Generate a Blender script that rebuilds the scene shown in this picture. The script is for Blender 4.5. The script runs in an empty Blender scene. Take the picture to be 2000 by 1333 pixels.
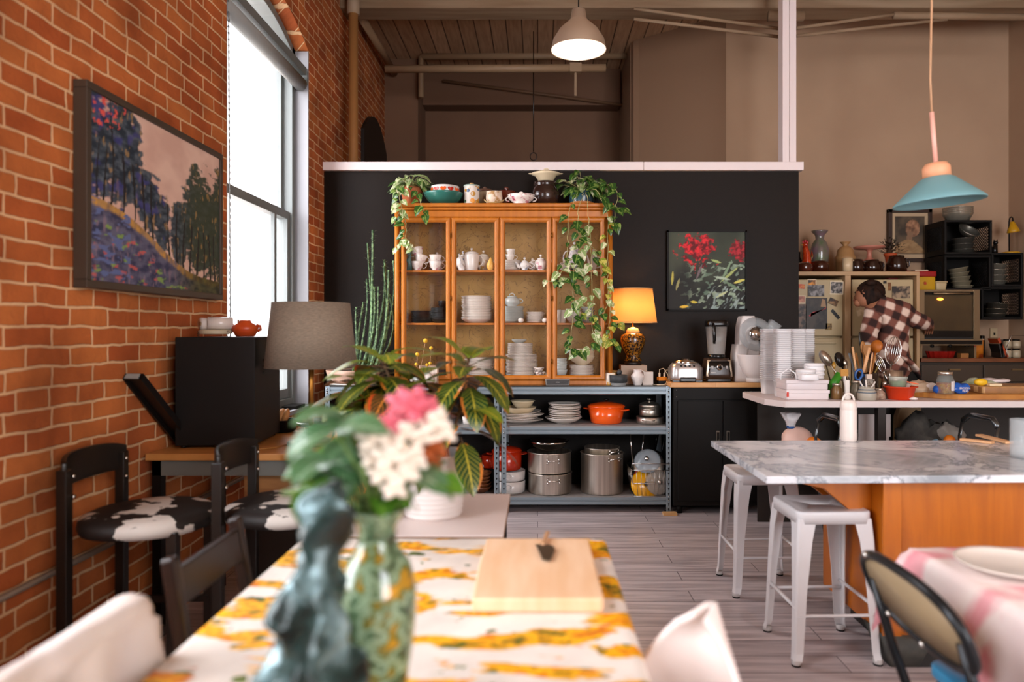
import bpy, math, random
from mathutils import Vector, Matrix, Euler, noise as mnoise
S = bpy.context.scene
COL = S.collection
PI = math.pi
# ---------------------------------------------------------------- camera, world, light, exposure
F, VX, VY, H = 1400.0, 1050.0, 645.0, 1.365
cd = bpy.data.cameras.new('camera'); cam = bpy.data.objects.new('camera', cd); COL.objects.link(cam)
cam.location = (0, 0, H); cam.rotation_euler = (PI/2, 0, 0)
cd.sensor_width = 36; cd.lens = F/2000*36
cd.shift_x = -(VX-1000)/2000; cd.shift_y = (VY-666.5)/2000
cd.clip_start = 0.05; cd.clip_end = 200
cd.dof.use_dof = True; cd.dof.focus_distance = 4.9; cd.dof.aperture_fstop = 1.5
S.camera = cam
S.view_settings.view_transform = 'Standard'; S.view_settings.look = 'None'
S.view_settings.gamma = 1; S.view_settings.use_curve_mapping = False
S.view_settings.exposure = 1.4
w = bpy.data.worlds.new('sky'); S.world = w; w.use_nodes = True
bg = w.node_tree.nodes['Background']; bg.inputs[0].default_value = (.955, .965, 1.02, 1); bg.inputs[1].default_value = 5.5
S.cycles.max_bounces = 8; S.cycles.diffuse_bounces = 5; S.cycles.transparent_max_bounces = 16; S.cycles.sample_clamp_indirect = 6
S.cycles.caustics_reflective = False; S.cycles.caustics_refractive = False
def area(name, loc, rot, sx, sy, power=0, color=(1, 1, 1), portal=False):
    l = bpy.data.lights.new(name, 'AREA'); l.shape = 'RECTANGLE'; l.size = sx; l.size_y = sy; l.energy = power; l.color = color
    l.cycles.is_portal = portal
    o = bpy.data.objects.new(name, l); o.location = loc; o.rotation_euler = rot; COL.objects.link(o); return o
XL, XR, YB, YF, ZC = -1.74, 4.6, -2.6, 8.7, 4.45      # the room: brick wall, far side wall, wall behind the camera, far wall, ceiling
# daylight enters by tall windows in the brick wall (one in view, two behind) and by a glazed front behind the camera
WIN = [(4.01, 5.45), (0.45, 1.95), (-2.1, -.6)]
for a, b in WIN:
    area('window_portal', (XL-.32, (a+b)/2, 2.25), (0, -PI/2, 0), 2.8, b-a, portal=True)
area('front_portal', (2.95, YB-.05, 2.3), (PI/2, 0, 0), 2.9, 3.3, portal=True)

def point(name, loc, power, color, r=.03):
    l = bpy.data.lights.new(name, 'POINT'); l.energy = power; l.color = color; l.shadow_soft_size = r
    o = bpy.data.objects.new(name, l); o.location = loc; COL.objects.link(o); return o
# ---------------------------------------------------------------- helpers
def U(px, py, d): return Vector(((px-VX)*d/F, d, H-(py-VY)*d/F))
def UX(px, d): return (px-VX)*d/F
def UZ(py, d): return H-(py-VY)*d/F
def hexc(h):
    h = h.lstrip('#'); c = [int(h[i:i+2], 16)/255 for i in (0, 2, 4)]
    return tuple((x/12.92 if x <= .04045 else ((x+.055)/1.055)**2.4) for x in c)+(1,)
MATS = {}
def mat(name, color, rough=.5, metal=0, var=None, vs=8, stretch=(1, 1, 1), bump=0, alpha=1, trans=0, ior=1.45, emit=0, emitc=None, sheen=0, coat=0, spec=None, lo=.35, hi=.65, sss=0):
    """principled material; var = second colour mixed in by object-space noise"""
    if name in MATS: return MATS[name]
    m = bpy.data.materials.new(name); m.use_nodes = True; nt = m.node_tree; b = nt.nodes['Principled BSDF']
    b.inputs['Base Color'].default_value = hexc(color); b.inputs['Roughness'].default_value = rough; b.inputs['Metallic'].default_value = metal
    b.inputs['Alpha'].default_value = alpha; b.inputs['Transmission Weight'].default_value = trans; b.inputs['IOR'].default_value = ior
    b.inputs['Coat Weight'].default_value = coat; b.inputs['Sheen Weight'].default_value = sheen
    if spec is not None: b.inputs['Specular IOR Level'].default_value = spec
    if emit: b.inputs['Emission Strength'].default_value = emit; b.inputs['Emission Color'].default_value = hexc(emitc or color)
    if var or bump:
        tc = nt.nodes.new('ShaderNodeTexCoord'); mp = nt.nodes.new('ShaderNodeMapping'); mp.inputs['Scale'].default_value = stretch
        nz = nt.nodes.new('ShaderNodeTexNoise'); nz.inputs['Scale'].default_value = vs; nz.inputs['Detail'].default_value = 5
        nt.links.new(tc.outputs['Object'], mp.inputs[0]); nt.links.new(mp.outputs[0], nz.inputs[0])
        if var:
            r = nt.nodes.new('ShaderNodeValToRGB'); r.color_ramp.elements[0].position = lo; r.color_ramp.elements[1].position = hi
            r.color_ramp.elements[0].color = hexc(color); r.color_ramp.elements[1].color = hexc(var)
            nt.links.new(nz.outputs[0], r.inputs[0]); nt.links.new(r.outputs[0], b.inputs['Base Color'])
        if bump:
            bp = nt.nodes.new('ShaderNodeBump'); bp.inputs['Strength'].default_value = bump; bp.inputs['Distance'].default_value = .01
            nt.links.new(nz.outputs[0], bp.inputs['Height']); nt.links.new(bp.outputs[0], b.inputs['Normal'])
    MATS[name] = m; return m
def vcol_mat(name, rough=.6, spec=.3):
    if name in MATS: return MATS[name]
    m = bpy.data.materials.new(name); m.use_nodes = True; nt = m.node_tree; b = nt.nodes['Principled BSDF']
    a = nt.nodes.new('ShaderNodeAttribute'); a.attribute_name = 'paint'; nt.links.new(a.outputs['Color'], b.inputs['Base Color'])
    b.inputs['Roughness'].default_value = rough; b.inputs['Specular IOR Level'].default_value = spec
    MATS[name] = m; return m
class MB:
    """collects shapes; build() links them as one mesh object"""
    def __init__(s): s.v = []; s.f = []; s.sm = []; s.mi = []; s.at = []; s.cur = 0; s.M = None
    def add(s, vs, fs, smooth=True, at=None):
        n = len(s.v)
        if s.M is not None: vs = [s.M @ Vector(p) for p in vs]
        s.v += [tuple(p) for p in vs]; s.f += [tuple(i+n for i in f) for f in fs]; s.sm += [smooth]*len(fs); s.mi += [s.cur]*len(fs)
        s.at += (at if at else [(0, 0, 0)]*len(vs)); return s
    def box(s, x0, y0, z0, x1, y1, z1):
        v = [(x0, y0, z0), (x1, y0, z0), (x1, y1, z0), (x0, y1, z0), (x0, y0, z1), (x1, y0, z1), (x1, y1, z1), (x0, y1, z1)]
        return s.add(v, [(0, 3, 2, 1), (4, 5, 6, 7), (0, 1, 5, 4), (1, 2, 6, 5), (2, 3, 7, 6), (3, 0, 4, 7)], False)
    def cbox(s, c, sz): return s.box(c[0]-sz[0]/2, c[1]-sz[1]/2, c[2]-sz[2]/2, c[0]+sz[0]/2, c[1]+sz[1]/2, c[2]+sz[2]/2)
    def lathe(s, prof, seg=28, c=(0, 0, 0), sx=1, sy=1, cap=True, wob=None):
        vs = []; fs = []
        for r, z in prof:
            for k in range(seg):
                a = 2*PI*k/seg; rr = r*(wob(a, z) if wob else 1)
                vs.append((c[0]+rr*math.cos(a)*sx, c[1]+rr*math.sin(a)*sy, c[2]+z))
        for i in range(len(prof)-1):
            for k in range(seg):
                fs.append((i*seg+k, i*seg+(k+1) % seg, (i+1)*seg+(k+1) % seg, (i+1)*seg+k))
        if cap:
            if prof[0][0] > 1e-6: fs.append(tuple(reversed(range(seg))))
            if prof[-1][0] > 1e-6: fs.append(tuple((len(prof)-1)*seg+k for k in range(seg)))
        return s.add(vs, fs)
    def tube(s, pts, r, seg=8, closed=False, flat=None):
        pts = [Vector(p) for p in pts]; n = len(pts); rs = r if isinstance(r, (list, tuple)) else [r]*n
        vs = []; fs = []; up = None
        for i, p in enumerate(pts):
            if closed: t = pts[(i+1) % n]-pts[i-1]
            else: t = pts[min(i+1, n-1)]-pts[max(i-1, 0)]
            if t.length < 1e-9: t = Vector((0, 0, 1))
            t.normalize()
            if up is None:
                up = Vector((0, 0, 1)) if abs(t.z) < .9 else Vector((1, 0, 0))
            a = t.cross(up)
            if a.length < 1e-4: a = t.orthogonal()
            a.normalize(); b = a.cross(t).normalized(); up = b
            for k in range(seg):
                q = 2*PI*k/seg; vs.append(p+a*(math.cos(q)*rs[i])+b*(math.sin(q)*rs[i]*(flat or 1)))
        m = n if closed else n-1
        for i in range(m):
            for k in range(seg):
                j = (i+1) % n; fs.append((i*seg+k, i*seg+(k+1) % seg, j*seg+(k+1) % seg, j*seg+k))
        if not closed: fs.append(tuple(reversed(range(seg)))); fs.append(tuple((n-1)*seg+k for k in range(seg)))
        return s.add(vs, fs)
    def ball(s, c, r, seg=14, rings=8, sz=(1, 1, 1)):
        prof = [(math.sin(PI*i/rings)*r, -math.cos(PI*i/rings)*r) for i in range(rings+1)]
        vs = []; n0 = len(s.v)
        old = s.M; m = Matrix.Translation(Vector(c)) @ Matrix.Diagonal((sz[0], sz[1], sz[2], 1)); s.M = (old @ m) if old is not None else m
        s.lathe(prof, seg); s.M = old; return s
    def prism(s, poly, z0, z1, smooth=False):
        """polygon in xy extruded in z"""
        n = len(poly); v = [(x, y, z0) for x, y in poly]+[(x, y, z1) for x, y in poly]
        f = [tuple(reversed(range(n))), tuple(range(n, 2*n))]+[(i, (i+1) % n, n+(i+1) % n, n+i) for i in range(n)]
        return s.add(v, f, smooth)
    def wallprism(s, poly, y0, y1):
        """polygon in xz extruded in y"""
        n = len(poly); v = [(x, y0, z) for x, z in poly]+[(x, y1, z) for x, z in poly]
        return s.add(v, [tuple(range(n)), tuple(reversed(range(n, 2*n)))]+[((i+1) % n, i, n+i, n+(i+1) % n) for i in range(n)], False)
    def loft(s, loops, cap=True, smooth=True):
        n = len(loops[0]); vs = [p for l in loops for p in l]; fs = []
        for i in range(len(loops)-1):
            for k in range(n): fs.append((i*n+k, i*n+(k+1) % n, (i+1)*n+(k+1) % n, (i+1)*n+k))
        if cap: fs.append(tuple(reversed(range(n)))); fs.append(tuple((len(loops)-1)*n+k for k in range(n)))
        return s.add(vs, fs, smooth)
    def grid(s, fn, nu, nv, thick=0, smooth=True):
        """fn(u,v)->point, u,v in 0..1; attribute carries u,v"""
        vs = []; at = []
        for j in range(nv+1):
            for i in range(nu+1):
                vs.append(fn(i/nu, j/nv)); at.append((i/nu, j/nv, 0))
        fs = [(j*(nu+1)+i, j*(nu+1)+i+1, (j+1)*(nu+1)+i+1, (j+1)*(nu+1)+i) for j in range(nv) for i in range(nu)]
        return s.add(vs, fs, smooth, at)
    def build(s, name, m, parent=None, bevel=0, solid=0, sub=0, loc=None, rot=None, attr=False, seg=2, fix=False):
        me = bpy.data.meshes.new(name); me.from_pydata(s.v, [], s.f)
        ms = m if isinstance(m, (list, tuple)) else [m]
        for q in ms: me.materials.append(q)
        me.polygons.foreach_set('use_smooth', s.sm); me.polygons.foreach_set('material_index', s.mi)
        if attr:
            a = me.attributes.new('leafuv', 'FLOAT_VECTOR', 'POINT'); a.data.foreach_set('vector', [c for p in s.at for c in p])
        me.update()
        o = bpy.data.objects.new(name, me); COL.objects.link(o)
        if parent: o.parent = parent
        if loc is not None: o.location = loc
        if rot is not None: o.rotation_euler = rot
        if solid:
            k = o.modifiers.new('solid', 'SOLIDIFY'); k.thickness = solid; k.offset = 0
        if bevel:
            k = o.modifiers.new('bevel', 'BEVEL'); k.width = bevel; k.segments = seg; k.limit_method = 'ANGLE'; k.angle_limit = .7; k.harden_normals = False
        if sub:
            k = o.modifiers.new('sub', 'SUBSURF'); k.levels = sub; k.render_levels = sub
        return o
def tag(o, label, cat, group=None, kind=None):
    o['label'] = label; o['category'] = cat
    if group: o['group'] = group
    if kind: o['kind'] = kind
    return o
def thing(name, label, cat, loc=(0, 0, 0), rz=0, group=None):
    o = bpy.data.objects.new(name, None); COL.objects.link(o); o.empty_display_size = .05
    o.location = loc; o.rotation_euler = (0, 0, rz); return tag(o, label, cat, group)
def solo(name, mb, m, label, cat, loc=(0, 0, 0), rz=0, group=None, **k):
    o = mb.build(name, m, loc=loc, rot=(0, 0, rz), **k); return tag(o, label, cat, group)
def cp(root, loc, rz=None, label=None, group=None, scale=None):
    r = root.copy(); COL.objects.link(r); r.location = loc
    if rz is not None: r.rotation_euler = (root.rotation_euler[0], root.rotation_euler[1], rz)
    if label: r['label'] = label
    if group: r['group'] = group
    if scale: r.scale = (scale,)*3
    for ch in list(root.children):
        c = ch.copy(); COL.objects.link(c); c.parent = r
        for g in ch.children:
            e = g.copy(); COL.objects.link(e); e.parent = c
    return r
def struct(name, mb, m, **k):
    o = mb.build(name, m, **k); o['kind'] = 'structure'; return o
_O = 'first second third fourth fifth sixth seventh eighth ninth tenth eleventh twelfth thirteenth fourteenth fifteenth sixteenth seventeenth eighteenth nineteenth'.split()
ORD = _O+['twentieth']+['twenty-'+x for x in _O[:9]]+['thirtieth']+['thirty-'+x for x in _O[:9]]
def ordn(i, n): return 'bottom one' if i == 0 else ('topmost' if i == n-1 else ORD[i]+' from the bottom')
def stack(proto, x, y, z, n, dz, lab, group, jit=.004, scale=1, rnd=None, tilt=0):
    """individual copies piled up; the first use moves the prototype itself"""
    rnd = rnd or random.Random(int(x*1000)+n)
    for i in range(n):
        p = (x+rnd.uniform(-jit, jit), y+rnd.uniform(-jit, jit), z+i*dz)
        l = lab % ordn(i, n)
        if not proto.get('used'):
            proto.location = p; proto['label'] = l; proto['group'] = group; proto['used'] = 1; o = proto; o.scale = (scale,)*3
        else: o = cp(proto, p, rnd.uniform(0, 6), l, group, scale)
        if tilt and i: o.rotation_euler = (rnd.uniform(-tilt, tilt), rnd.uniform(-tilt, tilt), rnd.uniform(0, 6))
def text(name, body, size, m, parent, loc, rot, ext=.0006, align='CENTER', shear=0):
    c = bpy.data.curves.new(name, 'FONT'); c.body = body; c.size = size; c.extrude = ext; c.align_x = align; c.align_y = 'CENTER'; c.shear = shear
    t = bpy.data.objects.new(name, c); COL.objects.link(t)
    me = bpy.data.meshes.new_from_object(t.evaluated_get(bpy.context.evaluated_depsgraph_get())); bpy.data.objects.remove(t)
    me.materials.clear(); me.materials.append(m)
    o = bpy.data.objects.new(name, me); COL.objects.link(o); o.parent = parent; o.location = loc; o.rotation_euler = rot; return o
def painted(name, fn, w_, h_, nu, nv, parent, loc, rot, rough=.5, curve=None, m=None):
    """a flat picture whose colour pattern is written per vertex; local x = width, z = height"""
    mb = MB(); mb.grid(lambda u, v: (curve(u, v) if curve else ((u-.5)*w_, 0, v*h_)), nu, nv, smooth=False)
    o = mb.build(name, m or vcol_mat('paint_%g' % rough, rough), parent, loc=loc, rot=rot)
    a = o.data.color_attributes.new('paint', 'FLOAT_COLOR', 'POINT'); dat = []
    for j in range(nv+1):
        for i in range(nu+1):
            c = fn(i/nu, j/nv); dat += [max(0, x) for x in c[:3]]+[1]
    a.data.foreach_set('color', dat); return o
def N(x, y, z=0, o=3): return mnoise.fractal(Vector((x, y, z)), 1.0, 2.0, o)
def mixc(a, b, t):
    t = max(0, min(1, t)); return tuple(a[i]*(1-t)+b[i]*t for i in range(3))
def sstep(a, b, x):
    t = max(0, min(1, (x-a)/(b-a))); return t*t*(3-2*t)
def rr(w_, d_, r, n=5, cx=0, cy=0):
    """rounded rectangle outline"""
    o = []
    for qx, qy, a0 in ((1, 1, 0), (-1, 1, PI/2), (-1, -1, PI), (1, -1, 3*PI/2)):
        for k in range(n+1):
            a = a0+PI/2*k/n; o.append((cx+qx*(w_/2-r)+r*math.cos(a), cy+qy*(d_/2-r)+r*math.sin(a)))
    return o
def rbox(mb, w_, d_, h_, r, e=.006, z0=0, tx=1, n=5):
    """soft-edged box by loft; tx scales the top"""
    L = []
    for z, k, i in ((0, 1, e), (e*.3, 1, e*.3), (e, 1, 0), (h_-e, tx, 0), (h_-e*.3, tx, e*.3), (h_, tx, e)):
        L.append([(x, y, z0+z) for x, y in rr(w_*k-2*i, d_*k-2*i, max(r-i, .001), n)])
    return mb.loft(L)
# ---------------------------------------------------------------- structure
def brick_mat():
    m = bpy.data.materials.new('brick'); m.use_nodes = True; nt = m.node_tree; b = nt.nodes['Principled BSDF']; Nn = nt.nodes.new; L = nt.links.new
    g = Nn('ShaderNodeNewGeometry'); sp = Nn('ShaderNodeSeparateXYZ'); L(g.outputs['Position'], sp.inputs[0])
    ad = Nn('ShaderNodeMath'); ad.operation = 'ADD'; L(sp.outputs[0], ad.inputs[0]); L(sp.outputs[1], ad.inputs[1])
    cb = Nn('ShaderNodeCombineXYZ'); L(ad.outputs[0], cb.inputs[0]); L(sp.outputs[2], cb.inputs[1])
    nz = Nn('ShaderNodeTexNoise'); nz.inputs['Scale'].default_value = 7; nz.inputs['Detail'].default_value = 3; L(cb.outputs[0], nz.inputs[0])
    sc = Nn('ShaderNodeVectorMath'); sc.operation = 'SCALE'; sc.inputs['Scale'].default_value = .026
    sb = Nn('ShaderNodeVectorMath'); sb.operation = 'SUBTRACT'; sb.inputs[1].default_value = (.5, .5, .5)
    L(nz.outputs['Color'], sb.inputs[0]); L(sb.outputs[0], sc.inputs[0])
    av = Nn('ShaderNodeVectorMath'); av.operation = 'ADD'; L(cb.outputs[0], av.inputs[0]); L(sc.outputs[0], av.inputs[1])
    br = Nn('ShaderNodeTexBrick'); L(av.outputs[0], br.inputs[0])
    br.inputs['Scale'].default_value = 1; br.inputs['Brick Width'].default_value = .232; br.inputs['Row Height'].default_value = .0725
    br.inputs['Mortar Size'].default_value = .0065; br.inputs['Mortar Smooth'].default_value = .35; br.inputs['Bias'].default_value = -.1
    br.offset = .43; br.offset_frequency = 2; br.squash = .7; br.squash_frequency = 5
    br.inputs['Color1'].default_value = hexc('a95a30'); br.inputs['Color2'].default_value = hexc('c27842'); br.inputs['Mortar'].default_value = hexc('e2bf98')
    n2 = Nn('ShaderNodeTexNoise'); n2.inputs['Scale'].default_value = 3.1; n2.inputs['Detail'].default_value = 8; L(cb.outputs[0], n2.inputs[0])
    rp = Nn('ShaderNodeValToRGB'); rp.color_ramp.elements[0].position = .3; rp.color_ramp.elements[1].position = .72
    rp.color_ramp.elements[0].color = (.55, .47, .42, 1); rp.color_ramp.elements[1].color = (1.2, 1.1, .98, 1); L(n2.outputs[0], rp.inputs[0])
    mx = Nn('ShaderNodeMix'); mx.data_type = 'RGBA'; mx.blend_type = 'MULTIPLY'; mx.inputs[0].default_value = 1
    L(br.outputs['Color'], mx.inputs[6]); L(rp.outputs[0], mx.inputs[7]); L(mx.outputs[2], b.inputs['Base Color'])
    b.inputs['Roughness'].default_value = .85; b.inputs['Specular IOR Level'].default_value = .25
    bp = Nn('ShaderNodeBump'); bp.inputs['Strength'].default_value = .75; bp.inputs['Distance'].default_value = .012
    n3 = Nn('ShaderNodeTexNoise'); n3.inputs['Scale'].default_value = 45; L(cb.outputs[0], n3.inputs[0])
    su = Nn('ShaderNodeMath'); su.operation = 'MULTIPLY_ADD'; su.inputs[1].default_value = -1.0; L(br.outputs['Fac'], su.inputs[0])
    mu = Nn('ShaderNodeMath'); mu.operation = 'MULTIPLY'; mu.inputs[1].default_value = .5; L(n3.outputs[0], mu.inputs[0]); L(mu.outputs[0], su.inputs[2])
    L(su.outputs[0], bp.inputs['Height']); L(bp.outputs[0], b.inputs['Normal']); return m
def plank_mat(name, c1, c2, mortar, bw, rh, ms, axis='xy', grain=(1.2, 22, 1), rough=.4, var='3a3034', gs=3, amt=.5, bump=.3):
    m = bpy.data.materials.new(name); m.use_nodes = True; nt = m.node_tree; b = nt.nodes['Principled BSDF']; Nn = nt.nodes.new; L = nt.links.new
    g = Nn('ShaderNodeNewGeometry'); sp = Nn('ShaderNodeSeparateXYZ'); L(g.outputs['Position'], sp.inputs[0]); cb = Nn('ShaderNodeCombineXYZ')
    ix = {'x': 0, 'y': 1, 'z': 2}; L(sp.outputs[ix[axis[0]]], cb.inputs[0]); L(sp.outputs[ix[axis[1]]], cb.inputs[1])
    br = Nn('ShaderNodeTexBrick'); L(cb.outputs[0], br.inputs[0]); br.inputs['Scale'].default_value = 1; br.inputs['Brick Width'].default_value = bw; br.inputs['Row Height'].default_value = rh
    br.inputs['Mortar Size'].default_value = ms; br.inputs['Mortar Smooth'].default_value = .1; br.offset = .37; br.inputs['Color1'].default_value = hexc(c1); br.inputs['Color2'].default_value = hexc(c2); br.inputs['Mortar'].default_value = hexc(mortar)
    mp = Nn('ShaderNodeMapping'); mp.inputs['Scale'].default_value = grain; L(cb.outputs[0], mp.inputs[0])
    nz = Nn('ShaderNodeTexNoise'); nz.inputs['Scale'].default_value = gs; nz.inputs['Detail'].default_value = 7; nz.inputs['Distortion'].default_value = .6; L(mp.outputs[0], nz.inputs[0])
    rp = Nn('ShaderNodeValToRGB'); rp.color_ramp.elements[0].position = .38; rp.color_ramp.elements[1].position = .66; rp.color_ramp.elements[0].color = (0, 0, 0, 1); L(nz.outputs[0], rp.inputs[0])
    mm = Nn('ShaderNodeMath'); mm.operation = 'MULTIPLY'; mm.inputs[1].default_value = amt; L(rp.outputs[0], mm.inputs[0])
    mx = Nn('ShaderNodeMix'); mx.data_type = 'RGBA'; L(mm.outputs[0], mx.inputs[0]); L(br.outputs['Color'], mx.inputs[6]); mx.inputs[7].default_value = hexc(var); L(mx.outputs[2], b.inputs['Base Color'])
    b.inputs['Roughness'].default_value = rough
    bp = Nn('ShaderNodeBump'); bp.inputs['Strength'].default_value = bump; bp.inputs['Distance'].default_value = .004; bp.invert = True; L(br.outputs['Fac'], bp.inputs['Height']); L(bp.outputs[0], b.inputs['Normal']); return m
BRICK = brick_mat()
FLOORM = plank_mat('grey_plank', 'b9adad', 'd0c4c4', '4a4040', 1.25, .15, .0025, 'xy', (1.0, 13, 1), .34, '857a7c', 2.2, .7)
CEILM = plank_mat('ceiling_board', 'cfab88', 'c09c7a', '3a2618', 30, .16, .006, 'yx', (1, 12, 1), .7, '8a6448', 3, .4)
struct('floor', MB().box(XL-.4, YB-.2, -.1, XR+.2, YF+.2, 0), FLOORM)
struct('ceiling', MB().box(XL-.4, YB-.2, ZC, XR+.2, YF+.2, ZC+.12), CEILM)
def lwall():
    mb = MB(); T = .36; x0, x1 = XL-T, XL; y = YB-.2; zs, zt = .80, 3.48
    for a, b in sorted(WIN):
        mb.box(x0, y, 0, x1, a, ZC); mb.box(x0, a, 0, x1, b, zs)
        n = 14; pts = [(a+(b-a)*i/n, zt+.17*(1-(2*i/n-1)**2)) for i in range(n+1)]    # segmental arch over the opening
        poly = [(p[0], p[1]) for p in pts]+[(b, ZC), (a, ZC)]
        k = len(poly); v = [(x0, p, q) for p, q in poly]+[(x1, p, q) for p, q in poly]
        mb.add(v, [tuple(range(k)), tuple(reversed(range(k, 2*k)))]+[((i+1) % k, i, k+i, k+(i+1) % k) for i in range(k)], False)
        y = b
    mb.box(x0, y, 0, x1, YF+.2, ZC)
    struct('wall_left', mb, BRICK)
lwall()
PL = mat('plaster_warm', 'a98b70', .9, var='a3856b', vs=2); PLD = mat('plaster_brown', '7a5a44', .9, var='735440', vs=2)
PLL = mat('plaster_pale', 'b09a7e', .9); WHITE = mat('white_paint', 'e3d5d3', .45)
struct('wall_right', MB().box(XR, YB-.2, 0, XR+.2, YF+.2, ZC), PL)
mb = MB(); mb.box(XL-.4, YB-.2, 0, XR, YB, .6); mb.box(XL-.4, YB-.2, 3.95, XR, YB, ZC); mb.box(XL-.4, YB-.2, .6, 1.5, YB, 3.95); mb.box(4.4, YB-.2, .6, XR, YB, 3.95)
for x in (2.95,): mb.box(x-.05, YB-.15, .6, x+.05, YB-.02, 3.95)
mb.box(1.5, YB-.15, 2.6, 4.4, YB-.02, 2.7)
struct('wall_behind', mb, PLL)
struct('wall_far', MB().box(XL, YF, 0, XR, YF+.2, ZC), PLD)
struct('wall_kitchen', MB().box(1.84, 7.0, 0, XR, 7.15, ZC), PL)
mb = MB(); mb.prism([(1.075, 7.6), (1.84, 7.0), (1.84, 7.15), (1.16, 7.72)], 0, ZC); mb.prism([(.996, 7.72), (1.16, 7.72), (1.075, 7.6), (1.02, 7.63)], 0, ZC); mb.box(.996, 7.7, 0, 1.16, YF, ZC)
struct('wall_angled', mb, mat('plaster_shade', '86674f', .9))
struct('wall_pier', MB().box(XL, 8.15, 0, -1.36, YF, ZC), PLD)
# dark painted partition with a pale cap
DW = mat('dark_wall', '170f0a', .5, var='1a120c', vs=60, bump=.05, spec=.14)
struct('wall_partition', MB().box(XL, 5.84, 0, 2.127, 5.99, 2.66), DW)
mb = MB(); mb.box(XL, 5.80, 2.66, .858, 6.03, 2.728); mb.box(.861, 5.80, 2.66, 2.155, 6.03, 2.728)
struct('trim_1', mb, WHITE, bevel=.003)
struct('trim_2', MB().box(1.99, 5.82, 2.728, 2.045, 5.93, ZC).box(2.05, 5.83, 2.728, 2.105, 5.94, ZC), WHITE, bevel=.004)
# ceiling beams
BM = mat('beam_paint', '9a8268', .75, var='83694f', vs=3, stretch=(.4, 4, 4))
struct('trim_3', MB().box(XL, 6.3, 4.2, XR, 6.55, ZC), BM, bevel=.01)
struct('trim_4', MB().box(-1.36, 8.45, 4.02, .98, YF, ZC), mat('beam_dark', '6e4f3a', .8), bevel=.01)
struct('trim_5', MB().box(XL, 5.2, 4.2, XR, 5.45, ZC), BM, bevel=.01)
# window_1: double-hung sash in the brick opening, painted reveal
GW = mat('sash_paint', '6f7472', .45); GL = mat('sash_pale', '8b8a8e', .5)
def pane_mat():
    m = bpy.data.materials.new('window_glass'); m.use_nodes = True; nt = m.node_tree; nt.nodes.remove(nt.nodes['Principled BSDF'])
    t = nt.nodes.new('ShaderNodeBsdfTransparent'); g = nt.nodes.new('ShaderNodeBsdfGlossy'); g.inputs['Roughness'].default_value = .03
    mx = nt.nodes.new('ShaderNodeMixShader'); mx.inputs[0].default_value = .035
    nt.links.new(t.outputs[0], mx.inputs[1]); nt.links.new(g.outputs[0], mx.inputs[2]); nt.links.new(mx.outputs[0], nt.nodes['Material Output'].inputs[0]); return m
GLASS = pane_mat()
def window(a, b, nm, full=True):
    r = bpy.data.objects.new(nm, None); COL.objects.link(r); r['kind'] = 'structure'; r.location = (XL, a, .8)
    Wd = b-a; xg = -.14; zt = 2.68
    mb = MB(); mb.box(xg-.10, 0, 0, xg+.04, .07, zt+.04); mb.box(xg-.10, Wd-.07, 0, xg+.04, Wd, zt+.04); mb.box(xg-.1, .07, 0, xg+.04, Wd-.07, .06)
    n = 10; poly = [(.0+Wd*i/n, zt-.06+.17*(1-(2*i/n-1)**2)) for i in range(n+1)]; top = [(p, q+.06) for p, q in poly]
    for i in range(n):
        (p0, q0), (p1, q1) = poly[i], poly[i+1]; mb.add([(xg-.1, p0, q0), (xg-.1, p1, q1), (xg-.1, p1, q1+.06), (xg-.1, p0, q0+.06), (xg+.04, p0, q0), (xg+.04, p1, q1), (xg+.04, p1, q1+.06), (xg+.04, p0, q0+.06)], [(0, 1, 2, 3), (4, 7, 6, 5), (0, 4, 5, 1), (2, 6, 7, 3)], False)
    mb.build('window_frame', GW, r, bevel=.004)
    MB().box(-.10, 0, 0, .0, .012, zt).box(-.1, Wd-.012, 0, 0, Wd, zt).build('reveal_lining', GL, r)
    lo = MB(); xs = xg+.0; zr = 1.40
    lo.box(xs-.02, .07, .06, xs+.02, .12, zr+.05); lo.box(xs-.02, Wd-.12, .06, xs+.02, Wd-.07, zr+.05); lo.box(xs-.02, .12, .06, xs+.02, Wd-.12, .13); lo.box(xs-.02, .12, zr-.01, xs+.02, Wd-.12, zr+.05)
    for q in ((.80,) if full else ()): lo.box(xs-.01, .12+(Wd-.24)*q-.02, .13, xs+.02, .12+(Wd-.24)*q+.02, zr)
    s1 = lo.build('sash', GW, r, bevel=.003)
    up = MB(); xs = xg-.05
    up.box(xs-.02, .07, zr, xs+.02, .11, zt+.02); up.box(xs-.02, Wd-.11, zr, xs+.02, Wd-.07, zt+.02); up.box(xs-.02, .11, zr, xs+.02, Wd-.11, zr+.05)
    s2 = up.build('sash', GW, r, bevel=.003)
    MB().box(xg-.003, .12, .13, xg+.003, Wd-.12, zr).build('pane', GLASS, s1)
    MB().box(xg-.053, .11, zr+.05, xg-.047, Wd-.11, zt+.1).build('pane', GLASS, s2)
    MB().box(-.355, .0, 0, -.245, .02, zt).box(-.355, Wd-.02, 0, -.245, Wd, zt).build('flare_lining', mat('flare_pale', 'ded6d0', .9), r)  # added pale lining; the window flare's wash-out is put into its colour
    MB().box(-.16, -.0, -.03, .03, Wd, 0).build('window_sill', GL, r, bevel=.004)
    return r
for i, (a, b) in enumerate(WIN): window(a, b, 'window_%d' % (i+1), i == 0)
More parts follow.
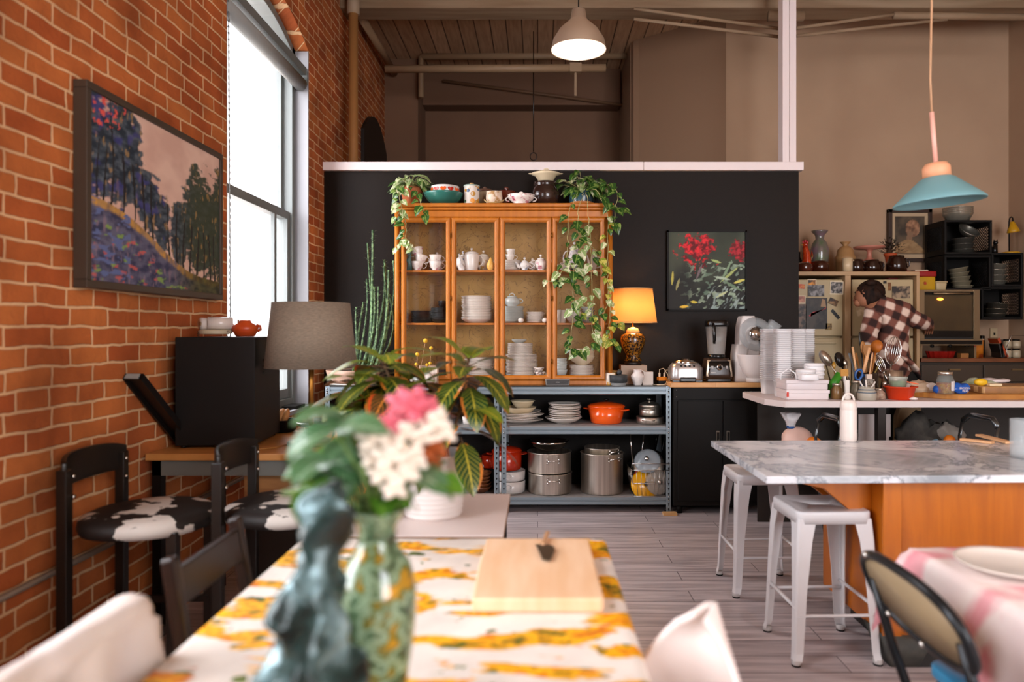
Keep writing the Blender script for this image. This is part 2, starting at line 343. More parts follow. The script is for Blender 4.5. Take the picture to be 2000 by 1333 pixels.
# dark arched window seen above the partition, far down the brick wall
r = bpy.data.objects.new('window_4', None); COL.objects.link(r); r['kind'] = 'structure'; r.location = (XL, 7.55, 2.6)
n = 10; poly = [(0, 0), (1.05, 0)]+[(1.05*(1-i/n), .75+.25*(1-(2*i/n-1)**2)) for i in range(n+1)]
mb = MB(); k = len(poly); mb.add([(.002, p-.5, q) for p, q in poly]+[(.035, p-.5, q) for p, q in poly], [tuple(range(k)), tuple(reversed(range(k, 2*k)))]+[((i+1) % k, i, k+i, k+(i+1) % k) for i in range(k)], False)
mb.build('window_frame', mat('dark_sash', '1b130e', .5), r)
# roller blind and its bead chain
t = thing('roller_blind', 'rolled-up grey roller blind at the top of the tall window', 'blind', (XL-.05, 4.05, 3.22))
MB().tube([(0, 0, 0), (0, 1.36, 0)], .05, 20).build('fabric_roll', mat('blind_grey', '8d8f8c', .6), t)
MB().box(-.05, -.02, -.0, .05, -.005, .1).box(-.05, 1.365, -.0, .05, 1.38, .1).box(-.05, -.02, .07, .04, 1.38, .13).build('bracket', GW, t)
mb = MB().tube([(0.03, .03+.03*math.sin(i*.01), -i*.018) for i in range(122)], [.006 if i % 2 else .003 for i in range(122)], 6)
mb.build('bead_chain', mat('steel_dull', '8a8d8d', .35, 1), t)
# a pale brick building across the street
t = thing('street_building', 'washed-out pale brick building across the street seen through the window', 'building', (-9.5, 9, -3))
mb = MB().box(-2, -6, 0, 2, 16, 9)
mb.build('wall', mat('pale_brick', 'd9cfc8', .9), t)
for j in range(5):
    for zz in (4.2, 6.6): MB().box(2, -4+j*3.4, zz, 2.05, -2.8+j*3.4, zz+1.4).build('window', mat('far_glass', '9aa3a8', .4), t)
t2 = mat('street', '9d9a96', .9)
struct('floor_outside', MB().box(-30, -20, -3.2, XL-.4, 30, -3.0), t2)
# ---------------------------------------------------------------- common materials
HON = plank_mat('honey_wood', 'b5681a', 'c07420', 'b5681a', 40, 40, 0, 'xz', (9, 1.2, 1), .38, '8d4e12', 3, .35, 0)
BUTCH = plank_mat('butcher_block', 'c79056', 'd8a56b', 'a4703c', .5, .04, .0012, 'xy', (2, 12, 1), .45, 'a8713c', 4, .4, .05)
BLK = mat('black_powdercoat', '0f0b08', .55, spec=.2); BLKG = mat('black_gloss', '0f0d0c', .2)
GREY = mat('rack_grey', '7f8b92', .38, .4); HOLE = mat('hole_dark', '0c0a09', .8)
STEEL = mat('brushed_steel', 'e6ddd0', .36, 1, var='c4baac', vs=3, stretch=(14, 14, .3)); CHR = mat('chrome', 'd6d2cc', .1, 1); WIRE = mat('wire_steel', 'b8b4ae', .25, 1)
PORC = mat('porcelain', 'e6dcd2', .22, coat=.4); PORG = mat('porcelain_grey', 'b9bdb8', .25, coat=.3); CREAM = mat('cream_glaze', 'dccaa8', .3)
ROSE = mat('rose_porcelain', 'ece2da', .22, var='b7506a', vs=26, lo=.56, hi=.68, coat=.4); BLUEP = mat('blue_porcelain', 'e6e0da', .25, var='5c7396', vs=24, lo=.55, hi=.66, coat=.3); GOLDP = mat('gold_porcelain', 'e9dfd0', .25, var='ad8338', vs=24, lo=.56, hi=.66, coat=.3)
RED = mat('red_enamel', 'b32a0c', .18, coat=.5); ORG = mat('orange_enamel', 'e2480c', .2, coat=.5, var='ef5d14', vs=3); WENM = mat('white_enamel', 'd9d4d0', .2, coat=.4)
TERRA = mat('terracotta', 'b56a44', .75, var='a4572f', vs=9); BRG = mat('brown_glaze', '3b1a10', .15, coat=.6, var='54261a', vs=6); BRN = mat('brown_earthenware', '7a4522', .3, var='5b2f17', vs=8)
CLEAR = mat('clear_plastic', 'f3f1f2', .3, alpha=.78); GLS = mat('clear_glass', 'ffffff', .04, trans=1, ior=1.15, spec=.6)
# ---------------------------------------------------------------- steel racks
def rack(x0, x1, y0, label, nm='storage_rack'):
    W = x1-x0; D = .46; Ht = .945
    t = thing(nm, label, 'shelf rack', (x0, y0, 0))
    for cx, cy in ((0, 0), (W, 0), (0, D), (W, D)):
        mb = MB(); sx = 1 if cx == 0 else -1; sy = 1 if cy == 0 else -1
        xa, xb = sorted((cx, cx+sx*.038)); ya, yb = sorted((cy, cy+sy*.003)); mb.box(xa, ya, 0, xb, yb, Ht)
        xa, xb = sorted((cx, cx+sx*.003)); ya, yb = sorted((cy, cy+sy*.038)); mb.box(xa, ya, 0, xb, yb, Ht)
        mb.cur = 1
        if cy == 0:
            for k in range(24):
                z = .03+k*.0381; c = cx+sx*.019
                mb.add([(c+.0062*math.cos(a), -.0006, z+.0062*math.sin(a)) for a in [2*PI*q/10 for q in range(10)]], [tuple(range(10))], False)
                mb.add([(c-.0028, -.0006, z-.013), (c+.0028, -.0006, z-.013), (c+.0028, -.0006, z), (c-.0028, -.0006, z)], [(0, 1, 2, 3)], False)
        p = mb.build('post', [GREY, HOLE], t)
        MB().box(min(cx, cx+sx*.042)-.002, min(cy, cy+sy*.042)-.002, 0, max(cx, cx+sx*.042)+.002, max(cy, cy+sy*.042)+.002, .012).build('post_foot', BLK, p)
        if cy == 0:
            for z in (.095, .125, .60, .63, .895, .925): MB().tube([(cx+sx*.019, -.005, z), (cx+sx*.019, 0, z)], .005, 8).build('rivet', WIRE, p)
    for z in (.114, .64, .938):
        for y, s in ((.004, 1), (D-.004, -1)):
            mb = MB()     # stepped beam profile
            prof = [(0, 0), (0, -.018), (.006*s, -.021), (.006*s, -.026), (-.001*s, -.030), (-.001*s, -.05), (.01*s, -.056), (.016*s, -.056), (.016*s, 0)]
            mb.loft([[(x, y+a, z+b) for a, b in (prof if s > 0 else prof[::-1])] for x in (.005, W-.005)], smooth=False); mb.build('beam', GREY, t)
        for xx in (.006, W-.006): MB().box(xx-.004, .02, z-.05, xx+.004, D-.02, z-.004).build('side_beam', GREY, t)
        MB().box(.006, .012, z-.004, W-.006, D-.012, z+.008 if z < .9 else z+.008).build('shelf_board', mat('shelf_board', '8b8683', .6) if z < .9 else mat('top_board', '2a2a29', .3), t)
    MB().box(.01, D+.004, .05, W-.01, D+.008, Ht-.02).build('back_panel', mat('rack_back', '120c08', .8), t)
    return t
R1X0, R1X1, RY = UX(979, 5.34), UX(1311, 5.34), 5.34
rack(R1X0, R1X1, RY, 'grey slotted steel shelf rack holding dutch oven and stock pots')
rack(UX(634, 5.34), UX(975, 5.34), RY, 'grey slotted steel shelf rack behind the croton plant near the brick wall')
solo('wood_block', MB().box(-.05, -.03, 0, .05, .03, .018), mat('pale_wood', 'c99c66', .6), 'small wood block on floor in front of steel rack post', 'block', (R1X1-.02, 5.29, 0))
RT = .946   # top of the racks
# ---------------------------------------------------------------- glazed hutch
HX0, HX1, HY, HD, HZ, HT = UX(771, 5.45), UX(1196, 5.45), 5.45, .37, RT, 2.33
def hutch():
    W = HX1-HX0; t = thing('display_cabinet', 'honey wood display cabinet with four glazed doors, full of china', 'cabinet', (HX0, HY, HZ)); h = HT-HZ
    cb = MB(); cb.box(0, .03, 0, .022, HD, h-.03); cb.box(W-.022, .03, 0, W, HD, h-.03); cb.box(.022, .03, 0, W-.022, HD, .03); cb.box(.022, .03, h-.06, W-.022, HD, h-.03)
    cb.build('carcass', HON, t, bevel=.002)
    bk = plank_mat('cabinet_back', '8f6c34', '8a6730', '8f6c34', 40, 40, 0, 'xz', (1, 1, 1), .45, '4a3012', 9, .0, 0)
    nt = bk.node_tree     # veined paper pattern
    b = nt.nodes['Principled BSDF']; g = nt.nodes.new('ShaderNodeNewGeometry'); nz = nt.nodes.new('ShaderNodeTexNoise'); nz.inputs['Scale'].default_value = 7; nz.inputs['Detail'].default_value = 7; nz.inputs['Distortion'].default_value = 2
    nt.links.new(g.outputs[0], nz.inputs[0]); rp = nt.nodes.new('ShaderNodeValToRGB'); e = rp.color_ramp.elements; e[0].position = .485; e[0].color = hexc('b08642'); e[1].position = .515; e[1].color = hexc('ac823e')
    x = e.new(.5); x.color = hexc('6f4c20'); nt.links.new(nz.outputs[0], rp.inputs[0]); nt.links.new(rp.outputs[0], b.inputs['Base Color'])
    MB().box(.022, HD-.012, .03, W-.022, HD-.004, h-.06).build('back_panel', bk, t)
    cr = MB(); cr.box(-.012, -.014, h-.03, W+.012, HD, h); cr.box(-.004, .0, h-.052, W+.004, .03, h-.03); cr.box(.0, .012, h-.105, W, .03, h-.052)
    cr.build('cornice', HON, t, bevel=.008, seg=3)
    MB().box(0, .008, 0, W, .03, .034).build('base_rail', HON, t, bevel=.004)
    for x in (.014, W-.014): MB().tube([(x, .016, .0), (x, .016, h-.06)], .0185, 12).build('corner_post', HON, t)
    for z in (UZ(633, HY)-HZ, UZ(529, HY)-HZ): MB().box(.022, .05, z-.008, W-.022, HD-.012, z+.008).build('shelf_board', HON, t, bevel=.002)
    xs = [UX(p, HY)-HX0 for p in (783, 881, 976, 1078, 1183)]
    for i in range(4):
        a, b_ = xs[i]+.002, xs[i+1]-.002; z0, z1 = .036, h-.107; mb = MB(); fw = .017
        loop = [(a+fw, z0+fw), (b_-fw, z0+fw), (b_-fw, z1-fw), (a+fw, z1-fw)]
        prof = [(-fw, -.018), (-fw, .004), (-fw*.45, .016), (fw*.45, .016), (fw*1.25, .004), (fw*1.25, -.006), (fw*.9, -.018)]   # mitred half-round moulding
        vs = []; m = len(prof)
        for (x, z), (sx, sz) in zip(loop, ((1, 1), (-1, 1), (-1, -1), (1, -1))):
            for u, d in prof: vs.append((x+sx*u, -d+.008, z+sz*u))
        fs = [(q*m+k, q*m+(k+1) % m, ((q+1) % 4)*m+(k+1) % m, ((q+1) % 4)*m+k) for q in range(4) for k in range(m)]
        mb.add(vs, fs, False); d = mb.build('door', HON, t, bevel=.003)
        MB().box(a+fw*1.3, .012, z0+fw*1.3, b_-fw*1.3, .0155, z1-fw*1.3).build('pane', GLASS, d)
        if i in (1, 3):
            for z in (.16, .64, 1.12): MB().tube([((xs[1] if i < 2 else xs[3]), -.008, z), ((xs[1] if i < 2 else xs[3]), -.008, z+.038)], .0042, 8).build('hinge', mat('old_brass', '6b4a20', .35, 1), d)
    return t
hutch()
# ---------------------------------------------------------------- dish prototypes
def plate_mb(r=.12, h=.02): return MB().lathe([(r*.55, 0), (r*.6, .002), (r*.95, h*.8), (r, h), (r*.99, h+.002), (r*.93, h*.85), (r*.6, .006), (0, .005)], 36)
def bowl_mb(r, h, foot=.5, t=.004, seg=32, lip=0):
    o = [(r*foot, 0), (r*foot, h*.06), (r*foot*1.15, h*.1), (r*.82, h*.45), (r*.97, h*.85), (r+lip, h)]
    i = [(r-t+lip, h), (r*.95-t, h*.85), (r*.78-t, h*.48), (r*foot, h*.16), (0, h*.12)]
    return MB().lathe(o+i, seg)
def handle(mb, x, z0, z1, out, r=.004, y=0, sgn=1, seg=8):
    pts = [(x, y, z1)]
    for k in range(1, 8):
        a = PI*k/8; pts.append((x+sgn*out*math.sin(a)**.8, y, (z0+z1)/2+(z1-z0)/2*math.cos(a)))
    pts.append((x, y, z0)); mb.tube(pts, r, seg); return mb
def cup(name, m, label, group=None, r=.042, h=.062):
    t = thing(name, label, 'cup', group=group)
    MB().lathe([(r*.5, 0), (r*.55, .004), (r*.5, .008), (r*.8, h*.35), (r*.92, h*.7), (r*1.05, h), (r*.98, h), (r*.86, h*.7), (r*.7, h*.3), (0, h*.18)], 24).build('bowl', m, t)
    handle(MB(), r*.86, h*.25, h*.85, .024, .003).build('handle', m, t); return t
def teapot(name, m, label, cat='teapot', r=.07, h=.11, spout=True, finial='ball', belly=None, group=None, rz=0, loc=(0, 0, 0), twoh=False, loops=False):
    t = thing(name, label, cat, loc, rz, group)
    b = belly or [(r*.55, 0), (r*.6, .006), (r*.55, .01), (r*.9, h*.3), (r, h*.5), (r*.9, h*.72), (r*.6, h*.86), (r*.56, h*.88)]
    MB().lathe(b, 28).build('body', m, t)
    rl = b[-1][0]; zl = b[-1][1]
    lid = MB().lathe([(rl*1.06, zl), (rl*1.08, zl+.004), (rl*.75, zl+h*.09), (rl*.25, zl+h*.14), (.001, zl+h*.145)], 24)
    ld = lid.build('lid', m, t)
    f = MB()
    if finial == 'ball': f.lathe([(.004, 0), (.005, .006), (.011, .014), (.008, .022), (.001, .026)], 14, c=(0, 0, zl+h*.14))
    else: f.tube([(.02*math.cos(a), 0, zl+h*.13+.018*math.sin(a)) for a in [PI*k/8 for k in range(9)]], .0045, 8)
    f.build('knob', m, ld)
    if spout: MB().tube([(-r*.8, 0, h*.3), (-r*1.25, 0, h*.42), (-r*1.5, 0, h*.68), (-r*1.8, 0, h*.86)], [.017, .013, .009, .007], 10).build('spout', m, t)
    if twoh:
        for s in (1, -1): handle(MB(), s*r*.9, h*.35, h*.72, .028, .005, sgn=s).build('handle', m, t)
    else: handle(MB(), r*.85, h*.22, h*.8, .04, .0055).build('handle', m, t)
    return t
S1, S2, S0 = UZ(633, HY)+.008, UZ(529, HY)+.008, HZ+.031      # hutch shelf heights: middle, upper, floor
yi = HY+.17
def hx(px): return UX(px, yi)
rng = random.Random(5)
# upper shelf: cups, pots
c = cup('teacup', ROSE, 'x')
for k, (px, z, rz, lab) in enumerate([(818, 0, .2, 'rose teacup at the bottom of the leaning stack behind first glazed door'), (822, .055, .1, 'rose teacup sitting in the lower cup of the leaning stack behind first glazed door'), (820, .105, 2.6, 'rose teacup tipped on top of the leaning stack behind first glazed door'), (853, 0, .2, 'lower pink rose teacup of the pair under the lidded sugar bowl'), (853, .05, .1, 'upper pink rose teacup of the pair under the lidded sugar bowl')]):
    o = c if k == 0 else cp(c, (0, 0, 0))
    o.location = (hx(px), yi-.07, S2+z); o.rotation_euler = (0, .25 if k in (1, 2) else 0, rz); o['label'] = lab; o['group'] = 'rose teacups on the upper shelf'
    o.scale = (1.15,)*3
teapot('sugar_bowl', ROSE, 'pink rose lidded sugar bowl behind the stacked teacups in first glazed door', 'sugar bowl', .055, .13, spout=False, loc=(hx(851), yi+.07, S2), twoh=True)
bd = MB().tube([(0, 0, 0), (.005, 0, .05), (-.005, 0, .08), (.01, -.01, .12)], [.022, .016, .02, .009], 10).ball((0, 0, .13), .018, 10, 8)
solo('bird_figurine', bd, mat('teal_ceramic', '40605c', .3), 'small dark teal figurine at the end of the upper china shelf', 'figurine', (hx(803), yi-.08, S2))
teapot('teapot', BLUEP, 'round teapot with blue flowers and white lid, behind second glazed door', r=.06, h=.13, loc=(hx(905), yi-.02, S2), rz=.4)
teapot('coffee_pot', mat('white_gilt', 'dcd4cc', .2, coat=.4), 'square shouldered white coffee pot with dark rim lines', 'coffee pot', .055, .15, belly=[(.04, 0), (.045, .006), (.05, .03), (.062, .11), (.055, .125), (.05, .13)], loc=(hx(923), yi-.08, S2), rz=0)
teapot('teapot', GOLDP, 'white teapot with gold floral sprig, behind second glazed door', r=.062, h=.14, loc=(hx(944), yi+.03, S2), rz=PI)
mb = MB().lathe([(.018, 0), (.03, .02), (.032, .045), (.016, .075), (.01, .09), (.004, .1)], 18)
solo('glass_gourd', mb, mat('yellow_glow', 'dd9f45', .3, var='f0bd62', vs=30), 'small yellow gourd shaped ornament beside the gold sprig teapot', 'ornament', (hx(960), yi-.1, S2))
dz = .0085
pp = solo('side_plate', plate_mb(.075, .013), PORC, 'x', 'plate')
stack(pp, hx(1000), yi-.03, S2, 9, dz, 'small white side plate, %s in the upper shelf stack', 'side plates on the upper shelf')
stack(cup('small_cup', PORC, 'x', r=.036, h=.05), hx(997), yi-.03, S2+9*dz+.003, 2, .042, 'plain white cup standing on the side plates, %s of the pair', 'cups on the side plates')
teapot('creamer', BLUEP, 'small creamer with violet flowers beside side plate stack', 'creamer', .04, .075, loc=(hx(1025), yi-.1, S2), rz=.2)
teapot('sauce_jug', GOLDP, 'white jug with tall looped gold handle in third glazed door', 'jug', .032, .075, spout=False, loc=(hx(1040), yi-.02, S2))
teapot('teapot', ROSE, 'rose patterned teapot half hidden by third door frame', r=.052, h=.10, loc=(hx(1056), yi-.06, S2), rz=PI)
teapot('coffee_pot', mat('white_violet', 'e4dcd8', .22, var='8577a0', vs=22, lo=.55, hi=.66, coat=.3), 'tall white coffee pot with lavender flowers behind trailing vines', 'coffee pot', .056, .2, belly=[(.035, 0), (.04, .005), (.056, .03), (.058, .08), (.045, .13), (.034, .17), (.036, .178)], loc=(hx(1122), yi, S2), rz=PI)
teapot('coffee_pot', PORC, 'slim white coffee pot at the far end of upper china shelf', 'coffee pot', .03, .15, loc=(hx(1160), yi+.04, S2), rz=0)
teapot('butter_dish', PORC, 'white rectangular butter dish under pointed lid behind the vines', 'butter dish', .06, .06, spout=False, loc=(hx(1102), yi-.09, S2), twoh=True)
# middle shelf
bk = solo('black_bowl', bowl_mb(.085, .035, .5), BLKG, 'x', 'bowl')
stack(bk, hx(862), yi+.0, S1, 7, .014, 'shiny black bowl, %s in the pile in first glazed door', 'black bowls')
stack(solo('black_bowl', bowl_mb(.045, .03, .5), BLKG, 'x', 'bowl'), hx(866), yi+.02, S1+.12, 3, .012, 'little black bowl set on the black bowls, %s', 'little black bowls')
dk = solo('dark_plate', plate_mb(.085, .014), mat('slate_plate', '201a17', .3), 'x', 'plate')
stack(dk, hx(822), yi+.03, S1, 10, .009, 'dark plate, %s in the pile behind the streaked glass', 'dark plates')
sp = solo('soup_plate', bowl_mb(.118, .034, .55, lip=.004), PORC, 'x', 'plate')
stack(sp, hx(932), yi-.02, S1, 15, .0125, 'white rimmed soup plate, %s in the tall stack behind second glazed door', 'soup plates on the middle shelf')
gp = solo('dinner_plate', plate_mb(.095, .018), PORG, 'x', 'plate')
stack(gp, hx(999), yi-.0, S1, 14, .0085, 'grey-white plate, %s in the stack under the tureen', 'plates under the tureen')
teapot('tureen', PORG, 'white lidded tureen with looped finial on grey plates', 'tureen', .062, .09, spout=False, finial='loop', loc=(hx(1000), yi, S1+14*.0085+.005), twoh=True)
stack(solo('saucer', plate_mb(.072, .012), PORC, 'x', 'saucer'), hx(1046), yi-.02, S1, 9, .009, 'white saucer, %s in the low stack in third glazed door', 'saucers on the middle shelf')
for px in (1018, 1064): solo('egg_ornament', MB().ball((0, 0, .02), .02, 14, 8, (1.15, 1, .95)), PORC, 'white egg on the middle shelf in front of %s' % ('the tureen stack' if px < 1050 else 'the third door frame'), 'egg', (hx(px), yi-.13, S1))
tm = solo('tumbler', MB().lathe([(.026, 0), (.034, .1), (.032, .1), (.024, .006), (0, .005)], 20), PORC, 'x', 'cup')
for k, px in enumerate((1087, 1098)):
    o = tm if k == 0 else cp(tm, (0, 0, 0))
    o.location = (hx(px), yi-.09+.05*k, S1); o['label'] = 'tall white cup %s the fourth door frame on the middle shelf' % ('beside' if k == 0 else 'set back from')
stack(solo('rice_bowl', bowl_mb(.06, .045, .5), PORC, 'x', 'bowl'), hx(1120), yi-.03, S1, 4, .022, 'white ribbed bowl, %s in the middle shelf pile behind vines', 'ribbed bowls')
stack(solo('shallow_bowl', bowl_mb(.055, .03, .5), PORG, 'x', 'bowl'), hx(1148), yi-.0, S1+.0, 5, .024, 'pale grey bowl, %s in the pile at the shelf end', 'pale grey bowls')
# hutch floor
lp = solo('dinner_plate', plate_mb(.125, .018), PORC, 'x', 'plate')
stack(lp, hx(1019), yi-.02, S0, 20, .0095, 'cream dinner plate, %s in the tall stack on the cabinet floor', 'dinner plates on the cabinet floor')
stack(solo('salad_plate', plate_mb(.1, .016), PORC, 'x', 'plate'), hx(1016), yi-.02, S0+20*.0095+.002, 10, .0085, 'smaller cream plate, %s of the group above the dinner plates', 'smaller plates on the tall stack')
solo('sauce_bowl', bowl_mb(.06, .03, .4), PORG, 'grey footed bowl crowning the tallest plate stack', 'bowl', (hx(1014), yi-.02, S0+.285))
stack(solo('dinner_plate', plate_mb(.12, .018), PORC, 'x', 'plate'), hx(938), yi-.01, S0, 17, .0095, 'white dinner plate, %s in the stack behind croton leaves', 'dinner plates behind the croton')
stack(cup('patterned_cup', mat('dotted_cup', 'e2d8ce', .3, var='6a5a5c', vs=60, lo=.5, hi=.6), 'x', r=.04, h=.036), hx(1053), yi-.11, S0, 3, .032, 'small dotted cup, %s of the three stacked behind third door', 'dotted cups')
stack(solo('footed_bowl', bowl_mb(.05, .06, .4), PORG, 'x', 'bowl'), hx(1095), yi-.04, S0+.02, 5, .022, 'pale footed bowl, %s in the narrow pile in fourth glazed door', 'footed bowls')
stack(solo('saucer', plate_mb(.05, .012), mat('brown_saucer', '6b3a20', .4), 'x', 'saucer'), hx(1095), yi-.04, S0, 2, .009, 'small brown saucer under the narrow bowl pile, %s', 'brown saucers')
stack(solo('salad_plate', plate_mb(.095, .016), PORC, 'x', 'plate'), hx(1136), yi-.02, S0, 12, .009, 'plate, %s of the stack under the nested cream bowls', 'plates under the cream bowls')
stack(solo('cream_bowl', bowl_mb(.1, .075, .35), mat('cream_ribbed', 'd8c8ac', .35), 'x', 'bowl'), hx(1136), yi-.02, S0+.112, 6, .011, 'cream ribbed bowl, %s of the nest in fourth glazed door', 'nested cream bowls')
tr = MB(); rbox(tr, .3, .2, .03, .02)
solo('baking_dish', tr, mat('smoked_glass', '202428', .15), 'dark glass baking dish on the cabinet floor behind first glazed door', 'dish', (hx(840), yi-.02, S0+.05))
stack(solo('salad_plate', plate_mb(.08, .014), PORG, 'x', 'plate'), hx(865), yi-.02, S0, 6, .008, 'pale plate, %s of the few beside the dark baking dish', 'plates beside the baking dish')
# ---------------------------------------------------------------- on the rack shelves
Z1, Z0 = .648, .122
def rx(px, d=5.5): return UX(px, d)
yk = RY+.2
stack(solo('oval_platter', MB().lathe([(.08, 0), (.09, .003), (.165, .026), (.172, .029), (.165, .03), (.09, .008), (0, .007)], 36, sx=1.05, sy=.75), PORC, 'x', 'platter'), UX(1018, yk), yk, Z1, 5, .015, 'white serving platter, %s of the pile under the cream bowl', 'serving platters', jit=.008, tilt=.03)
solo('pie_plate', bowl_mb(.125, .045, .6), CREAM, 'cream pie dish on top of the white serving platters', 'dish', (UX(1016, yk), yk, Z1+.078))
solo('deep_bowl', bowl_mb(.088, .06, .5, lip=.008), CREAM, 'cream rimmed bowl crowning the platter pile on the steel rack', 'bowl', (UX(1021, yk), yk, Z1+.112))
pl2 = solo('soup_plate', bowl_mb(.14, .045, .45, lip=.004), PORC, 'wide white bowl under the fanned plates on the steel rack', 'plate', (UX(1100, yk), yk, Z1))
q = solo('dinner_plate', plate_mb(.125, .022), PORC, 'x', 'plate')
stack(q, UX(1103, yk), yk, Z1+.03, 8, .0145, 'white plate, %s of the pile beside the orange dutch oven', 'plates beside the dutch oven', jit=.006, tilt=.03)
def pot(name, m, label, r, h, lidm=None, loc=(0, 0, 0), rz=0, ears=True, cat='pot', lid=True, taper=1.0):
    t = thing(name, label, cat, loc, rz)
    MB().lathe([(r*.9*taper, 0), (r*.98*taper, .01), (r, h), (r-.004, h), (r*.95*taper, .015), (0, .012)], 40).build('body', m, t)
    if lid:
        l = MB().lathe([(r*1.02, h), (r*1.03, h+.006), (r*.9, h+.02), (r*.4, h+.035), (0, h+.038)], 40).build('lid', lidm or m, t)
        MB().lathe([(.006, 0), (.006, .012), (.022, .018), (.022, .026), (0, .03)], 18, c=(0, 0, h+.034)).build('knob', BLKG if not lidm else WIRE, l)
    if ears:
        for s in (1, -1):
            MB().tube([(s*r*.95, -.045, h-.02), (s*(r+.03), -.035, h-.018), (s*(r+.04), 0, h-.016), (s*(r+.03), .035, h-.018), (s*r*.95, .045, h-.02)], .008, 8, flat=.7).build('handle', m, t)
    return t
pot('dutch_oven', ORG, 'bright orange enamel dutch oven with side handles on rack', .142, .125, loc=(UX(1184, yk), yk, Z1), rz=-.5, cat='dutch oven', taper=.86)
pot('saute_pan', STEEL, 'shallow steel pan under a small saucepan on the rack', .105, .055, loc=(UX(1268, yk), yk-.04, Z1), lid=False, rz=1.3, cat='pan')
pot('saucepan', STEEL, 'small steel saucepan standing on the shallow steel pan', .078, .075, STEEL, loc=(UX(1267, yk), yk-.03, Z1+.057), lid=True, rz=1.3, cat='pan')
# lower shelf
pot('casserole', WENM, 'white casserole with ring handles, lower of the two', .115, .09, loc=(UX(997, yk), yk-.02, Z0), lid=False, ears=False, cat='casserole')
pot('casserole', WENM, 'white casserole with ring handles, stacked upper one', .115, .075, loc=(UX(997, yk), yk-.02, Z0+.092), lid=False, ears=False, cat='casserole')
for z in (.05, .135):
    mb = MB(); mb.tube([(.022*math.cos(a), 0, .022*math.sin(a)) for a in [2*PI*k/16 for k in range(16)]], .006, 8, closed=True)
    par = [o for o in bpy.data.objects if o.name.startswith('casserole')][0 if z < .1 else 1]
    mb.build('ring_handle', WENM, par, loc=(-.01, -.118, .055 if z < .1 else .045))
pot('cocotte', RED, 'red-orange enamel pot on top of the white casseroles', .115, .14, loc=(UX(990, yk), yk, Z0+.17), lid=True, cat='pot')
def bigpot(name, label, r, h, loc, hz, loops=2, rz=0):
    t = thing(name, label, 'pot', loc, rz)
    MB().lathe([(r*.96, 0), (r, .012), (r, h-.008), (r*1.03, h-.004), (r*1.03, h), (r*.97, h), (r*.96, .02), (0, .018)], 48).build('body', STEEL, t)
    for a0 in (-PI/2+.15, PI/2+.15):
        mb = MB(); w_ = .045
        c = Vector((math.cos(a0)*r, math.sin(a0)*r, 0)); tn = Vector((-math.sin(a0), math.cos(a0), 0)); on = Vector((math.cos(a0), math.sin(a0), 0))
        P = [c+tn*-w_+Vector((0, 0, hz)), c+tn*-w_+on*.02+Vector((0, 0, hz)), c+tn*-w_*.9+on*.035+Vector((0, 0, hz+.008)), c+tn*w_*.9+on*.035+Vector((0, 0, hz+.008)), c+tn*w_+on*.02+Vector((0, 0, hz)), c+tn*w_+Vector((0, 0, hz))]
        mb.tube(P, .005, 8)
        hd = mb.build('handle', CHR, t)
        for s in (-1, 1):
            for dz_ in (-.012, 0.012): MB().ball(c+tn*(s*w_)+on*.003+Vector((0, 0, hz+dz_)), .0075, 8, 6).build('rivet', CHR, hd)
    return t
bigpot('stock_pot', 'wide steel pot at the base of the two-pot stack', .166, .155, (UX(1074, yk), yk-.02, Z0), .11)
bigpot('stock_pot', 'wide steel pot stacked on another, under a colander', .166, .155, (UX(1073, yk), yk-.02, Z0+.158), .1)
solo('steel_bowl', bowl_mb(.15, .075, .4, .002, 40, lip=.006), CHR, 'polished steel mixing bowl on the stacked wide pots', 'bowl', (UX(1072, yk), yk-.02, Z0+.318))
bigpot('stock_pot', 'tall steel stock pot beside the wire basket', .162, .305, (UX(1175, yk), yk-.02, Z0), .27, rz=.35)
bigpot('stock_pot', 'slightly smaller steel pot nested inside the tall stock pot', .135, .2, (UX(1175, yk), yk-.02, Z0+.145), .175, rz=.5)
# wire basket with lids
bx, by, bz = UX(1270, RY), RY-.01, Z0
t = thing('wire_basket', 'chrome wire basket packed with pan lids on lower rack shelf', 'basket', (bx, by, bz))
mb = MB(); w2, d2, hh = .14, .3, .2
for z, k in ((hh, 1), (hh*.5, .92), (0, .85)):
    mb.tube([(-w2*k, .15-d2*k/2, z), (w2*k, .15-d2*k/2, z), (w2*k, .15+d2*k/2, z), (-w2*k, .15+d2*k/2, z)], .0028, 6, closed=True)
for i in range(9):
    x = -w2+2*w2*i/8
    for yy in (-1, 1): mb.tube([(x, .15+yy*d2/2, hh), (x*.85, .15+yy*d2*.425, 0)], .0016, 5)
for i in range(7):
    y = -d2/2+d2*i/6
    for xx in (-1, 1): mb.tube([(xx*w2, .15+y, hh), (xx*w2*.85, .15+y*.85, 0)], .0016, 5)
    mb.tube([(-w2*.85, .15+y*.85, 0), (w2*.85, .15+y*.85, 0)], .0016, 5)
mb.tube([(-w2, 0, hh), (-w2, -.02, hh+.05), (w2, -.02, hh+.05), (w2, 0, hh)], .0028, 6)
mb.build('wire_grid', WIRE, t)
def lid(m, label, r, loc, rot, knobm=None):
    t = thing('pot_lid', label, 'lid', loc, group='pan lids in the wire basket'); t.rotation_euler = rot
    MB().lathe([(r, 0), (r, .004), (r*.9, .012), (r*.4, .024), (0, .026), (0, .022), (r*.4, .02), (r*.88, .008), (r*.96, 0)], 32).build('dome', m, t)
    MB().lathe([(.006, 0), (.006, .015), (.018, .02), (.016, .03), (0, .032)], 16, c=(0, 0, .024)).build('knob', knobm or WIRE, t)
lid(mat('yellow_enamel', 'e0a006', .25, coat=.4), 'yellow enamel pan lid low in the wire basket', .11, (bx-.03, by+.07, bz+.075), (1.2, .35, 0), BLKG)
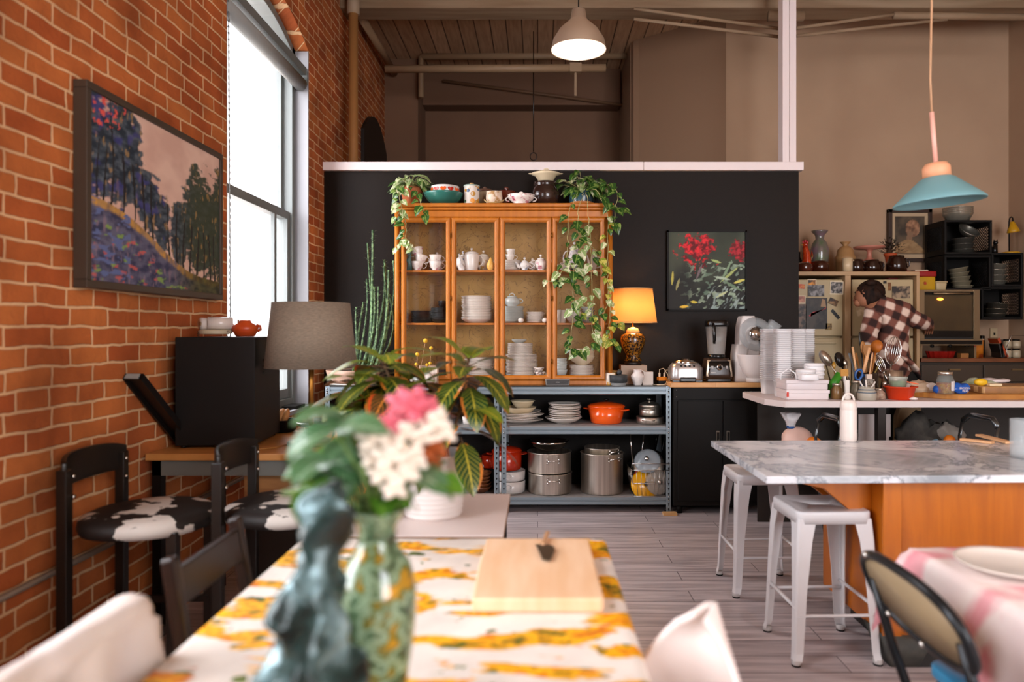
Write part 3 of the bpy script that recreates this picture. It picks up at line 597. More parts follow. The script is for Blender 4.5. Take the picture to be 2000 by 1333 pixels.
lid(RED, 'red enamel pan lid behind the yellow lid in the basket', .1, (bx-.02, by+.12, bz+.1), (1.3, .1, 0), BLKG)
lid(mat('lid_glass', 'b8b0a6', .08, alpha=.35), 'glass pan lid with steel knob at the basket corner', .095, (bx+.06, by+.05, bz+.1), (1.35, .3, .2))
lid(STEEL, 'large steel pan lid slanting across the top of the basket', .12, (bx+.01, by+.15, bz+.21), (1.0, -.3, 0))
lid(mat('lid_glass2', 'a9b3ba', .08, alpha=.45), 'domed glass lid lying on the steel lid above the basket', .1, (bx-.01, by+.09, bz+.25), (.9, -.35, 0))
for k, (dx, a, lab) in enumerate(((-.10, -.12, 'long steel pan handle standing at the side of the basket'), (-.07, .2, 'long steel pan handle leaning inward over the basket lids'), (.06, .35, 'thin dark pan handle leaning over the basket toward the rack post'))):
    solo('pan_handle', MB().tube([(0, 0, 0), (.02*a*8, 0, .2), (.03*a*8, 0, .34)], [.007, .007, .011], 8, flat=.5), CHR if k < 2 else BLKG, lab, 'handle', (bx+dx, by+.17, bz+.12))
t = thing('frying_pan', 'black frying pan standing on edge behind the basket lids', 'pan', (bx+.06, by+.33, bz+.17)); t.rotation_euler = (1.35, .2, 0)
MB().lathe([(.1, 0), (.125, .04), (.121, .04), (.097, .004), (0, .004)], 32).build('body', BLKG, t); MB().tube([(.0, .12, .03), (0, .3, .05)], .011, 8, flat=.5).build('handle', BLKG, t)
# left rack lower shelves
def lx(px): return UX(px, yk)
stack(solo('earthen_bowl', bowl_mb(.095, .05, .5), BRN, 'x', 'bowl'), lx(936), yk-.05, Z0, 5, .026, 'brown earthenware bowl, %s of the low shelf pile', 'earthenware bowls', jit=.006)
o = solo('earthen_bowl', bowl_mb(.06, .045, .5), BRG, 'small dark glazed bowl tipped on the earthenware bowls', 'bowl', (lx(931), yk-.07, Z0+.175)); o.rotation_euler = (.9, .2, 0)
pot('cocotte', RED, 'red enamel pot on the low shelf behind the rack posts', .08, .1, loc=(lx(966)-.03, yk+.12, Z0+.16), lid=False)
solo('riser_block', MB().box(-.07, -.07, 0, .07, .07, .158), BLK, 'dark box under the red enamel pot on the low shelf', 'box', (lx(966)-.03, yk+.12, Z0))
t = thing('baking_dish', 'white square baking dish on the middle rack shelf behind croton', 'dish', (lx(925), yk-.05, Z1))
mb = MB(); L = []
for z, k in ((0, .85), (.01, .9), (.06, 1), (.06, .93), (.012, .82)): L.append([(x*k, y*k, z) for x, y in rr(.16, .13, .02)])
mb.loft(L).build('body', WENM, t)
# ---------------------------------------------------------------- plants
def leaf_mat(name, base, vein, edge=None, rough=.38, variegate=0, bold=.5):
    """base colour between veins, vein colour on midrib and side ribs, by the leaf's own u,v"""
    m = bpy.data.materials.new(name); m.use_nodes = True; nt = m.node_tree; b = nt.nodes['Principled BSDF']; Nn = nt.nodes.new; L = nt.links.new
    a = Nn('ShaderNodeAttribute'); a.attribute_name = 'leafuv'; s = Nn('ShaderNodeSeparateXYZ'); L(a.outputs['Vector'], s.inputs[0])
    def mth(op, x, y=None):
        n = Nn('ShaderNodeMath'); n.operation = op
        for i, q in enumerate((x, y)):
            if q is None: continue
            if isinstance(q, (int, float)): n.inputs[i].default_value = q
            else: L(q, n.inputs[i])
        return n.outputs[0]
    au = mth('ABSOLUTE', mth('SUBTRACT', s.outputs[0], .5))          # 0 at the midrib, .5 at the edge
    mid = mth('LESS_THAN', au, .035 if not variegate else .06)
    ph = mth('SUBTRACT', mth('MULTIPLY', s.outputs[1], 9), mth('MULTIPLY', au, 5))
    side = mth('LESS_THAN', mth('FRACT', ph), .16*bold*2)
    nz = Nn('ShaderNodeTexNoise'); nz.inputs['Scale'].default_value = 9; tc = Nn('ShaderNodeTexCoord'); L(tc.outputs['Object'], nz.inputs[0])
    fac = mth('MAXIMUM', mid, mth('MULTIPLY', side, .8))
    if variegate:
        n2 = Nn('ShaderNodeTexNoise'); n2.inputs['Scale'].default_value = 30; L(tc.outputs['Object'], n2.inputs[0])
        fac = mth('MAXIMUM', mid, mth('GREATER_THAN', n2.outputs[0], .62-.15*variegate))
    mx = Nn('ShaderNodeMix'); mx.data_type = 'RGBA'; L(fac, mx.inputs[0]); mx.inputs[6].default_value = hexc(base); mx.inputs[7].default_value = hexc(vein)
    out = mx.outputs[2]
    if edge:
        e = mth('MULTIPLY', mth('GREATER_THAN', au, .40), mth('GREATER_THAN', nz.outputs[0], .5))
        m2 = Nn('ShaderNodeMix'); m2.data_type = 'RGBA'; L(e, m2.inputs[0]); L(out, m2.inputs[6]); m2.inputs[7].default_value = hexc(edge); out = m2.outputs[2]
    L(out, b.inputs['Base Color']); b.inputs['Roughness'].default_value = rough
    b.inputs['Subsurface Weight'].default_value = 0; b.inputs['Coat Weight'].default_value = .15
    tl = Nn('ShaderNodeBsdfTranslucent'); L(out, tl.inputs[0]); ms = Nn('ShaderNodeMixShader'); ms.inputs[0].default_value = .25
    L(b.outputs[0], ms.inputs[1]); L(tl.outputs[0], ms.inputs[2]); L(ms.outputs[0], nt.nodes['Material Output'].inputs[0]); return m
CROTON = leaf_mat('croton_leaf', '26451c', 'b5a83a', 'c4742a', .3); CROTY = leaf_mat('croton_young', '5f7d22', 'c9b23a', None, .32); CROTR = leaf_mat('croton_red', '3a2a16', 'c0752c', 'b9481c', .3)
POTH = leaf_mat('pothos_green', '335a22', '7f9a4a', None, .3, .2); POTV = leaf_mat('pothos_pale', '8fa865', 'dfe2bb', None, .35, .45); POTG = leaf_mat('pothos_golden', '8f9b32', 'd9cf6a', None, .35, .6)
STEM = mat('vine_stem', 'a9a06a', .6); STEMG = mat('green_stem', '5f7a3a', .6); STEMB = mat('woody_stem', '5a4028', .8); SOIL = mat('soil', '2b1d12', .95, var='45301e', vs=40)
def leaf(mb, base, d, up, L_, W_, bend=.5, kind='oval', fold=.25, nu=4, nv=7, rnd=random):
    """one blade from base along d, drooping; kind oval or heart"""
    d = Vector(d).normalized(); up = Vector(up); side = d.cross(up)
    if side.length < 1e-3: side = d.orthogonal()
    side.normalize(); up = side.cross(d).normalized(); base = Vector(base)
    tw = rnd.uniform(-.2, .2); wv = rnd.uniform(0, 6)
    def fn(u, v):
        s = (u-.5)*2
        if kind == 'heart': wd = math.sin(PI*min(1, (v*.93+.07))**.62)**.85*(1 if v > .04 else .5)
        else: wd = math.sin(PI*min(.999, v*.96+.02)**.9)**.75
        if v > .999: wd = 0.02
        off = -bend*L_*v*v; x = s*wd*W_/2
        back = (-.12*L_*abs(s) if kind == 'heart' and v < .12 else 0)
        p = base+d*(L_*v*(1-.25*bend*v)+back)+up*(off+abs(x)*fold+math.sin(v*9+wv)*W_*.03*abs(s))+side*(x+tw*L_*.15*v*v)
        return p
    mb.grid(fn, nu, nv)
def foliage(leaves, name, ms, parent):
    """leaves: list of (material index, args)"""
    mb = MB()
    for mi, a, k in leaves:
        mb.cur = mi; leaf(mb, *a, **k)
    return mb.build(name, ms, parent, attr=True)
def vine(rnd, pts, n, size, mis, start=0):
    """points of a hanging stem in local space -> leaf list"""
    out = []; P = [Vector(p) for p in pts]
    for i in range(n):
        f = start+(1-start)*(i+.5)/n*(len(P)-1)/(len(P)-1); q = f*(len(P)-1); k = min(int(q), len(P)-2); p = P[k].lerp(P[k+1], q-k)
        a = rnd.uniform(0, 2*PI); dr = Vector((math.cos(a), -abs(math.sin(a))*.9-.1, rnd.uniform(-1.3, -.2)))
        pe = p+Vector((dr.x, dr.y, .1))*.02; s_ = size*rnd.uniform(.6, 1.15)
        out.append((rnd.choice(mis), (pe, dr, (0, -.8, .6), s_, s_*.72), dict(bend=rnd.uniform(.1, .5), kind='heart', rnd=rnd)))
    return out
def pothos(name, label, loc, potf, soilz, rnd, nleaf, spread, hgt, vines, ms, size, group=None, zmin=.0):
    t = thing(name, label, 'plant', loc); potf(t)
    MB().lathe([(0, soilz), (.07, soilz), (.07, soilz-.01), (0, soilz-.01)], 18).build('soil', SOIL, t)
    st = MB(); lv = []
    for i in range(nleaf):
        a = rnd.uniform(0, 2*PI); r = spread*rnd.random()**.6; z = soilz+hgt*rnd.uniform(.15, 1)*(1-.55*(r/spread))
        p = Vector((math.cos(a)*r, math.sin(a)*r*.75, z)); st.tube([(math.cos(a)*.02, math.sin(a)*.02, soilz-.01), (p.x*.5, p.y*.5, z*.75+soilz*.25), p], .0022, 5)
        dr = (math.cos(a), math.sin(a)-.35, rnd.uniform(-.9, .5)); s_ = size*rnd.uniform(.7, 1.2)
        lv.append((rnd.choice([0, 0, 1]), (p, dr, (0, -.5, 1), s_, s_*.6), dict(bend=rnd.uniform(.2, .7), kind='heart', rnd=rnd)))
    for pts, n, sz, mis in vines:
        P = [Vector(pts[0])]
        for a, b in zip(pts, pts[1:]):
            a, b = Vector(a), Vector(b)
            for k in range(1, 6): P.append(a.lerp(b, k/5)+Vector((rnd.uniform(-1, 1), rnd.uniform(-1, 1)*.5, 0))*.006)
        st.tube(P, .0026, 6); lv += vine(rnd, P, n, sz, mis, .12 if n < 20 else .3)
    st.build('stems', STEM, t)['kind'] = 'stuff'
    foliage(lv, 'foliage', ms, t); return t
yt = HY+.15; HTZ = HT
def T(px, py, d=None): return U(px, py, d or yt)
def rel(px, py, d, o): return tuple(U(px, py, d)-Vector(o))
# left pothos in a terracotta pot
o = (UX(803, yt), yt, HTZ)
def tp(t):
    MB().lathe([(.05, 0), (.055, .004), (.078, .11), (.088, .112), (.09, .145), (.08, .145), (.075, .12), (0, .118)], 28).build('pot', TERRA, t)
yv = HY-.06
pothos('potted_pothos', 'pale variegated pothos in terracotta pot on top of the display cabinet', o, tp, .12, random.Random(3), 46, .12, .17,
       [([(-.05, -.05, .13), (-.08, -.17, .1), rel(790, 420, yv, o), rel(794, 450, yv, o), rel(790, 478, yv, o)], 9, 0.077, [0, 1]),
        ([(-.02, -.06, .13), (-.06, -.18, .08), rel(783, 405, yv, o), rel(776, 430, yv, o)], 8, 0.084, [0, 0, 1]),
        ([(.05, -.05, .13), (.08, -.17, .06), rel(826, 408, yv, o), rel(832, 425, yv, o)], 6, 0.084, [1, 0]),
        ([rel(790, 460, yv, o), rel(783, 478, yv, o), rel(778, 490, yv, o)], 3, 0.070, [0]), ([rel(792, 465, yv, o), rel(805, 478, yv, o), rel(813, 492, yv, o)], 3, 0.077, [0])],
       [POTV, POTH, POTG], .1)
# right pothos, blue band pot, long trailing vines
o = (UX(1136, yt), yt, HTZ)
def bp_(t):
    MB().lathe([(.08, 0), (.09, .004), (.094, .028)], 28, cap=False).build('pot_foot', mat('clay_orange', 'b9753a', .4), t)
    MB().lathe([(.094, .028), (.1, .06), (.098, .11), (.085, .125), (.08, .12), (.08, .1), (0, .098)], 28, cap=False).build('pot', mat('teal_glaze', '35606b', .25, coat=.4, var='1f3540', vs=8), t)
V = lambda *P: [rel(px, py, yv, o) for px, py in P]
pothos('potted_pothos', 'trailing green pothos in blue banded pot with long vines over the cabinet doors', o, bp_, .1, random.Random(8), 62, .15, .2,
       [([(-.03, -.05, .12), (-.05, -.18, .05)]+V((1112, 410), (1110, 440), (1108, 480), (1104, 520)), 6, 0.070, [0]),
        ([(0, -.05, .12), (0, -.18, .05)]+V((1130, 410), (1128, 440), (1133, 480), (1122, 520), (1120, 560), (1119, 620), (1115, 680), (1135, 690)), 30, 0.087, [0, 1, 0]),
        ([(.02, -.05, .12), (.03, -.18, .05)]+V((1148, 415), (1152, 450), (1153, 480), (1155, 530), (1158, 580), (1156, 640), (1162, 668), (1150, 688)), 26, 0.081, [0, 1, 1]),
        ([(.04, -.03, .12), (.1, -.18, .1)]+V((1180, 400), (1190, 430), (1186, 470), (1188, 520), (1187, 560), (1192, 610), (1189, 650), (1196, 675)), 20, 0.070, [2, 0, 2, 1]),
        ([(.05, -.03, .12), (.13, -.1, .14)]+V((1196, 360), (1207, 380), (1200, 430), (1197, 445)), 14, 0.091, [0]),
        (V((1153, 480), (1166, 490), (1172, 520), (1189, 560), (1186, 600), (1172, 622), (1145, 618), (1128, 612)), 12, 0.077, [1, 2, 0]),
        (V((1120, 540), (1100, 548), (1085, 552), (1064, 548)), 6, 0.084, [1, 0]), (V((1120, 500), (1100, 520), (1090, 545)), 6, 0.084, [1, 0]),
        (V((1120, 600), (1135, 590), (1150, 580)), 5, 0.077, [1, 1]), (V((1186, 640), (1200, 640), (1206, 630)), 4, 0.077, [2]), (V((1186, 660), (1198, 668), (1205, 680)), 4, 0.084, [0, 2]),
        ([(.04, -.02, .12), (.12, -.15, .05)]+V((1185, 395), (1206, 405), (1213, 412)), 9, 0.084, [0])],
       [POTH, POTV, POTG], .105)
# a fallen leaf tip on the cornice
# ---------------------------------------------------------------- crockery on the cabinet top
solo('mixing_bowl', bowl_mb(.155, .098, .45, .006, 40), mat('teal_bowl', '33786c', .22, coat=.4, var='2b6a60', vs=3), 'wide teal ceramic bowl on the cabinet top', 'bowl', (UX(867, yt), yt-.02, HTZ))
t = thing('patterned_bowl', 'white enamel bowl with red and orange hearts nested in the teal bowl', 'bowl', (UX(870, yt), yt-.02, HTZ+.088))
MB().lathe([(.07, -.05), (.085, -.02), (.108, 0), (.111, .06), (.108, .062), (.104, .06), (.1, 0), (.0, -.04)], 36).build('body', WENM, t)
for i in range(12):
    a = 2*PI*i/12; mb = MB(); rr_ = .1125; P = []
    for k in range(20):
        q = 2*PI*k/20; hxx = .0215*math.sin(q)**3*1.15; hz = .021*(.81*math.cos(q)-.31*math.cos(2*q)-.12*math.cos(3*q)-.06*math.cos(4*q))
        P.append((rr_*math.sin(a+hxx/rr_), -rr_*math.cos(a+hxx/rr_), .03+hz))
    mb.add(P, [tuple(range(20))], False); mb.build('heart_motif', mat('heart_red', 'c3260d', .3) if i % 2 else mat('heart_orange', 'e05a14', .3), t)
t = thing('canister', 'tall white lidded canister with painted oranges and blue birds', 'canister', (UX(922, yt), yt-.03, HTZ))
MB().lathe([(.058, 0), (.06, .003), (.06, .145), (.062, .148)], 30).build('body', mat('painted_canister', 'ddd6cc', .25, var='c58b2e', vs=17, lo=.57, hi=.6, coat=.3), t)
l = MB().lathe([(.062, .148), (.064, .152), (.06, .158), (0, .16)], 30).build('lid', mat('pale_teal', '9db3a8', .3), t); MB().lathe([(.016, 0), (.018, .01), (.012, .018), (0, .019)], 16, c=(0, 0, .16)).build('knob', mat('cork', 'b58a52', .7), l)
for k, (px, z, c, r) in enumerate(((926, .085, 'b8862f', .02), (916, .11, '3e5676', .014), (925, .032, 'e39420', .018), (905, .06, 'd4642c', .012), (935, .12, '3e5676', .01), (910, .03, '48633c', .012))):
    x = (px-922)*yt/F; y = -math.sqrt(max(0, .0605**2-x*x)); a = math.atan2(x, -y); P = [(.0608*math.sin(a+r/.06*math.cos(q)), -.0608*math.cos(a+r/.06*math.cos(q)), z+r*math.sin(q)) for q in [2*PI*i/14 for i in range(14)]]
    MB().add(P, [tuple(range(14))], False).build('fruit_motif', mat('motif%d' % k, c, .35), t)
t = thing('canister', 'beige stoneware jar with brown lid behind the painted canister', 'canister', (UX(945, yt), yt+.12, HTZ))
MB().lathe([(.055, 0), (.058, .004), (.056, .13), (.06, .135)], 28).build('body', mat('beige_stone', 'a58d6e', .5), t); l = MB().lathe([(.062, .133), (.066, .14), (.05, .158), (0, .165)], 28).build('lid', mat('brown_lid', '5e3f2e', .35), t)
MB().lathe([(.012, 0), (.015, .012), (0, .018)], 14, c=(0, 0, .163)).build('knob', MATS['brown_lid'], l)
t = thing('sugar_bucket', 'cream ceramic bucket with gilt flowers and rope handle', 'jar', (UX(966, yt), yt-.05, HTZ))
MB().lathe([(.05, 0), (.062, .006), (.064, .06), (.06, .1), (.062, .105), (.056, .1), (.054, .01), (0, .008)], 28).build('body', mat('cream_gilt', 'dcc8b2', .3, var='a97f4a', vs=22, lo=.52, hi=.62), t)
handle(MB(), .0, 0, 0, .01)
MB().tube([(.075*math.sin(a), -.066*abs(math.cos(a))-.004, .045-.035*math.cos(a)) for a in [-PI/2+PI*k/14 for k in range(15)]], .005, 8).build('rope_handle', mat('rope', 'b89a68', .8, bump=.5, vs=60), t)
t = thing('casserole_jar', 'glossy brown ribbed casserole jar with knob lid behind the cream bucket', 'jar', (UX(988, yt), yt+.1, HTZ))
MB().lathe([(.07, 0), (.085, .01), (.088, .03), (.082, .038), (.09, .05), (.084, .06), (.09, .075), (.083, .085), (.088, .1), (.08, .11), (.086, .125), (.08, .135), (0, .145)], 32).build('body', mat('oxblood_glaze', '551d10', .12, coat=.6), t)
MB().lathe([(.018, .14), (.014, .152), (.02, .162), (.012, .172), (0, .174)], 18).build('knob', MATS['oxblood_glaze'], t)
teapot('tureen', ROSE, 'low white oval tureen with pink roses and looped lid', 'tureen', .1, .085, spout=False, finial='loop', belly=[(.055, 0), (.06, .008), (.055, .014), (.09, .04), (.105, .062), (.1, .072)], loc=(UX(1018, yt), yt-.06, HTZ), twoh=True)
t = thing('stoneware_crock', 'round dark brown stoneware crock under the cream lidded dish', 'crock', (UX(1065, yt), yt+.02, HTZ))
MB().lathe([(.075, 0), (.085, .005), (.112, .06), (.115, .1), (.1, .14), (.085, .155), (.088, .17), (.092, .19), (.082, .195), (.078, .16), (0, .15)], 36).build('body', mat('crock_glaze', '231512', .2, coat=.5, var='33211a', vs=5), t)
t = thing('serving_dish', 'cream lidded serving dish with twig knob on the dark crock', 'dish', (UX(1066, yt), yt+.02, HTZ+.196))
MB().lathe([(.05, 0), (.055, .004), (.085, .05), (.115, .062), (.112, .066), (.08, .062), (0, .06)], 36).build('body', CREAM, t)
l = MB().lathe([(.1, .064), (.09, .07), (.06, .082), (0, .088)], 32).build('lid', mat('cream_lid', 'cdbb96', .35), t)
MB().tube([(-.02, 0, .085), (-.01, 0, .1), (.012, 0, .103), (.024, 0, .094)], .006, 8).build('twig_knob', CREAM, l)
for s in (-1, 1): MB().tube([(s*.1, -.02, .062), (s*.13, 0, .066), (s*.1, .02, .062)], .005, 6).build('handle', CREAM, t)
# ---------------------------------------------------------------- on the rack tops, beside and in front of the cabinet
TZ = RT
t = thing('bluetooth_speaker', 'small grey portable speaker in front of the cabinet base', 'speaker', (UX(1089, 5.38), 5.39, TZ))
mb = MB().wallprism([(-.088, .0), (.088, 0), (.094, .052), (-.094, .052)], -.022, .03); mb.build('body', mat('speaker_silver', '8f8b88', .35, .6), t, bevel=.008)
MB().wallprism([(-.08, .01), (.08, .01), (.086, .046), (-.086, .046)], -.027, -.02).build('grille', mat('grille_grey', '3d3b3a', .7, bump=.4, vs=90), t, bevel=.004)
MB().box(-.085, -.016, -.0, .085, .025, .004).build('foot', BLK, t)
text('lettering', 'BOSE', .012, mat('pale_letter', 'a9a5a0', .5), t, (0, -.0285, .027), (PI/2, 0, 0))
# lit lamp
yl = 5.62; LB = .146; lp_ = (UX(1236, yl), yl, TZ+LB)
t = thing('table_lamp', 'lit table lamp with yellow shade and mottled ginger jar base', 'lamp', lp_)
MB().lathe([(.062, 0), (.068, .004), (.066, .022), (.05, .028)], 28).build('plinth', mat('dark_wood', '1d110a', .4), t)
mb = MB().lathe([(.066, .03), (.07, .034), (.05, .07), (.068, .1), (.09, .15), (.1, .2), (.09, .235), (.06, .25)], 36)
m = mat('lamp_jar', '8a5a16', .2, var='1d0d06', vs=75, lo=.44, hi=.54, coat=.5); mb.build('jar', m, t)
MB().lathe([(.052, .248), (.054, .262), (.04, .285), (.01, .296)], 28).build('jar_lid', mat('lamp_cream', 'dfb97c', .3), t)
MB().tube([(0, 0, .29), (0, 0, .40)], .006, 8).build('stem', mat('brass', '9c6f2c', .3, 1), t)
sm = bpy.data.materials.new('lamp_shade_yellow'); sm.use_nodes = True; nt = sm.node_tree; b = nt.nodes['Principled BSDF']; b.inputs['Base Color'].default_value = hexc('e3b468'); b.inputs['Roughness'].default_value = .9
tl = nt.nodes.new('ShaderNodeBsdfTranslucent'); tl.inputs[0].default_value = hexc('ffe2b4'); ms = nt.nodes.new('ShaderNodeMixShader'); ms.inputs[0].default_value = .55
nt.links.new(b.outputs[0], ms.inputs[1]); nt.links.new(tl.outputs[0], ms.inputs[2]); nt.links.new(ms.outputs[0], nt.nodes['Material Output'].inputs[0])
zb, zt_ = UZ(630, yl)-TZ-LB, UZ(565, yl)-TZ-LB
sh = MB().lathe([(.186, zb), (.152, zt_)], 48, cap=False).build('shade', sm, t, solid=.002)
for r_, z in ((.186, zb), (.152, zt_)): MB().tube([(r_*math.cos(a), r_*math.sin(a), z) for a in [2*PI*k/48 for k in range(48)]], .004, 6, closed=True).build('trim_band', mat('shade_trim', 'c9a070', .7), sh)
MB().ball((0, 0, .415), .028, 14, 10).build('bulb', mat('bulb_glow', 'ffd9a0', .4, emit=18, emitc='ffb050'), t)
point('lamp_light', (lp_[0], lp_[1], TZ+LB+.415), 11, (1.0, .68, .34), .032)
# small things
ys = 5.52
t = thing('canister', 'wooden canister with knob lid beside the cabinet corner', 'canister', (UX(1193, 5.62), 5.66, TZ)); MB().lathe([(.05, 0), (.052, .09), (.056, .09), (.056, .1), (0, .102)], 24).build('body', mat('bamboo', 'b08a4c', .45), t); MB().lathe([(.01, .1), (.013, .115), (0, .12)], 12).build('knob', MATS['bamboo'], t)
t = thing('jar', 'white and yellow ceramic jar in front of the wooden canister', 'jar', (UX(1192, 5.48), 5.48, TZ)); MB().lathe([(.036, 0), (.04, .004), (.04, .088), (.034, .092), (0, .094)], 24).build('body', mat('white_yellow', 'e0d6c8', .3, var='e0a23c', vs=12, lo=.52, hi=.56), t); MB().lathe([(.008, .092), (.01, .104), (0, .108)], 12).build('knob', PORC, t)
t = thing('mortar', 'dark stone mortar and pestle with pale foot', 'mortar', (UX(1207, 5.46), 5.43, TZ))
MB().lathe([(.055, 0), (.06, .02)], 28, cap=False).build('foot', mat('grey_stone', '8a8a88', .6), t)
MB().lathe([(.06, .02), (.066, .024), (.068, .078), (.062, .08), (.055, .03), (0, .026)], 32, cap=False).build('bowl', mat('black_stone', '2f3234', .55, bump=.2, vs=70), t)
MB().tube([(.03, 0, .04), (.012, 0, .085)], .012, 10).ball((.008, 0, .1), .02, 14, 10).build('pestle', MATS['black_stone'], t)
t = thing('milk_jug', 'white textured ceramic jug with side handle', 'jug', (UX(1246, 5.42), 5.44, TZ))
MB().lathe([(.028, 0), (.03, .004), (.05, .06), (.05, .072), (.03, .098), (.029, .112), (.033, .118), (.028, .117), (.025, .1), (0, .09)], 28).build('body', mat('cross_glaze', 'd8cec8', .35, bump=.5, vs=50), t)
handle(MB(), .03, .05, .112, .022, .004).build('handle', MATS['cross_glaze'], t)
solo('card_box', MB().box(-.04, -.04, 0, .04, .04, .1), mat('white_card', 'd2c5bb', .6), 'white cardboard box behind the ceramic jug', 'box', (UX(1264, 5.5), 5.5, TZ))
solo('shallow_box', MB().box(-.1, -.075, 0, .1, .075, .145), mat('beige_card', 'a58f7c', .7), 'beige box under the base of the lit lamp', 'box', (UX(1236, 5.62), 5.62, TZ-.0))
t = thing('power_adapter', 'orange charging hub with two white plugs', 'adapter', (UX(1293, 5.5), 5.5, TZ+.03)); MB().box(-.035, -.02, 0, .035, .02, .03).build('body', mat('orange_plastic', 'd97a12', .4), t, rot=(0, 0, .3), bevel=.003)
MB().box(-.03, -.02, -.03, .03, .02, 0).build('stand', BLK, t)
for x in (-.02, .018): MB().box(x-.007, -.006, .03, x+.007, .006, .06).build('plug', mat('warm_white', 'd9c2a4', .4), t, bevel=.002)
for k, (x, lab) in enumerate(((-.02, 'thin white charging cable looping from the adapter onto the rack top'), (.018, 'second white charging cable arching toward the food processor'))):
    bb = (UX(1293, 5.5), 5.5, TZ)
    P = [(x, 0, .09), (x+.0, 0, .115), (x+.03, -.01, .125), (x+.06, -.02, .08), (x+.07, -.05, .03), (x+.02, -.08, .006), (x-.05, -.07, .006), (x-.06, -.03, .005)] if k == 0 else [(x, 0, .09), (x+.01, 0, .11), (x+.05, 0, .115), (x+.08, .02, .06), (x+.09, -.02, .02), (x+.05, -.1, .005), (x-.03, -.11, .005), (x-.09, -.1, .005)]
    c_ = MB(); 
    Q = []
    for a, b in zip(P, P[1:]):
        for s_ in range(4): Q.append(tuple(a[i]+(b[i]-a[i])*s_/4 for i in range(3)))
    solo('charging_cable', c_.tube(Q, .0025, 6), mat('cable_white', 'c9b294', .5), lab, 'cable', bb)
# tool cabinet with butcher block top
x0, x1, yc = UX(1316, 5.3), UX(1508, 5.3), 5.3
Wc = x1-x0
t = thing('tool_cabinet', 'matt black steel cabinet with two doors and butcher block top', 'cabinet', (x0, yc, 0))
MB().box(0, .012, .06, Wc, .5, .94).build('body', BLK, t, bevel=.004)
for a, b in ((.03, Wc/2-.003), (Wc/2+.003, Wc-.03)):
    d = MB().box(a, 0, .1, b, .012, .84).build('door', BLK, t, bevel=.003)
    hxx = b-.035 if a < .1 else a+.035
    MB().box(hxx-.012, -.006, .50, hxx+.012, 0, .62).build('handle', mat('handle_steel', '7d7468', .3, .9), d, bevel=.002)
    MB().box(hxx-.008, -.0068, .51, hxx+.008, -.0055, .61).build('handle_recess', BLKG, d)
MB().box(.0, 0, .85, Wc, .012, .94).build('drawer_front', BLK, t, bevel=.003)
MB().box(-.025, -.01, .94, Wc+.01, .5, .975).build('worktop', BUTCH, t, bevel=.003)
for x in (.05, Wc-.05):
    MB().tube([(x, .05, .0), (x, .05, .06)], .02, 14).build('foot', BLK, t); MB().tube([(x, .45, .0), (x, .45, .06)], .02, 14).build('foot', BLK, t)
text('lettering', 'mastercraft', .032, mat('logo_white', 'd8cfc4', .5), t, (Wc-.14, -.001, .905), (PI/2, 0, 0), shear=.2)
for px in (.02, Wc-.02):
    for z in (.87, .92): MB().tube([(px, -.003, z), (px, 0, z)], .004, 8).build('screw', WIRE, t)
CZ = .976
# food processor base
t = thing('food_processor', 'silver food processor base without its bowl', 'appliance', (UX(1340, 5.42), 5.45, CZ))
mb = MB(); L = []
for z, k, r in ((.012, .98, .05), (.03, 1, .05), (.1, .99, .05), (.125, .86, .05), (.14, .74, .06)): L.append([(x*k, y*k, z) for x, y in rr(.25, .2, .06)])
mb.loft(L).build('body', mat('silver_paint', 'b5b0ae', .28, .8), t)
MB().lathe([(.095, .138), (.09, .15), (.07, .156), (.07, .16), (.04, .162), (.038, .17), (0, .172)], 32).build('drive_collar', CHR, t)
MB().box(-.06, -.108, 0, .06, -.05, .035).build('front_recess', BLKG, t, bevel=.008)
for x in (-.05, -.018, .014, .046): MB().lathe([(.009, 0), (.009, .003), (0, .004)], 12).build('button', BLKG, t, loc=(x, -.088, .118), rot=(.9, 0, 0))
MB().box(-.11, -.085, 0, .11, .09, .014).build('foot', BLKG, t)
text('lettering', 'Breville', .018, mat('pale_letter', 'a9a5a0', .5), t, (.0, -.1012, .07), (PI/2, 0, 0))
# blender
t = thing('blender', 'tall blender with clear jug, black lid and dial on base', 'blender', (UX(1401, 5.42), 5.45, CZ))
mb = MB().loft([[(x*k, y*k, z) for x, y in rr(.2, .2, .03)] for z, k in ((.02, 1), (.06, 1), (.16, .86), (.175, .8))]); mb.build('motor_base', mat('blender_brown', '33231a', .3), t)
MB().loft([[(x, y*1.0-.0, z) for x, y in rr(.2*k, .012, .004)] for z, k in ((.04, 1), (.165, .88))]).build('control_plate', mat('nickel', 'a8967f', .3, .9), t, loc=(0, -.095, 0), rot=(-.1, 0, 0), bevel=.002)
pl_ = MB().loft([[(x, y, z) for x, y in rr(.165*k, .008, .003)] for z, k in ((.06, 1), (.155, .92))]).build('control_panel', BLKG, t, loc=(0, -.1, 0), rot=(-.1, 0, 0))
MB().tube([(0, 0, 0), (0, -.02, 0)], [.024, .021], 20).build('dial', CHR, pl_, loc=(0, -.004, .11)); MB().tube([(0, 0, 0), (0, -.02, 0)], [.014, .012], 16).build('dial_cap', BLKG, pl_, loc=(0, -.008, .11))
for x in (-.055, .055): MB().box(x-.008, -.012, .1, x+.008, -.004, .12).build('switch', mat('switch_grey', '908a84', .4), pl_)
text('lettering', 'Vitamix', .013, mat('logo_white', 'd8cfc4', .5), pl_, (-.045, -.006, .072), (PI/2, 0, 0))
MB().box(-.09, -.09, 0, .09, .09, .03).build('foot', BLKG, t, bevel=.006)
MB().lathe([(.062, .175), (.066, .18), (.066, .2), (.06, .205)], 28).build('collar', BLKG, t)
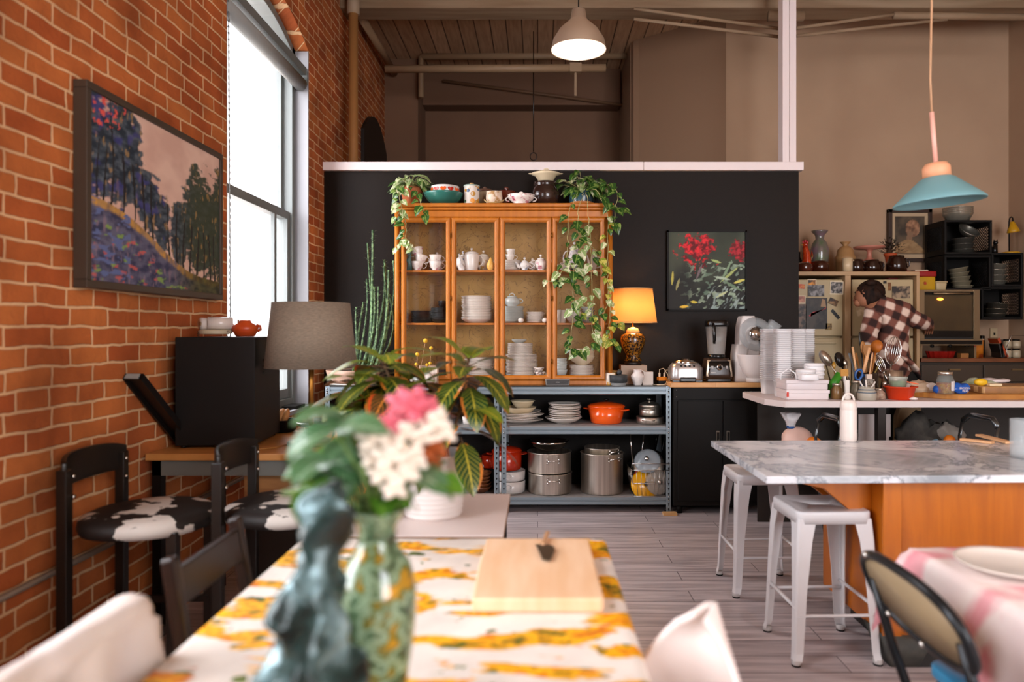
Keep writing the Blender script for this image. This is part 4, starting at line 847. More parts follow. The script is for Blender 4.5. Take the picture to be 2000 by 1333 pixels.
MB().loft([[(x*k, y*k, z) for x, y in rr(.15, .15, .045)] for z, k in ((.205, .78), (.3, .88), (.42, 1), (.42, .965), (.3, .845), (.21, .74))], cap=False).build('jug', mat('tritan', 'a8a19a', .15, alpha=.32), t)
MB().loft([[(x*k, y*k, z) for x, y in rr(.155, .155, .045)] for z, k in ((.415, 1.02), (.43, 1.06), (.455, 1.0), (.465, .9))]).build('lid', BLKG, t)
MB().tube([(-.045, -.08, .43), (-.045, -.115, .41), (-.042, -.115, .32), (-.038, -.09, .29)], [.012, .014, .013, .01], 10).build('handle', BLKG, t)
# stand mixer with tilted head and plastic bowl
t = thing('stand_mixer', 'white kitchen mixer with raised clear hood and white bowl', 'mixer', (UX(1462, 5.42), 5.46, CZ))
W2 = mat('appliance_white', 'c9c1bd', .3); mb = MB()
mb.loft([[(x, y, z) for x, y in rr(w_, .16, .02, cx=cx)] for z, w_, cx in ((0, .14, -.04), (.03, .14, -.04), (.2, .10, -.06), (.28, .1, -.05))]); mb.build('column', W2, t)
MB().loft([[(x+cx, y, z) for x, y in rr(w_, .15, .02)] for z, w_, cx in ((.20, .15, .0), (.24, .16, .0), (.40, .13, -.01), (.47, .11, -.005), (.495, .09, -.005))]).build('motor_head', W2, t, bevel=.003)
hd = MB().lathe([(.07, .0), (.125, .02), (.13, .035), (.1, .05), (.06, .055)], 32, cap=False).build('splash_hood', mat('hood_clear', 'aeb4b6', .1, alpha=.4), t, loc=(.03, -.09, .35), rot=(1.35, .25, 0))
MB().lathe([(.03, .02), (.05, .03), (.05, .06), (.0, .065)], 24).build('drive_hub', CHR, t, loc=(.03, -.07, .35), rot=(1.35, .25, 0))
MB().loft([[(x, y, z) for x, y in rr(a, b, .015)] for z, a, b in ((0, .07, .06), (.1, .09, .08))], cap=False).build('chute', MATS['hood_clear'], t, loc=(.13, -.09, .36), rot=(0, .6, 0), solid=.004)
MB().lathe([(.07, 0), (.075, .004), (.075, .03), (.06, .034)], 36).build('bowl_foot', W2, t, loc=(.04, -.1, 0))
MB().lathe([(.06, .03), (.095, .07), (.125, .14), (.14, .2), (.143, .206), (.136, .206), (.12, .14), (.09, .075), (0, .04)], 40).build('bowl', mat('bowl_white', 'ded6d2', .3), t, loc=(.04, -.1, 0), rot=(0, .0, 0))
text('lettering', 'BOSCH', .012, MATS['pale_letter'], t, (0, -.0795, .455), (PI/2, 0, 0))
mb = MB(); rbox(mb, .13, .12, .05, .015, tx=.9); solo('black_tray', mb, BLK, 'black plastic tray beside the mixer at the worktop end', 'tray', (UX(1497, 5.4), 5.47, CZ))
# floral painting on the dark wall
def flora(u, v):
    x = u; y = v; c = mixc((.03, .037, .022), (.065, .077, .05), .5+N(x*2, y*2, 3)); c = mixc(c, (.012, .012, .01), sstep(.75, .2, y+.25*N(x*3, y*3, 9)))
    s1 = N(x*9+y*5, y*16-x*7, 1)
    if y < .62 and x > .15:
        k = sstep(.12, .4, s1)*sstep(.1, .5, x); c = mixc(c, mixc((.10, .16, .11), (.33, .42, .30), .5+N(x*7, y*7, 5)), k)
    if y < .3 and x > .5: c = mixc(c, (.28, .36, .33), sstep(.02, .35, N(x*14-y*10, y*6+x*4, 8)))
    def blob(cx, cy, r, col, c, f=12, am=.5):
        d = math.hypot(x-cx, (y-cy)*1.05)/r; a = math.atan2(y-cy, x-cx); e = d+1.5*am*N(x*f, y*f, cx*9)+.3*N(x*25, y*25, 7)
        k = sstep(1.05, .85, e); sh = .4+1.3*N(x*14, y*14, 2)+.9*N(x*32, y*32, 5)
        return mixc(c, mixc((.12, .004, .006), col, sh), k)
    c = blob(.36, .78, .2, (.72, .02, .03), c); c = blob(.92, .76, .12, (.45, .02, .03), c)
    for cx, cy, a_, L_, col in ((.62, .62, -.3, .08, (.35, .45, .15)), (.8, .45, .7, .16, (.35, .42, .14)), (.93, .36, .3, .1, (.6, .55, .12)), (.76, .5, 1.1, .17, (.2, .3, .18)), (.2, .03, .1, .07, (.75, .5, .05)), (.33, .09, -.1, .05, (.6, .5, .06)), (.05, .4, 1.5, .1, (.45, .42, .08)), (.12, .32, 1.3, .09, (.3, .3, .12)), (.7, .4, -.2, .12, (.4, .5, .38)), (.7, .19, .5, .09, (.5, .55, .3)), (.4, .48, 1.2, .12, (.16, .12, .13)), (.84, .3, -.5, .15, (.14, .22, .13))):
        dx, dy = x-cx, y-cy; p = dx*math.cos(a_)+dy*math.sin(a_); q = -dx*math.sin(a_)+dy*math.cos(a_)
        if abs(p) < L_/1.0:
            wd = .022*math.cos(p/L_*PI/2)+.006*N(x*30, y*30); c = mixc(c, col, sstep(wd, wd*.5, abs(q)) if wd > 0 else 0)
    return c
x0, x1 = UX(1303, 5.8), UX(1459, 5.8); z0, z1 = UZ(607, 5.8), UZ(450, 5.8); w_, h_ = x1-x0, z1-z0
t = thing('floral_painting', 'framed painting of red peonies and dark leaves on the black wall', 'painting', ((x0+x1)/2, 5.81, z0))
MB().box(-w_/2, -.012, 0, w_/2, .025, .014).box(-w_/2, -.012, h_-.014, w_/2, .025, h_).box(-w_/2, -.012, 0, -w_/2+.014, .025, h_).box(w_/2-.014, -.012, 0, w_/2, .025, h_).build('picture_frame', BLK, t)
painted('canvas', flora, w_-.028, h_-.028, 150, 150, t, (0, .0, .014), (0, 0, 0), .6)
# ---------------------------------------------------------------- left rack top: planter with tall euphorbia, frame, vases
yp = 5.56
t = thing('potted_euphorbia', 'tall spiny euphorbia in a wide clay bowl near the brick wall', 'plant', (UX(692, yp), yp-.02, TZ))
MB().lathe([(.15, 0), (.19, .006), (.196, .014), (.15, .012)], 36).build('saucer', PORC, t)
MB().lathe([(.12, .012), (.16, .03), (.2, .08), (.208, .112), (.2, .114), (.19, .1), (0, .1)], 36).build('bowl', mat('pink_clay', 'b08f7c', .6, var='8f6f5c', vs=7), t)
MB().lathe([(0, .104), (.19, .104)], 24, cap=False).build('soil', SOIL, t)
mb = MB(); sp = MB(); lv = []; rnd = random.Random(4); ox = UX(692, yp)
CAC = mat('euphorbia_green', '2c4226', .5, var='6f8a5c', vs=40, lo=.45, hi=.6)
cols = [(692, 640, 700, 600), (700, 690, 709, 590), (712, 690, 716, 545), (725, 690, 722, 475), (733, 690, 728, 450), (742, 690, 750, 508), (748, 690, 754, 520), (755, 690, 760, 528), (762, 690, 767, 510), (720, 690, 735, 560), (738, 690, 741, 560), (758, 690, 752, 600), (766, 690, 763, 575)]
for k, (a, b, c, d) in enumerate(cols):
    yy = yp+rnd.uniform(-.06, .05); base = Vector((UX(a, yy)*.0+(UX(a, yy)-ox)*.6, yy-yp, .1)); tip = Vector((UX(c, yy)-ox, yy-yp, UZ(d, yy)-TZ)); P = []
    for i in range(12):
        f = i/11; p = base.lerp(tip, f); p.x += .012*math.sin(f*5+k*2)+ (UX(a, yy)-ox-base.x)*math.sin(PI*f)*.5; P.append(p)
    r0 = rnd.uniform(.010, .015); s3 = []
    mb.tube(P, [r0*(1-.35*i/11) for i in range(12)], 4 if k % 2 else 3)
    for i in range(2, 90):
        f = i/90*11; q = min(int(f), 10); p = P[q].lerp(P[q+1], f-q); aa = rnd.uniform(0, 6.28); lv.append((0, (p+Vector((math.cos(aa), math.sin(aa), 0))*r0*.7, (math.cos(aa), math.sin(aa), .5), (0, 0, 1), .018 if i < 76 else .03, .007), dict(nu=1, nv=2, bend=.2, rnd=rnd)))
mb.build('stems', CAC, t)['kind'] = 'stuff'
foliage(lv, 'foliage', [leaf_mat('spine_leaf', '7d9468', 'b3c09c')], t)
t = thing('photo_frame', 'small frame with pale picture leaning on the cabinet glass', 'frame', (UX(838, 5.42), 5.41, TZ)); t.rotation_euler = (-.08, 0, 0)
mb = MB(); a, b, f = .072, .155, .012
mb.box(-a, -.01, 0, a, .01, f).box(-a, -.01, b-f, a, .01, b).box(-a, -.01, 0, -a+f, .01, b).box(a-f, -.01, 0, a, .01, b); mb.build('frame', mat('rose_gold', 'a98b74', .35, .5), t, bevel=.002)
MB().box(-a+f, -.002, f, a-f, .004, b-f).build('picture', mat('frame_print', 'e0d2c4', .6, var='a08c82', vs=30, lo=.45, hi=.7), t)
for px, r, lab in ((813, .05, 'low round grey stone vase holding dried yellow flowers'), (835, .058, 'round white bud vase with two yellow craspedia stems')):
    d = 5.32+.0; t = thing('bud_vase', lab, 'vase', (UX(px, 5.36)+.0, 5.36, TZ))
    MB().lathe([(r*.5, 0), (r*.8, r*.25), (r, r*.8), (r*.85, r*1.3), (r*.35, r*1.7), (r*.3, r*1.72), (r*.28, r*1.6), (0, r*1.5)], 28).build('body', mat('vase_stone%d' % px, 'c8bdb4' if px > 830 else 'a39a90', .6, bump=.2, vs=40), t)
YEL = mat('craspedia', 'd9a92c', .8, bump=.6, vs=90)
for k, (bx_, tx_, ty, r) in enumerate(((818, 831, 666, .017), (836, 842, 680, .013), (812, 815, 693, .016), (814, 813, 712, .013), (806, 789, 723, .013), (836, 840, 710, .012), (834, 834, 713, .012), (838, 834, 724, .015))):
    b0 = U(bx_, 735, 5.36); e = U(tx_, ty, 5.36-.02*(k % 3)); t = thing('craspedia_stem', ['tall yellow billy button flower leaning over the photo frame', 'shorter yellow billy button beside the tallest one', 'yellow billy button just above the grey vase', 'small yellow billy button low at the grey vase', 'yellow billy button drooping over the side of the rack', 'yellow billy button above the white bud vase', 'yellow billy button crowded beside its twin over the white vase', 'low yellow billy button at the rim of the white vase'][k], 'flower', b0, group='billy buttons')
    e -= b0; MB().tube([(0, 0, 0), e*.5+Vector((.004, 0, 0)), e], .0018, 5).build('stem', mat('dry_stem', 'b98f6a', .8), t); MB().ball(e, r, 12, 8).build('flower_head', YEL, t)
lv = []; rnd = random.Random(2)
for i in range(60):
    a = rnd.uniform(0, 6.28); lv.append((0, (Vector((math.cos(a)*.03, math.sin(a)*.02, .07)), (math.cos(a), math.sin(a)*.6-.2, rnd.uniform(.3, 1.4)), (0, 0, 1), rnd.uniform(.04, .085), .01), dict(nu=1, nv=3, bend=.2, rnd=rnd)))
t = foliage(lv, 'dried_flowers', [leaf_mat('dried', '8a5f3a', 'caa878')], None); t.location = (UX(805, 5.36), 5.36, TZ); tag(t, 'wispy dried pink and brown flower sprigs in the grey vase', 'dried flowers')
# ---------------------------------------------------------------- white work table behind the island
WT = .92; wx0, wy0, wy1 = UX(1533, 4.48), 4.47, 5.15
t = thing('work_table', 'long white-topped work table holding utensils and chopping boards', 'table', (wx0, wy0, 0))
MB().prism([(0, 0), (2.2, 0), (2.2, .66), (-.08, .66), (-.08, .16)], WT-.04, WT).build('tabletop', mat('white_laminate', 'd2c5c2', .35), t, bevel=.003)
for x, y in ((.62, .06), (2.1, .06), (.62, .6), (2.1, .6)): MB().box(x-.025, y-.025, 0, x+.025, y+.025, WT-.04).build('leg', mat('dark_leg', '2a2522', .4, .5), t)
MB().box(.0, .05, .44, 2.15, .62, .465).build('lower_shelf', mat('dark_shelf', '2b241f', .6), t)
TP = lambda px, d: (UX(px, d), d, WT)
# clear deli tub stacks
def tub():
    t = thing('food_tub', 'x', 'tub')
    mb = MB(); mb.loft([[(x*k, y*k, z) for x, y in rr(.1, .1, .02)] for z, k in ((0, .86), (.003, .87), (.1, .97), (.1, 1.03), (.104, 1.03), (.104, .95), (.006, .84))]); mb.build('body', CLEAR, t); return t
tb = tub()
for px, d, n, nm in ((1501, 5.04, 26, 'stack beside the kitchen mixer'), (1528, 4.80, 27, 'front stack of clear tubs'), (1556, 4.92, 28, 'tallest stack of clear tubs'), (1574, 5.06, 27, 'stack set behind the tallest one')):
    n2 = n-3; zt_ = UZ(640 if px == 1551 else 643, d); dz = (zt_-.104-WT)/(n-1)
    stack(tb, UX(px, d), d, WT, n, dz, 'clear plastic tub, %s of the '+nm, 'clear tubs, '+nm, jit=.001)
for o in list(COL.objects):
    if o.name.startswith('food_tub'): o.rotation_euler = (0, 0, 0)
for k, (px, d, z, sx, lab) in enumerate(((1578, 4.56, 0, .27, 'lower white bakery box at the corner of the work table'), (1577, 4.56, .063, .265, 'upper white bakery box stacked at the corner of the work table'))):
    t = thing('bakery_box', lab, 'box', (UX(px, d), d+.1, WT+z)); mb = MB(); rbox(mb, sx, .2, .06, .01); mb.build('body', mat('box_white', 'd6cbcb', .4), t)
    MB().box(-sx/2-.004, -.104, .04, sx/2+.004, .104, .063).build('lid', MATS['box_white'], t, bevel=.003)
    if k == 0: MB().box(-sx/2-.001, -.1045, .02, -sx/2+.012, -.1, .05).build('red_label', mat('label_red', 'c0301c', .5), t)
cl = MB().lathe([(.06, 0), (.063, .012), (.056, .02), (0, .022)], 28)
ld0 = solo('tub_lid', cl, CLEAR, 'x', 'lid')
stack(ld0, UX(1575, 4.6), 4.62, WT+.128, 5, .011, 'clear round lid, %s of the pile on the bakery boxes', 'clear lids on the bakery boxes')
stack(ld0, UX(1592, 4.66), 4.68, WT+.128, 9, .010, 'frosted lid, %s of the taller pile on the bakery boxes', 'taller lid pile')
mb = MB(); rbox(mb, .11, .1, .04, .02); solo('clear_tub', mb, CLEAR, 'low clear tub at the front of the bakery boxes', 'tub', (UX(1583, 4.5), 4.54, WT+.127))
MB().tube([(-.05, 0, .0), (-.045, 0, .04), (0, 0, .07), (.045, 0, .04), (.05, 0, 0)], .004, 8).build('handle_loop', CLEAR, thing('domed_cover', 'clear domed lid with loop handle standing against the tub stack', 'lid', (UX(1543, 4.55), 4.58, WT+.127)))
# utensils
WOODU = mat('utensil_wood', 'a8733c', .6, var='8f5c2c', vs=12); WOODP = mat('utensil_pale', 'd6a476', .55); GREYU = mat('silicone_grey', '4c5054', .5)
def crock(px, d, r, h, m, lab, nm='utensil_crock'):
    return solo(nm, MB().lathe([(r*.9, 0), (r, .01), (r, h), (r*.93, h), (r*.9, .012), (0, .01)], 28), m, lab, 'crock', TP(px, d))
crock(1692, 4.82, .075, .16, mat('dark_crock', '2d2018', .3), 'dark utensil crock packed with wooden spoons')
crock(1745, 4.86, .06, .17, STEEL, 'brushed steel utensil pot behind the red bowl')
def utensil(kind, px0, py0, px1, py1, d, m, lab, w_=.022, hm=None):
    a = U(px0, py0, d); b = U(px1, py1, d+.03); a.z = max(a.z, WT+.012); t = thing('kitchen_utensil' if kind in ('stick',) else kind, lab, 'utensil', a); e = b-a; L_ = e.length; dr = e.normalized()
    if kind in ('wooden_spoon', 'ladle', 'wood_paddle', 'spatula', 'skimmer'):
        MB().tube([(0, 0, 0), dr*(L_*.72)], [.005, .006], 8).build('handle', hm or m, t)
        q = dr.to_track_quat('Z', 'Y').to_matrix().to_4x4(); mb = MB(); mb.M = Matrix.Translation(dr*L_*.7) @ q
        if kind == 'wooden_spoon': mb.ball((0, 0, L_*.15), 1, 12, 8, (w_, .008, L_*.17))
        elif kind in ('ladle', 'skimmer'): mb.ball((0, 0, w_*.9), w_, 20, 12, (1, .55, 1))
        else:
            P = [(-w_*.4, 0), (w_*.4, 0), (w_, L_*.12), (w_*.95, L_*.3), (-w_*.95, L_*.3), (-w_, L_*.12)]; mb.wallprism(P, -.003, .003)
        mb.build('head', m, t)
    elif kind == 'whisk':
        MB().tube([(0, 0, 0), dr*(L_*.42)], [.008, .007], 8).build('handle', WIRE, t); q = dr.to_track_quat('Z', 'Y').to_matrix().to_4x4()
        for k in range(6):
            mb = MB(); mb.M = Matrix.Translation(dr*L_*.4) @ q @ Matrix.Rotation(PI*k/6, 4, 'Z'); W_ = w_
            mb.tube([(W_*math.sin(2*PI*s/24), 0, L_*.6*(1-math.cos(2*PI*s/24))/2) for s in range(25)], .0016, 5); mb.build('wire_loop', CHR, t)
    else: MB().tube([(0, 0, 0), dr*L_], w_*.4, 10).build('rod', m, t)
    return t
du = 4.82
utensil('wooden_spoon', 1690, 745, 1685, 668, du, WOODU, 'wooden spoon standing in the crock just before the plaid sleeve', .02)
utensil('wooden_spoon', 1688, 745, 1679, 650, du+.05, mat('black_nylon', '151210', .4), 'black nylon spoon, tallest in the crock', .014)
utensil('wood_paddle', 1690, 748, 1694, 674, du-.04, WOODU, 'brown flat wooden paddle in the centre of the crock', .024)
utensil('rolling_dowel', 1686, 728, 1698, 680, du-.1, WOODP, 'pale pink-tan wooden handle sticking up from the crock', .026)
utensil('rolling_dowel', 1672, 730, 1665, 678, du-.06, WOODP, 'pale wooden handle at the outer edge of the crock', .02)
utensil('spatula', 1674, 748, 1659, 690, du-.08, GREYU, 'grey silicone spatula leaning out of the crock', .02)
utensil('wood_paddle', 1685, 748, 1671, 690, du-.02, WOODU, 'short brown wooden spatula behind the grey one', .018)
utensil('ladle', 1700, 742, 1714, 666, du+.02, mat('orange_wood', 'b5641a', .5, var='9c5314', vs=9), 'round orange-brown wooden ladle between the paddle and the whisk', .046)
utensil('wooden_spoon', 1698, 748, 1709, 695, du-.08, WOODU, 'small wooden spoon leaning below the round ladle', .012)
utensil('wooden_spoon', 1700, 748, 1722, 700, du-.06, mat('olive_wood', '75602c', .6), 'olive toned spatula leaning toward the whisk', .018)
utensil('wooden_spoon', 1696, 748, 1704, 690, du-.1, WOODP, 'thin pale chopstick-like stick among the spoons', .006)
utensil('whisk', 1735, 750, 1748, 658, du, CHR, 'large steel balloon whisk in front of the plaid shirt', .05)
utensil('whisk', 1736, 750, 1712, 694, du-.06, CHR, 'small steel whisk beside the big balloon whisk', .024)
utensil('skimmer', 1645, 745, 1612, 700, du, STEEL, 'shiny steel ladle head lying beside the tubs', .06)
utensil('skimmer', 1655, 745, 1641, 705, du+.03, mat('black_pan', '1c1714', .25), 'round black pan shape behind the steel ladle', .055)
utensil('ladle', 1660, 748, 1650, 700, du-.06, STEEL, 'steel ladle with bent handle next to the grey spatula', .02)
utensil('ladle', 1622, 745, 1607, 690, du+.08, mat('dark_bronze', '54452c', .3, .6), 'dark bronze toned strainer bowl behind the tub stack', .035)
utensil('wooden_spoon', 1632, 745, 1628, 708, du+.02, mat('amber', 'b8852a', .3), 'small amber wooden spoon among the steel ladles', .014)
utensil('ladle', 1718, 775, 1730, 742, du-.2, STEEL, 'small steel measuring ladle leaning over the striped pot', .014)
for k, px in enumerate((1577, 1583, 1589)): solo('fork', MB().tube([(0, 0, 0), (0, 0, .2)], .003, 6), WIRE, ['thin steel skewer nearest the clear tubs', 'middle thin steel skewer behind the bakery boxes', 'third thin steel skewer, beside the strainer bowl'][k], 'skewer', TP(px, 4.95))
solo('citrus_press', MB().tube([(0, 0, 0), (.02, 0, .09), (.06, 0, .16)], [.02, .03, .022], 12), mat('green_plastic', '3f9a2a', .35), 'bright green plastic tool standing beside the bakery boxes', 'tool', TP(1622, 4.72))
solo('green_tray', MB().wallprism([(-.08, 0), (-.05, 0), (.05, .11), (.02, .12)], 0, .01), mat('green_dark', '3a6a3a', .5), 'dark green sheet leaning behind the green plastic tool', 'sheet', TP(1622, 4.8))
t = thing('pastry_brush', 'pastry brush with white handle and tan bristles, bristles up', 'brush', TP(1652, 4.6)); t.rotation_euler = (0, -.06, 0)
MB().tube([(0, 0, .0), (0, 0, .09), (0, 0, .15)], [.014, .012, .018], 12, flat=.5).build('handle', mat('white_plastic', 'd8d0c8', .4), t); MB().box(-.024, -.008, .15, .024, .008, .195).build('bristles', mat('tan_bristle', 'b9853f', .8, bump=.4, vs=90), t)
t = thing('measuring_spoon', 'white measuring spoon hanging forward over the table edge', 'spoon', TP(1655, 4.52)); MB().box(-.014, -.004, .03, .014, .002, .13).build('handle', MATS['white_plastic'], t, bevel=.003); MB().ball((0, -.0, .02), .022, 14, 8, (1, .5, 1)).build('bowl', MATS['white_plastic'], t)
t = thing('scissors', 'blue handled scissors standing handles up', 'scissors', TP(1671, 4.66)); t.rotation_euler = (0, .25, 0)
BLU = mat('blue_plastic', '1f4f8c', .3)
for s_, z, lab in ((-1, .155, 0), (1, .125, 0)):
    MB().tube([(s_*.018+.022*math.cos(a), 0, z+.034*math.sin(a)) for a in [2*PI*k/18 for k in range(18)]], .008, 8, closed=True).build('handle', BLU, t)
MB().tube([(0, 0, .0), (.0, 0, .1)], [.006, .014], 8, flat=.4).build('blades', STEEL, t)
t = thing('box_grater', 'steel box grater standing behind the striped pot', 'grater', TP(1697, 4.62))
MB().loft([[(x*k, y*k, z) for x, y in rr(.07, .05, .006)] for z, k in ((0, 1), (.13, .85))], cap=False).build('body', mat('grater_steel', '9d958a', .3, 1, bump=1, vs=120), t); MB().box(-.018, -.01, .13, .018, .01, .16).build('handle', mat('grater_grip', 'c9b3a2', .4), t)
t = thing('salt_pot', 'squat grey crock with blue stripes and small spoon handles', 'pot', TP(1693, 4.54))
MB().lathe([(.05, 0), (.055, .005), (.058, .03), (.057, .045), (.05, .062), (.045, .066), (.048, .085), (.042, .085), (.038, .06), (0, .05)], 30).build('body', mat('grey_stoneware', 'a8a091', .45), t)
for z in (.068, .05): MB().lathe([(.0495 if z > .06 else .0568, 0), (.05 if z > .06 else .057, .005)], 30, cap=False).build('stripe', mat('slate_blue', '465a6c', .45), t, loc=(0, 0, z-.002))
for k, (x, a) in enumerate(((-.02, -.5), (-.0, -.1), (.025, .6))): solo('small_spoon', MB().tube([(0, 0, 0), (math.sin(a)*.07, 0, math.cos(a)*.07)], .005, 8), MATS['white_plastic'], ['white spoon handle leaning outward from the striped crock', 'short upright white spoon handle in the striped crock', 'white spoon handle leaning toward the red bowl'][k], 'spoon', (UX(1693, 4.54)+x*.6, 4.54, WT+.06))
for px, d, m, lab, h in ((1671, 4.6, mat('pewter', '6a6050', .4, .4), 'pewter pepper mill shape beside the white spoon', .12), (1634, 4.62, mat('spice_amber', '7a5a34', .3), 'small amber spice jar beside the bakery boxes', .1), (1717, 4.6, mat('speckled', '8a6a58', .5, var='b09a84', vs=50), 'speckled brown jar behind the striped crock', .07), (1742, 4.9, mat('black_jar', '1f1814', .2), 'dark jar with silver lid behind the pea tub', .17)):
    t = thing('jar', lab, 'jar', TP(px, d)); MB().lathe([(.03, 0), (.038, .006), (.036, h*.6), (.02, h*.85), (.02, h*.88)], 22).build('body', m, t); MB().lathe([(.026, h*.87), (.026, h), (0, h)], 22).build('lid', STEEL, t)
t = thing('mixing_bowl', 'translucent red plastic bowl holding the tub of peas', 'bowl', TP(1758, 4.6)); MB().lathe([(.07, 0), (.075, .005), (.09, .075), (.105, .082), (.104, .086), (.086, .08), (.07, .01), (0, .008)], 36).build('body', mat('red_plastic', 'cf3a14', .2, alpha=.93), t)
t = thing('pea_tub', 'clear tub of green peas sitting in the red bowl', 'tub', (UX(1757, 4.58), 4.6, WT+.075)); MB().lathe([(.045, 0), (.054, .06), (.057, .062), (.057, .07), (0, .071)], 30).build('body', mat('frosted', 'c9cfc4', .3, alpha=.45), t); MB().lathe([(0, .002), (.043, .004), (.05, .042), (0, .046)], 24).build('peas', mat('peas', '4f7a2a', .6, var='86a85a', vs=160, bump=.7), t)
# bags and boards
t = thing('cutting_board', 'thick edge-grain wood cutting board under the olive jar', 'board', (UX(1950, 4.6), 4.68, WT)); t.rotation_euler = (0, 0, 0)
MB().prism([(-.52, .13), (-.28, -.12), (.5, -.12), (.5, .22), (-.5, .22)], 0, .035).build('slab', mat('board_oak', 'b57a35', .5, var='a0652a', vs=6, stretch=(1, 8, 1)), t, bevel=.004)
mb = MB(); rbox(mb, .5, .3, .045, .02); t = solo('cutting_board', mb, plank_mat('strip_board', 'b58a58', 'c79d6a', '8a6038', .06, .05, .0012, 'xy', (3, 3, 1), .5, 'a8713c', 5, .3, .05), 'lighter strip-built board stacked on the thick board', 'board', (UX(1990, 4.6)+.02, 4.75, WT+.036))
t = thing('olive_jar', 'glass jar of green olives in brine with paper label', 'jar', (UX(1855, 4.55), 4.6, WT+.036))
MB().lathe([(.048, 0), (.052, .006), (.052, .085), (.042, .115), (.04, .12)], 32, cap=False).build('glass', mat('jar_glass', 'cfd4cc', .05, alpha=.14), t); MB().lathe([(.043, .12), (.044, .138), (.04, .142), (0, .142)], 30).build('lid', STEEL, t)
MB().lathe([(0, .004), (.050, .004), (.0505, .07), (0, .071)], 28).build('brine', mat('brine', 'a8591a', .1, alpha=.5), t)
mb = MB(); rnd = random.Random(1)
for i in range(26):
    a = rnd.uniform(0, 6.28); r = rnd.uniform(.015, .037); mb.ball((math.cos(a)*r, math.sin(a)*r, .014+.018*(i % 3)), .0125, 10, 6)
mb.build('olives', mat('olive', '8f9a24', .35), t)['kind'] = 'stuff'
o = MB().lathe([(.0528, .0), (.0528, .06)], 40, cap=False).build('label', mat('label_paper', 'd5cfcc', .6), t, loc=(0, 0, .022)); 
me = o.data
import bmesh
bm = bmesh.new(); bm.from_mesh(me); bmesh.ops.delete(bm, geom=[f for f in bm.faces if not (f.calc_center_median().y < 0 and f.calc_center_median().x > .012)], context='FACES'); bm.to_mesh(me); bm.free()
def crumple(name, m, lab, cat, loc, sx, sy, sz, seed, f=9, pk=.35):
    mb = MB(); mb.ball((0, 0, sz), 1, 26, 16, (sx, sy, sz))
    mb.v = [(x*(1+pk*N(x*f+seed, y*f, z*f)), y*(1+pk*N(x*f, y*f+seed, z*f)), max(0, z*(1+pk*N(x*f, y*f, z*f+seed)))) for x, y, z in mb.v]
    return solo(name, mb, m, lab, cat, loc)
BAG = mat('clear_bag', 'cfc5bb', .25, alpha=.7); PAP = mat('kraft_paper', 'bfa58a', .8)
crumple('paper_wrap', PAP, 'crumpled tan wrapping paper behind the olive jar', 'paper', (UX(1805, 4.75), 4.8, WT), .13, .08, .05, 2, 16)
crumple('paper_wrap', mat('white_paper', 'd8cdc6', .7), 'white folded paper beside the tan wrapping', 'paper', (UX(1828, 4.7), 4.78, WT+.02), .07, .06, .035, 7, 16)
t = crumple('plastic_pouch', mat('blue_pouch', '174a9a', .25, var='1c58b0', vs=10), 'blue plastic pouch with white lettering beside the olive jar', 'pouch', (UX(1888, 4.52), 4.58, WT+.036), .055, .035, .036, 4, 18, .25)
text('lettering', 'FROZEN\nPEAS', .018, mat('logo_white', 'd8cfc4', .5), t, (.0, -.045, .03), (PI/2-.2, 0, 0))
crumple('plastic_pouch', MATS['blue_pouch'], 'blue packet end peeking out behind the jar of olives', 'pouch', (UX(1833, 4.6), 4.62, WT+.036), .022, .03, .026, 3, 20, .2)
crumple('leafy_packet', mat('green_bag', '7a8a6a', .4, var='b5b09a', vs=9), 'clear bag of greens lying on the back of the boards', 'bag', (UX(1925, 4.8), 4.88, WT+.036), .13, .05, .035, 9, 12)
crumple('plastic_bag', mat('pale_bag', 'ddcfcc', .35), 'pale plastic bag on the back of the strip-built board', 'bag', (UX(1955, 4.85), 4.95, WT+.075), .12, .05, .02, 11, 14)
t = thing('lemon', 'yellow lemon on the strip-built board', 'lemon', (UX(1923, 4.62), 4.66, WT+.082)); MB().ball((0, 0, .024), .03, 18, 10, (1.45, .9, .8)).build('fruit', mat('lemon_yellow', 'e0b022', .45, bump=.2, vs=60), t)
solo('butter_piece', MB().box(-.04, -.02, 0, .04, .02, .018), mat('butter', 'dcc49c', .5), 'pale butter slab on the strip-built board beside the lemon', 'butter', (UX(1948, 4.6), 4.63, WT+.082), bevel=.005)
crumple('zip_bag', BAG, 'clear zip bag with orange strip beside the red bowl', 'bag', (UX(1786, 4.58), 4.66, WT), .04, .03, .055, 5, 16)
MB().box(-.05, -.035, .1, .03, -.03, .107).build('zip_strip', mat('zip_orange', 'e0602c', .4), [o for o in bpy.data.objects if o.name == 'zip_bag'][0], rot=(0, .2, 0))
crumple('white_scrap', MATS['white_paper'], 'small white paper scrap on the table front edge', 'paper', (UX(1790, 4.5), 4.53, WT), .03, .02, .012, 6, 30)
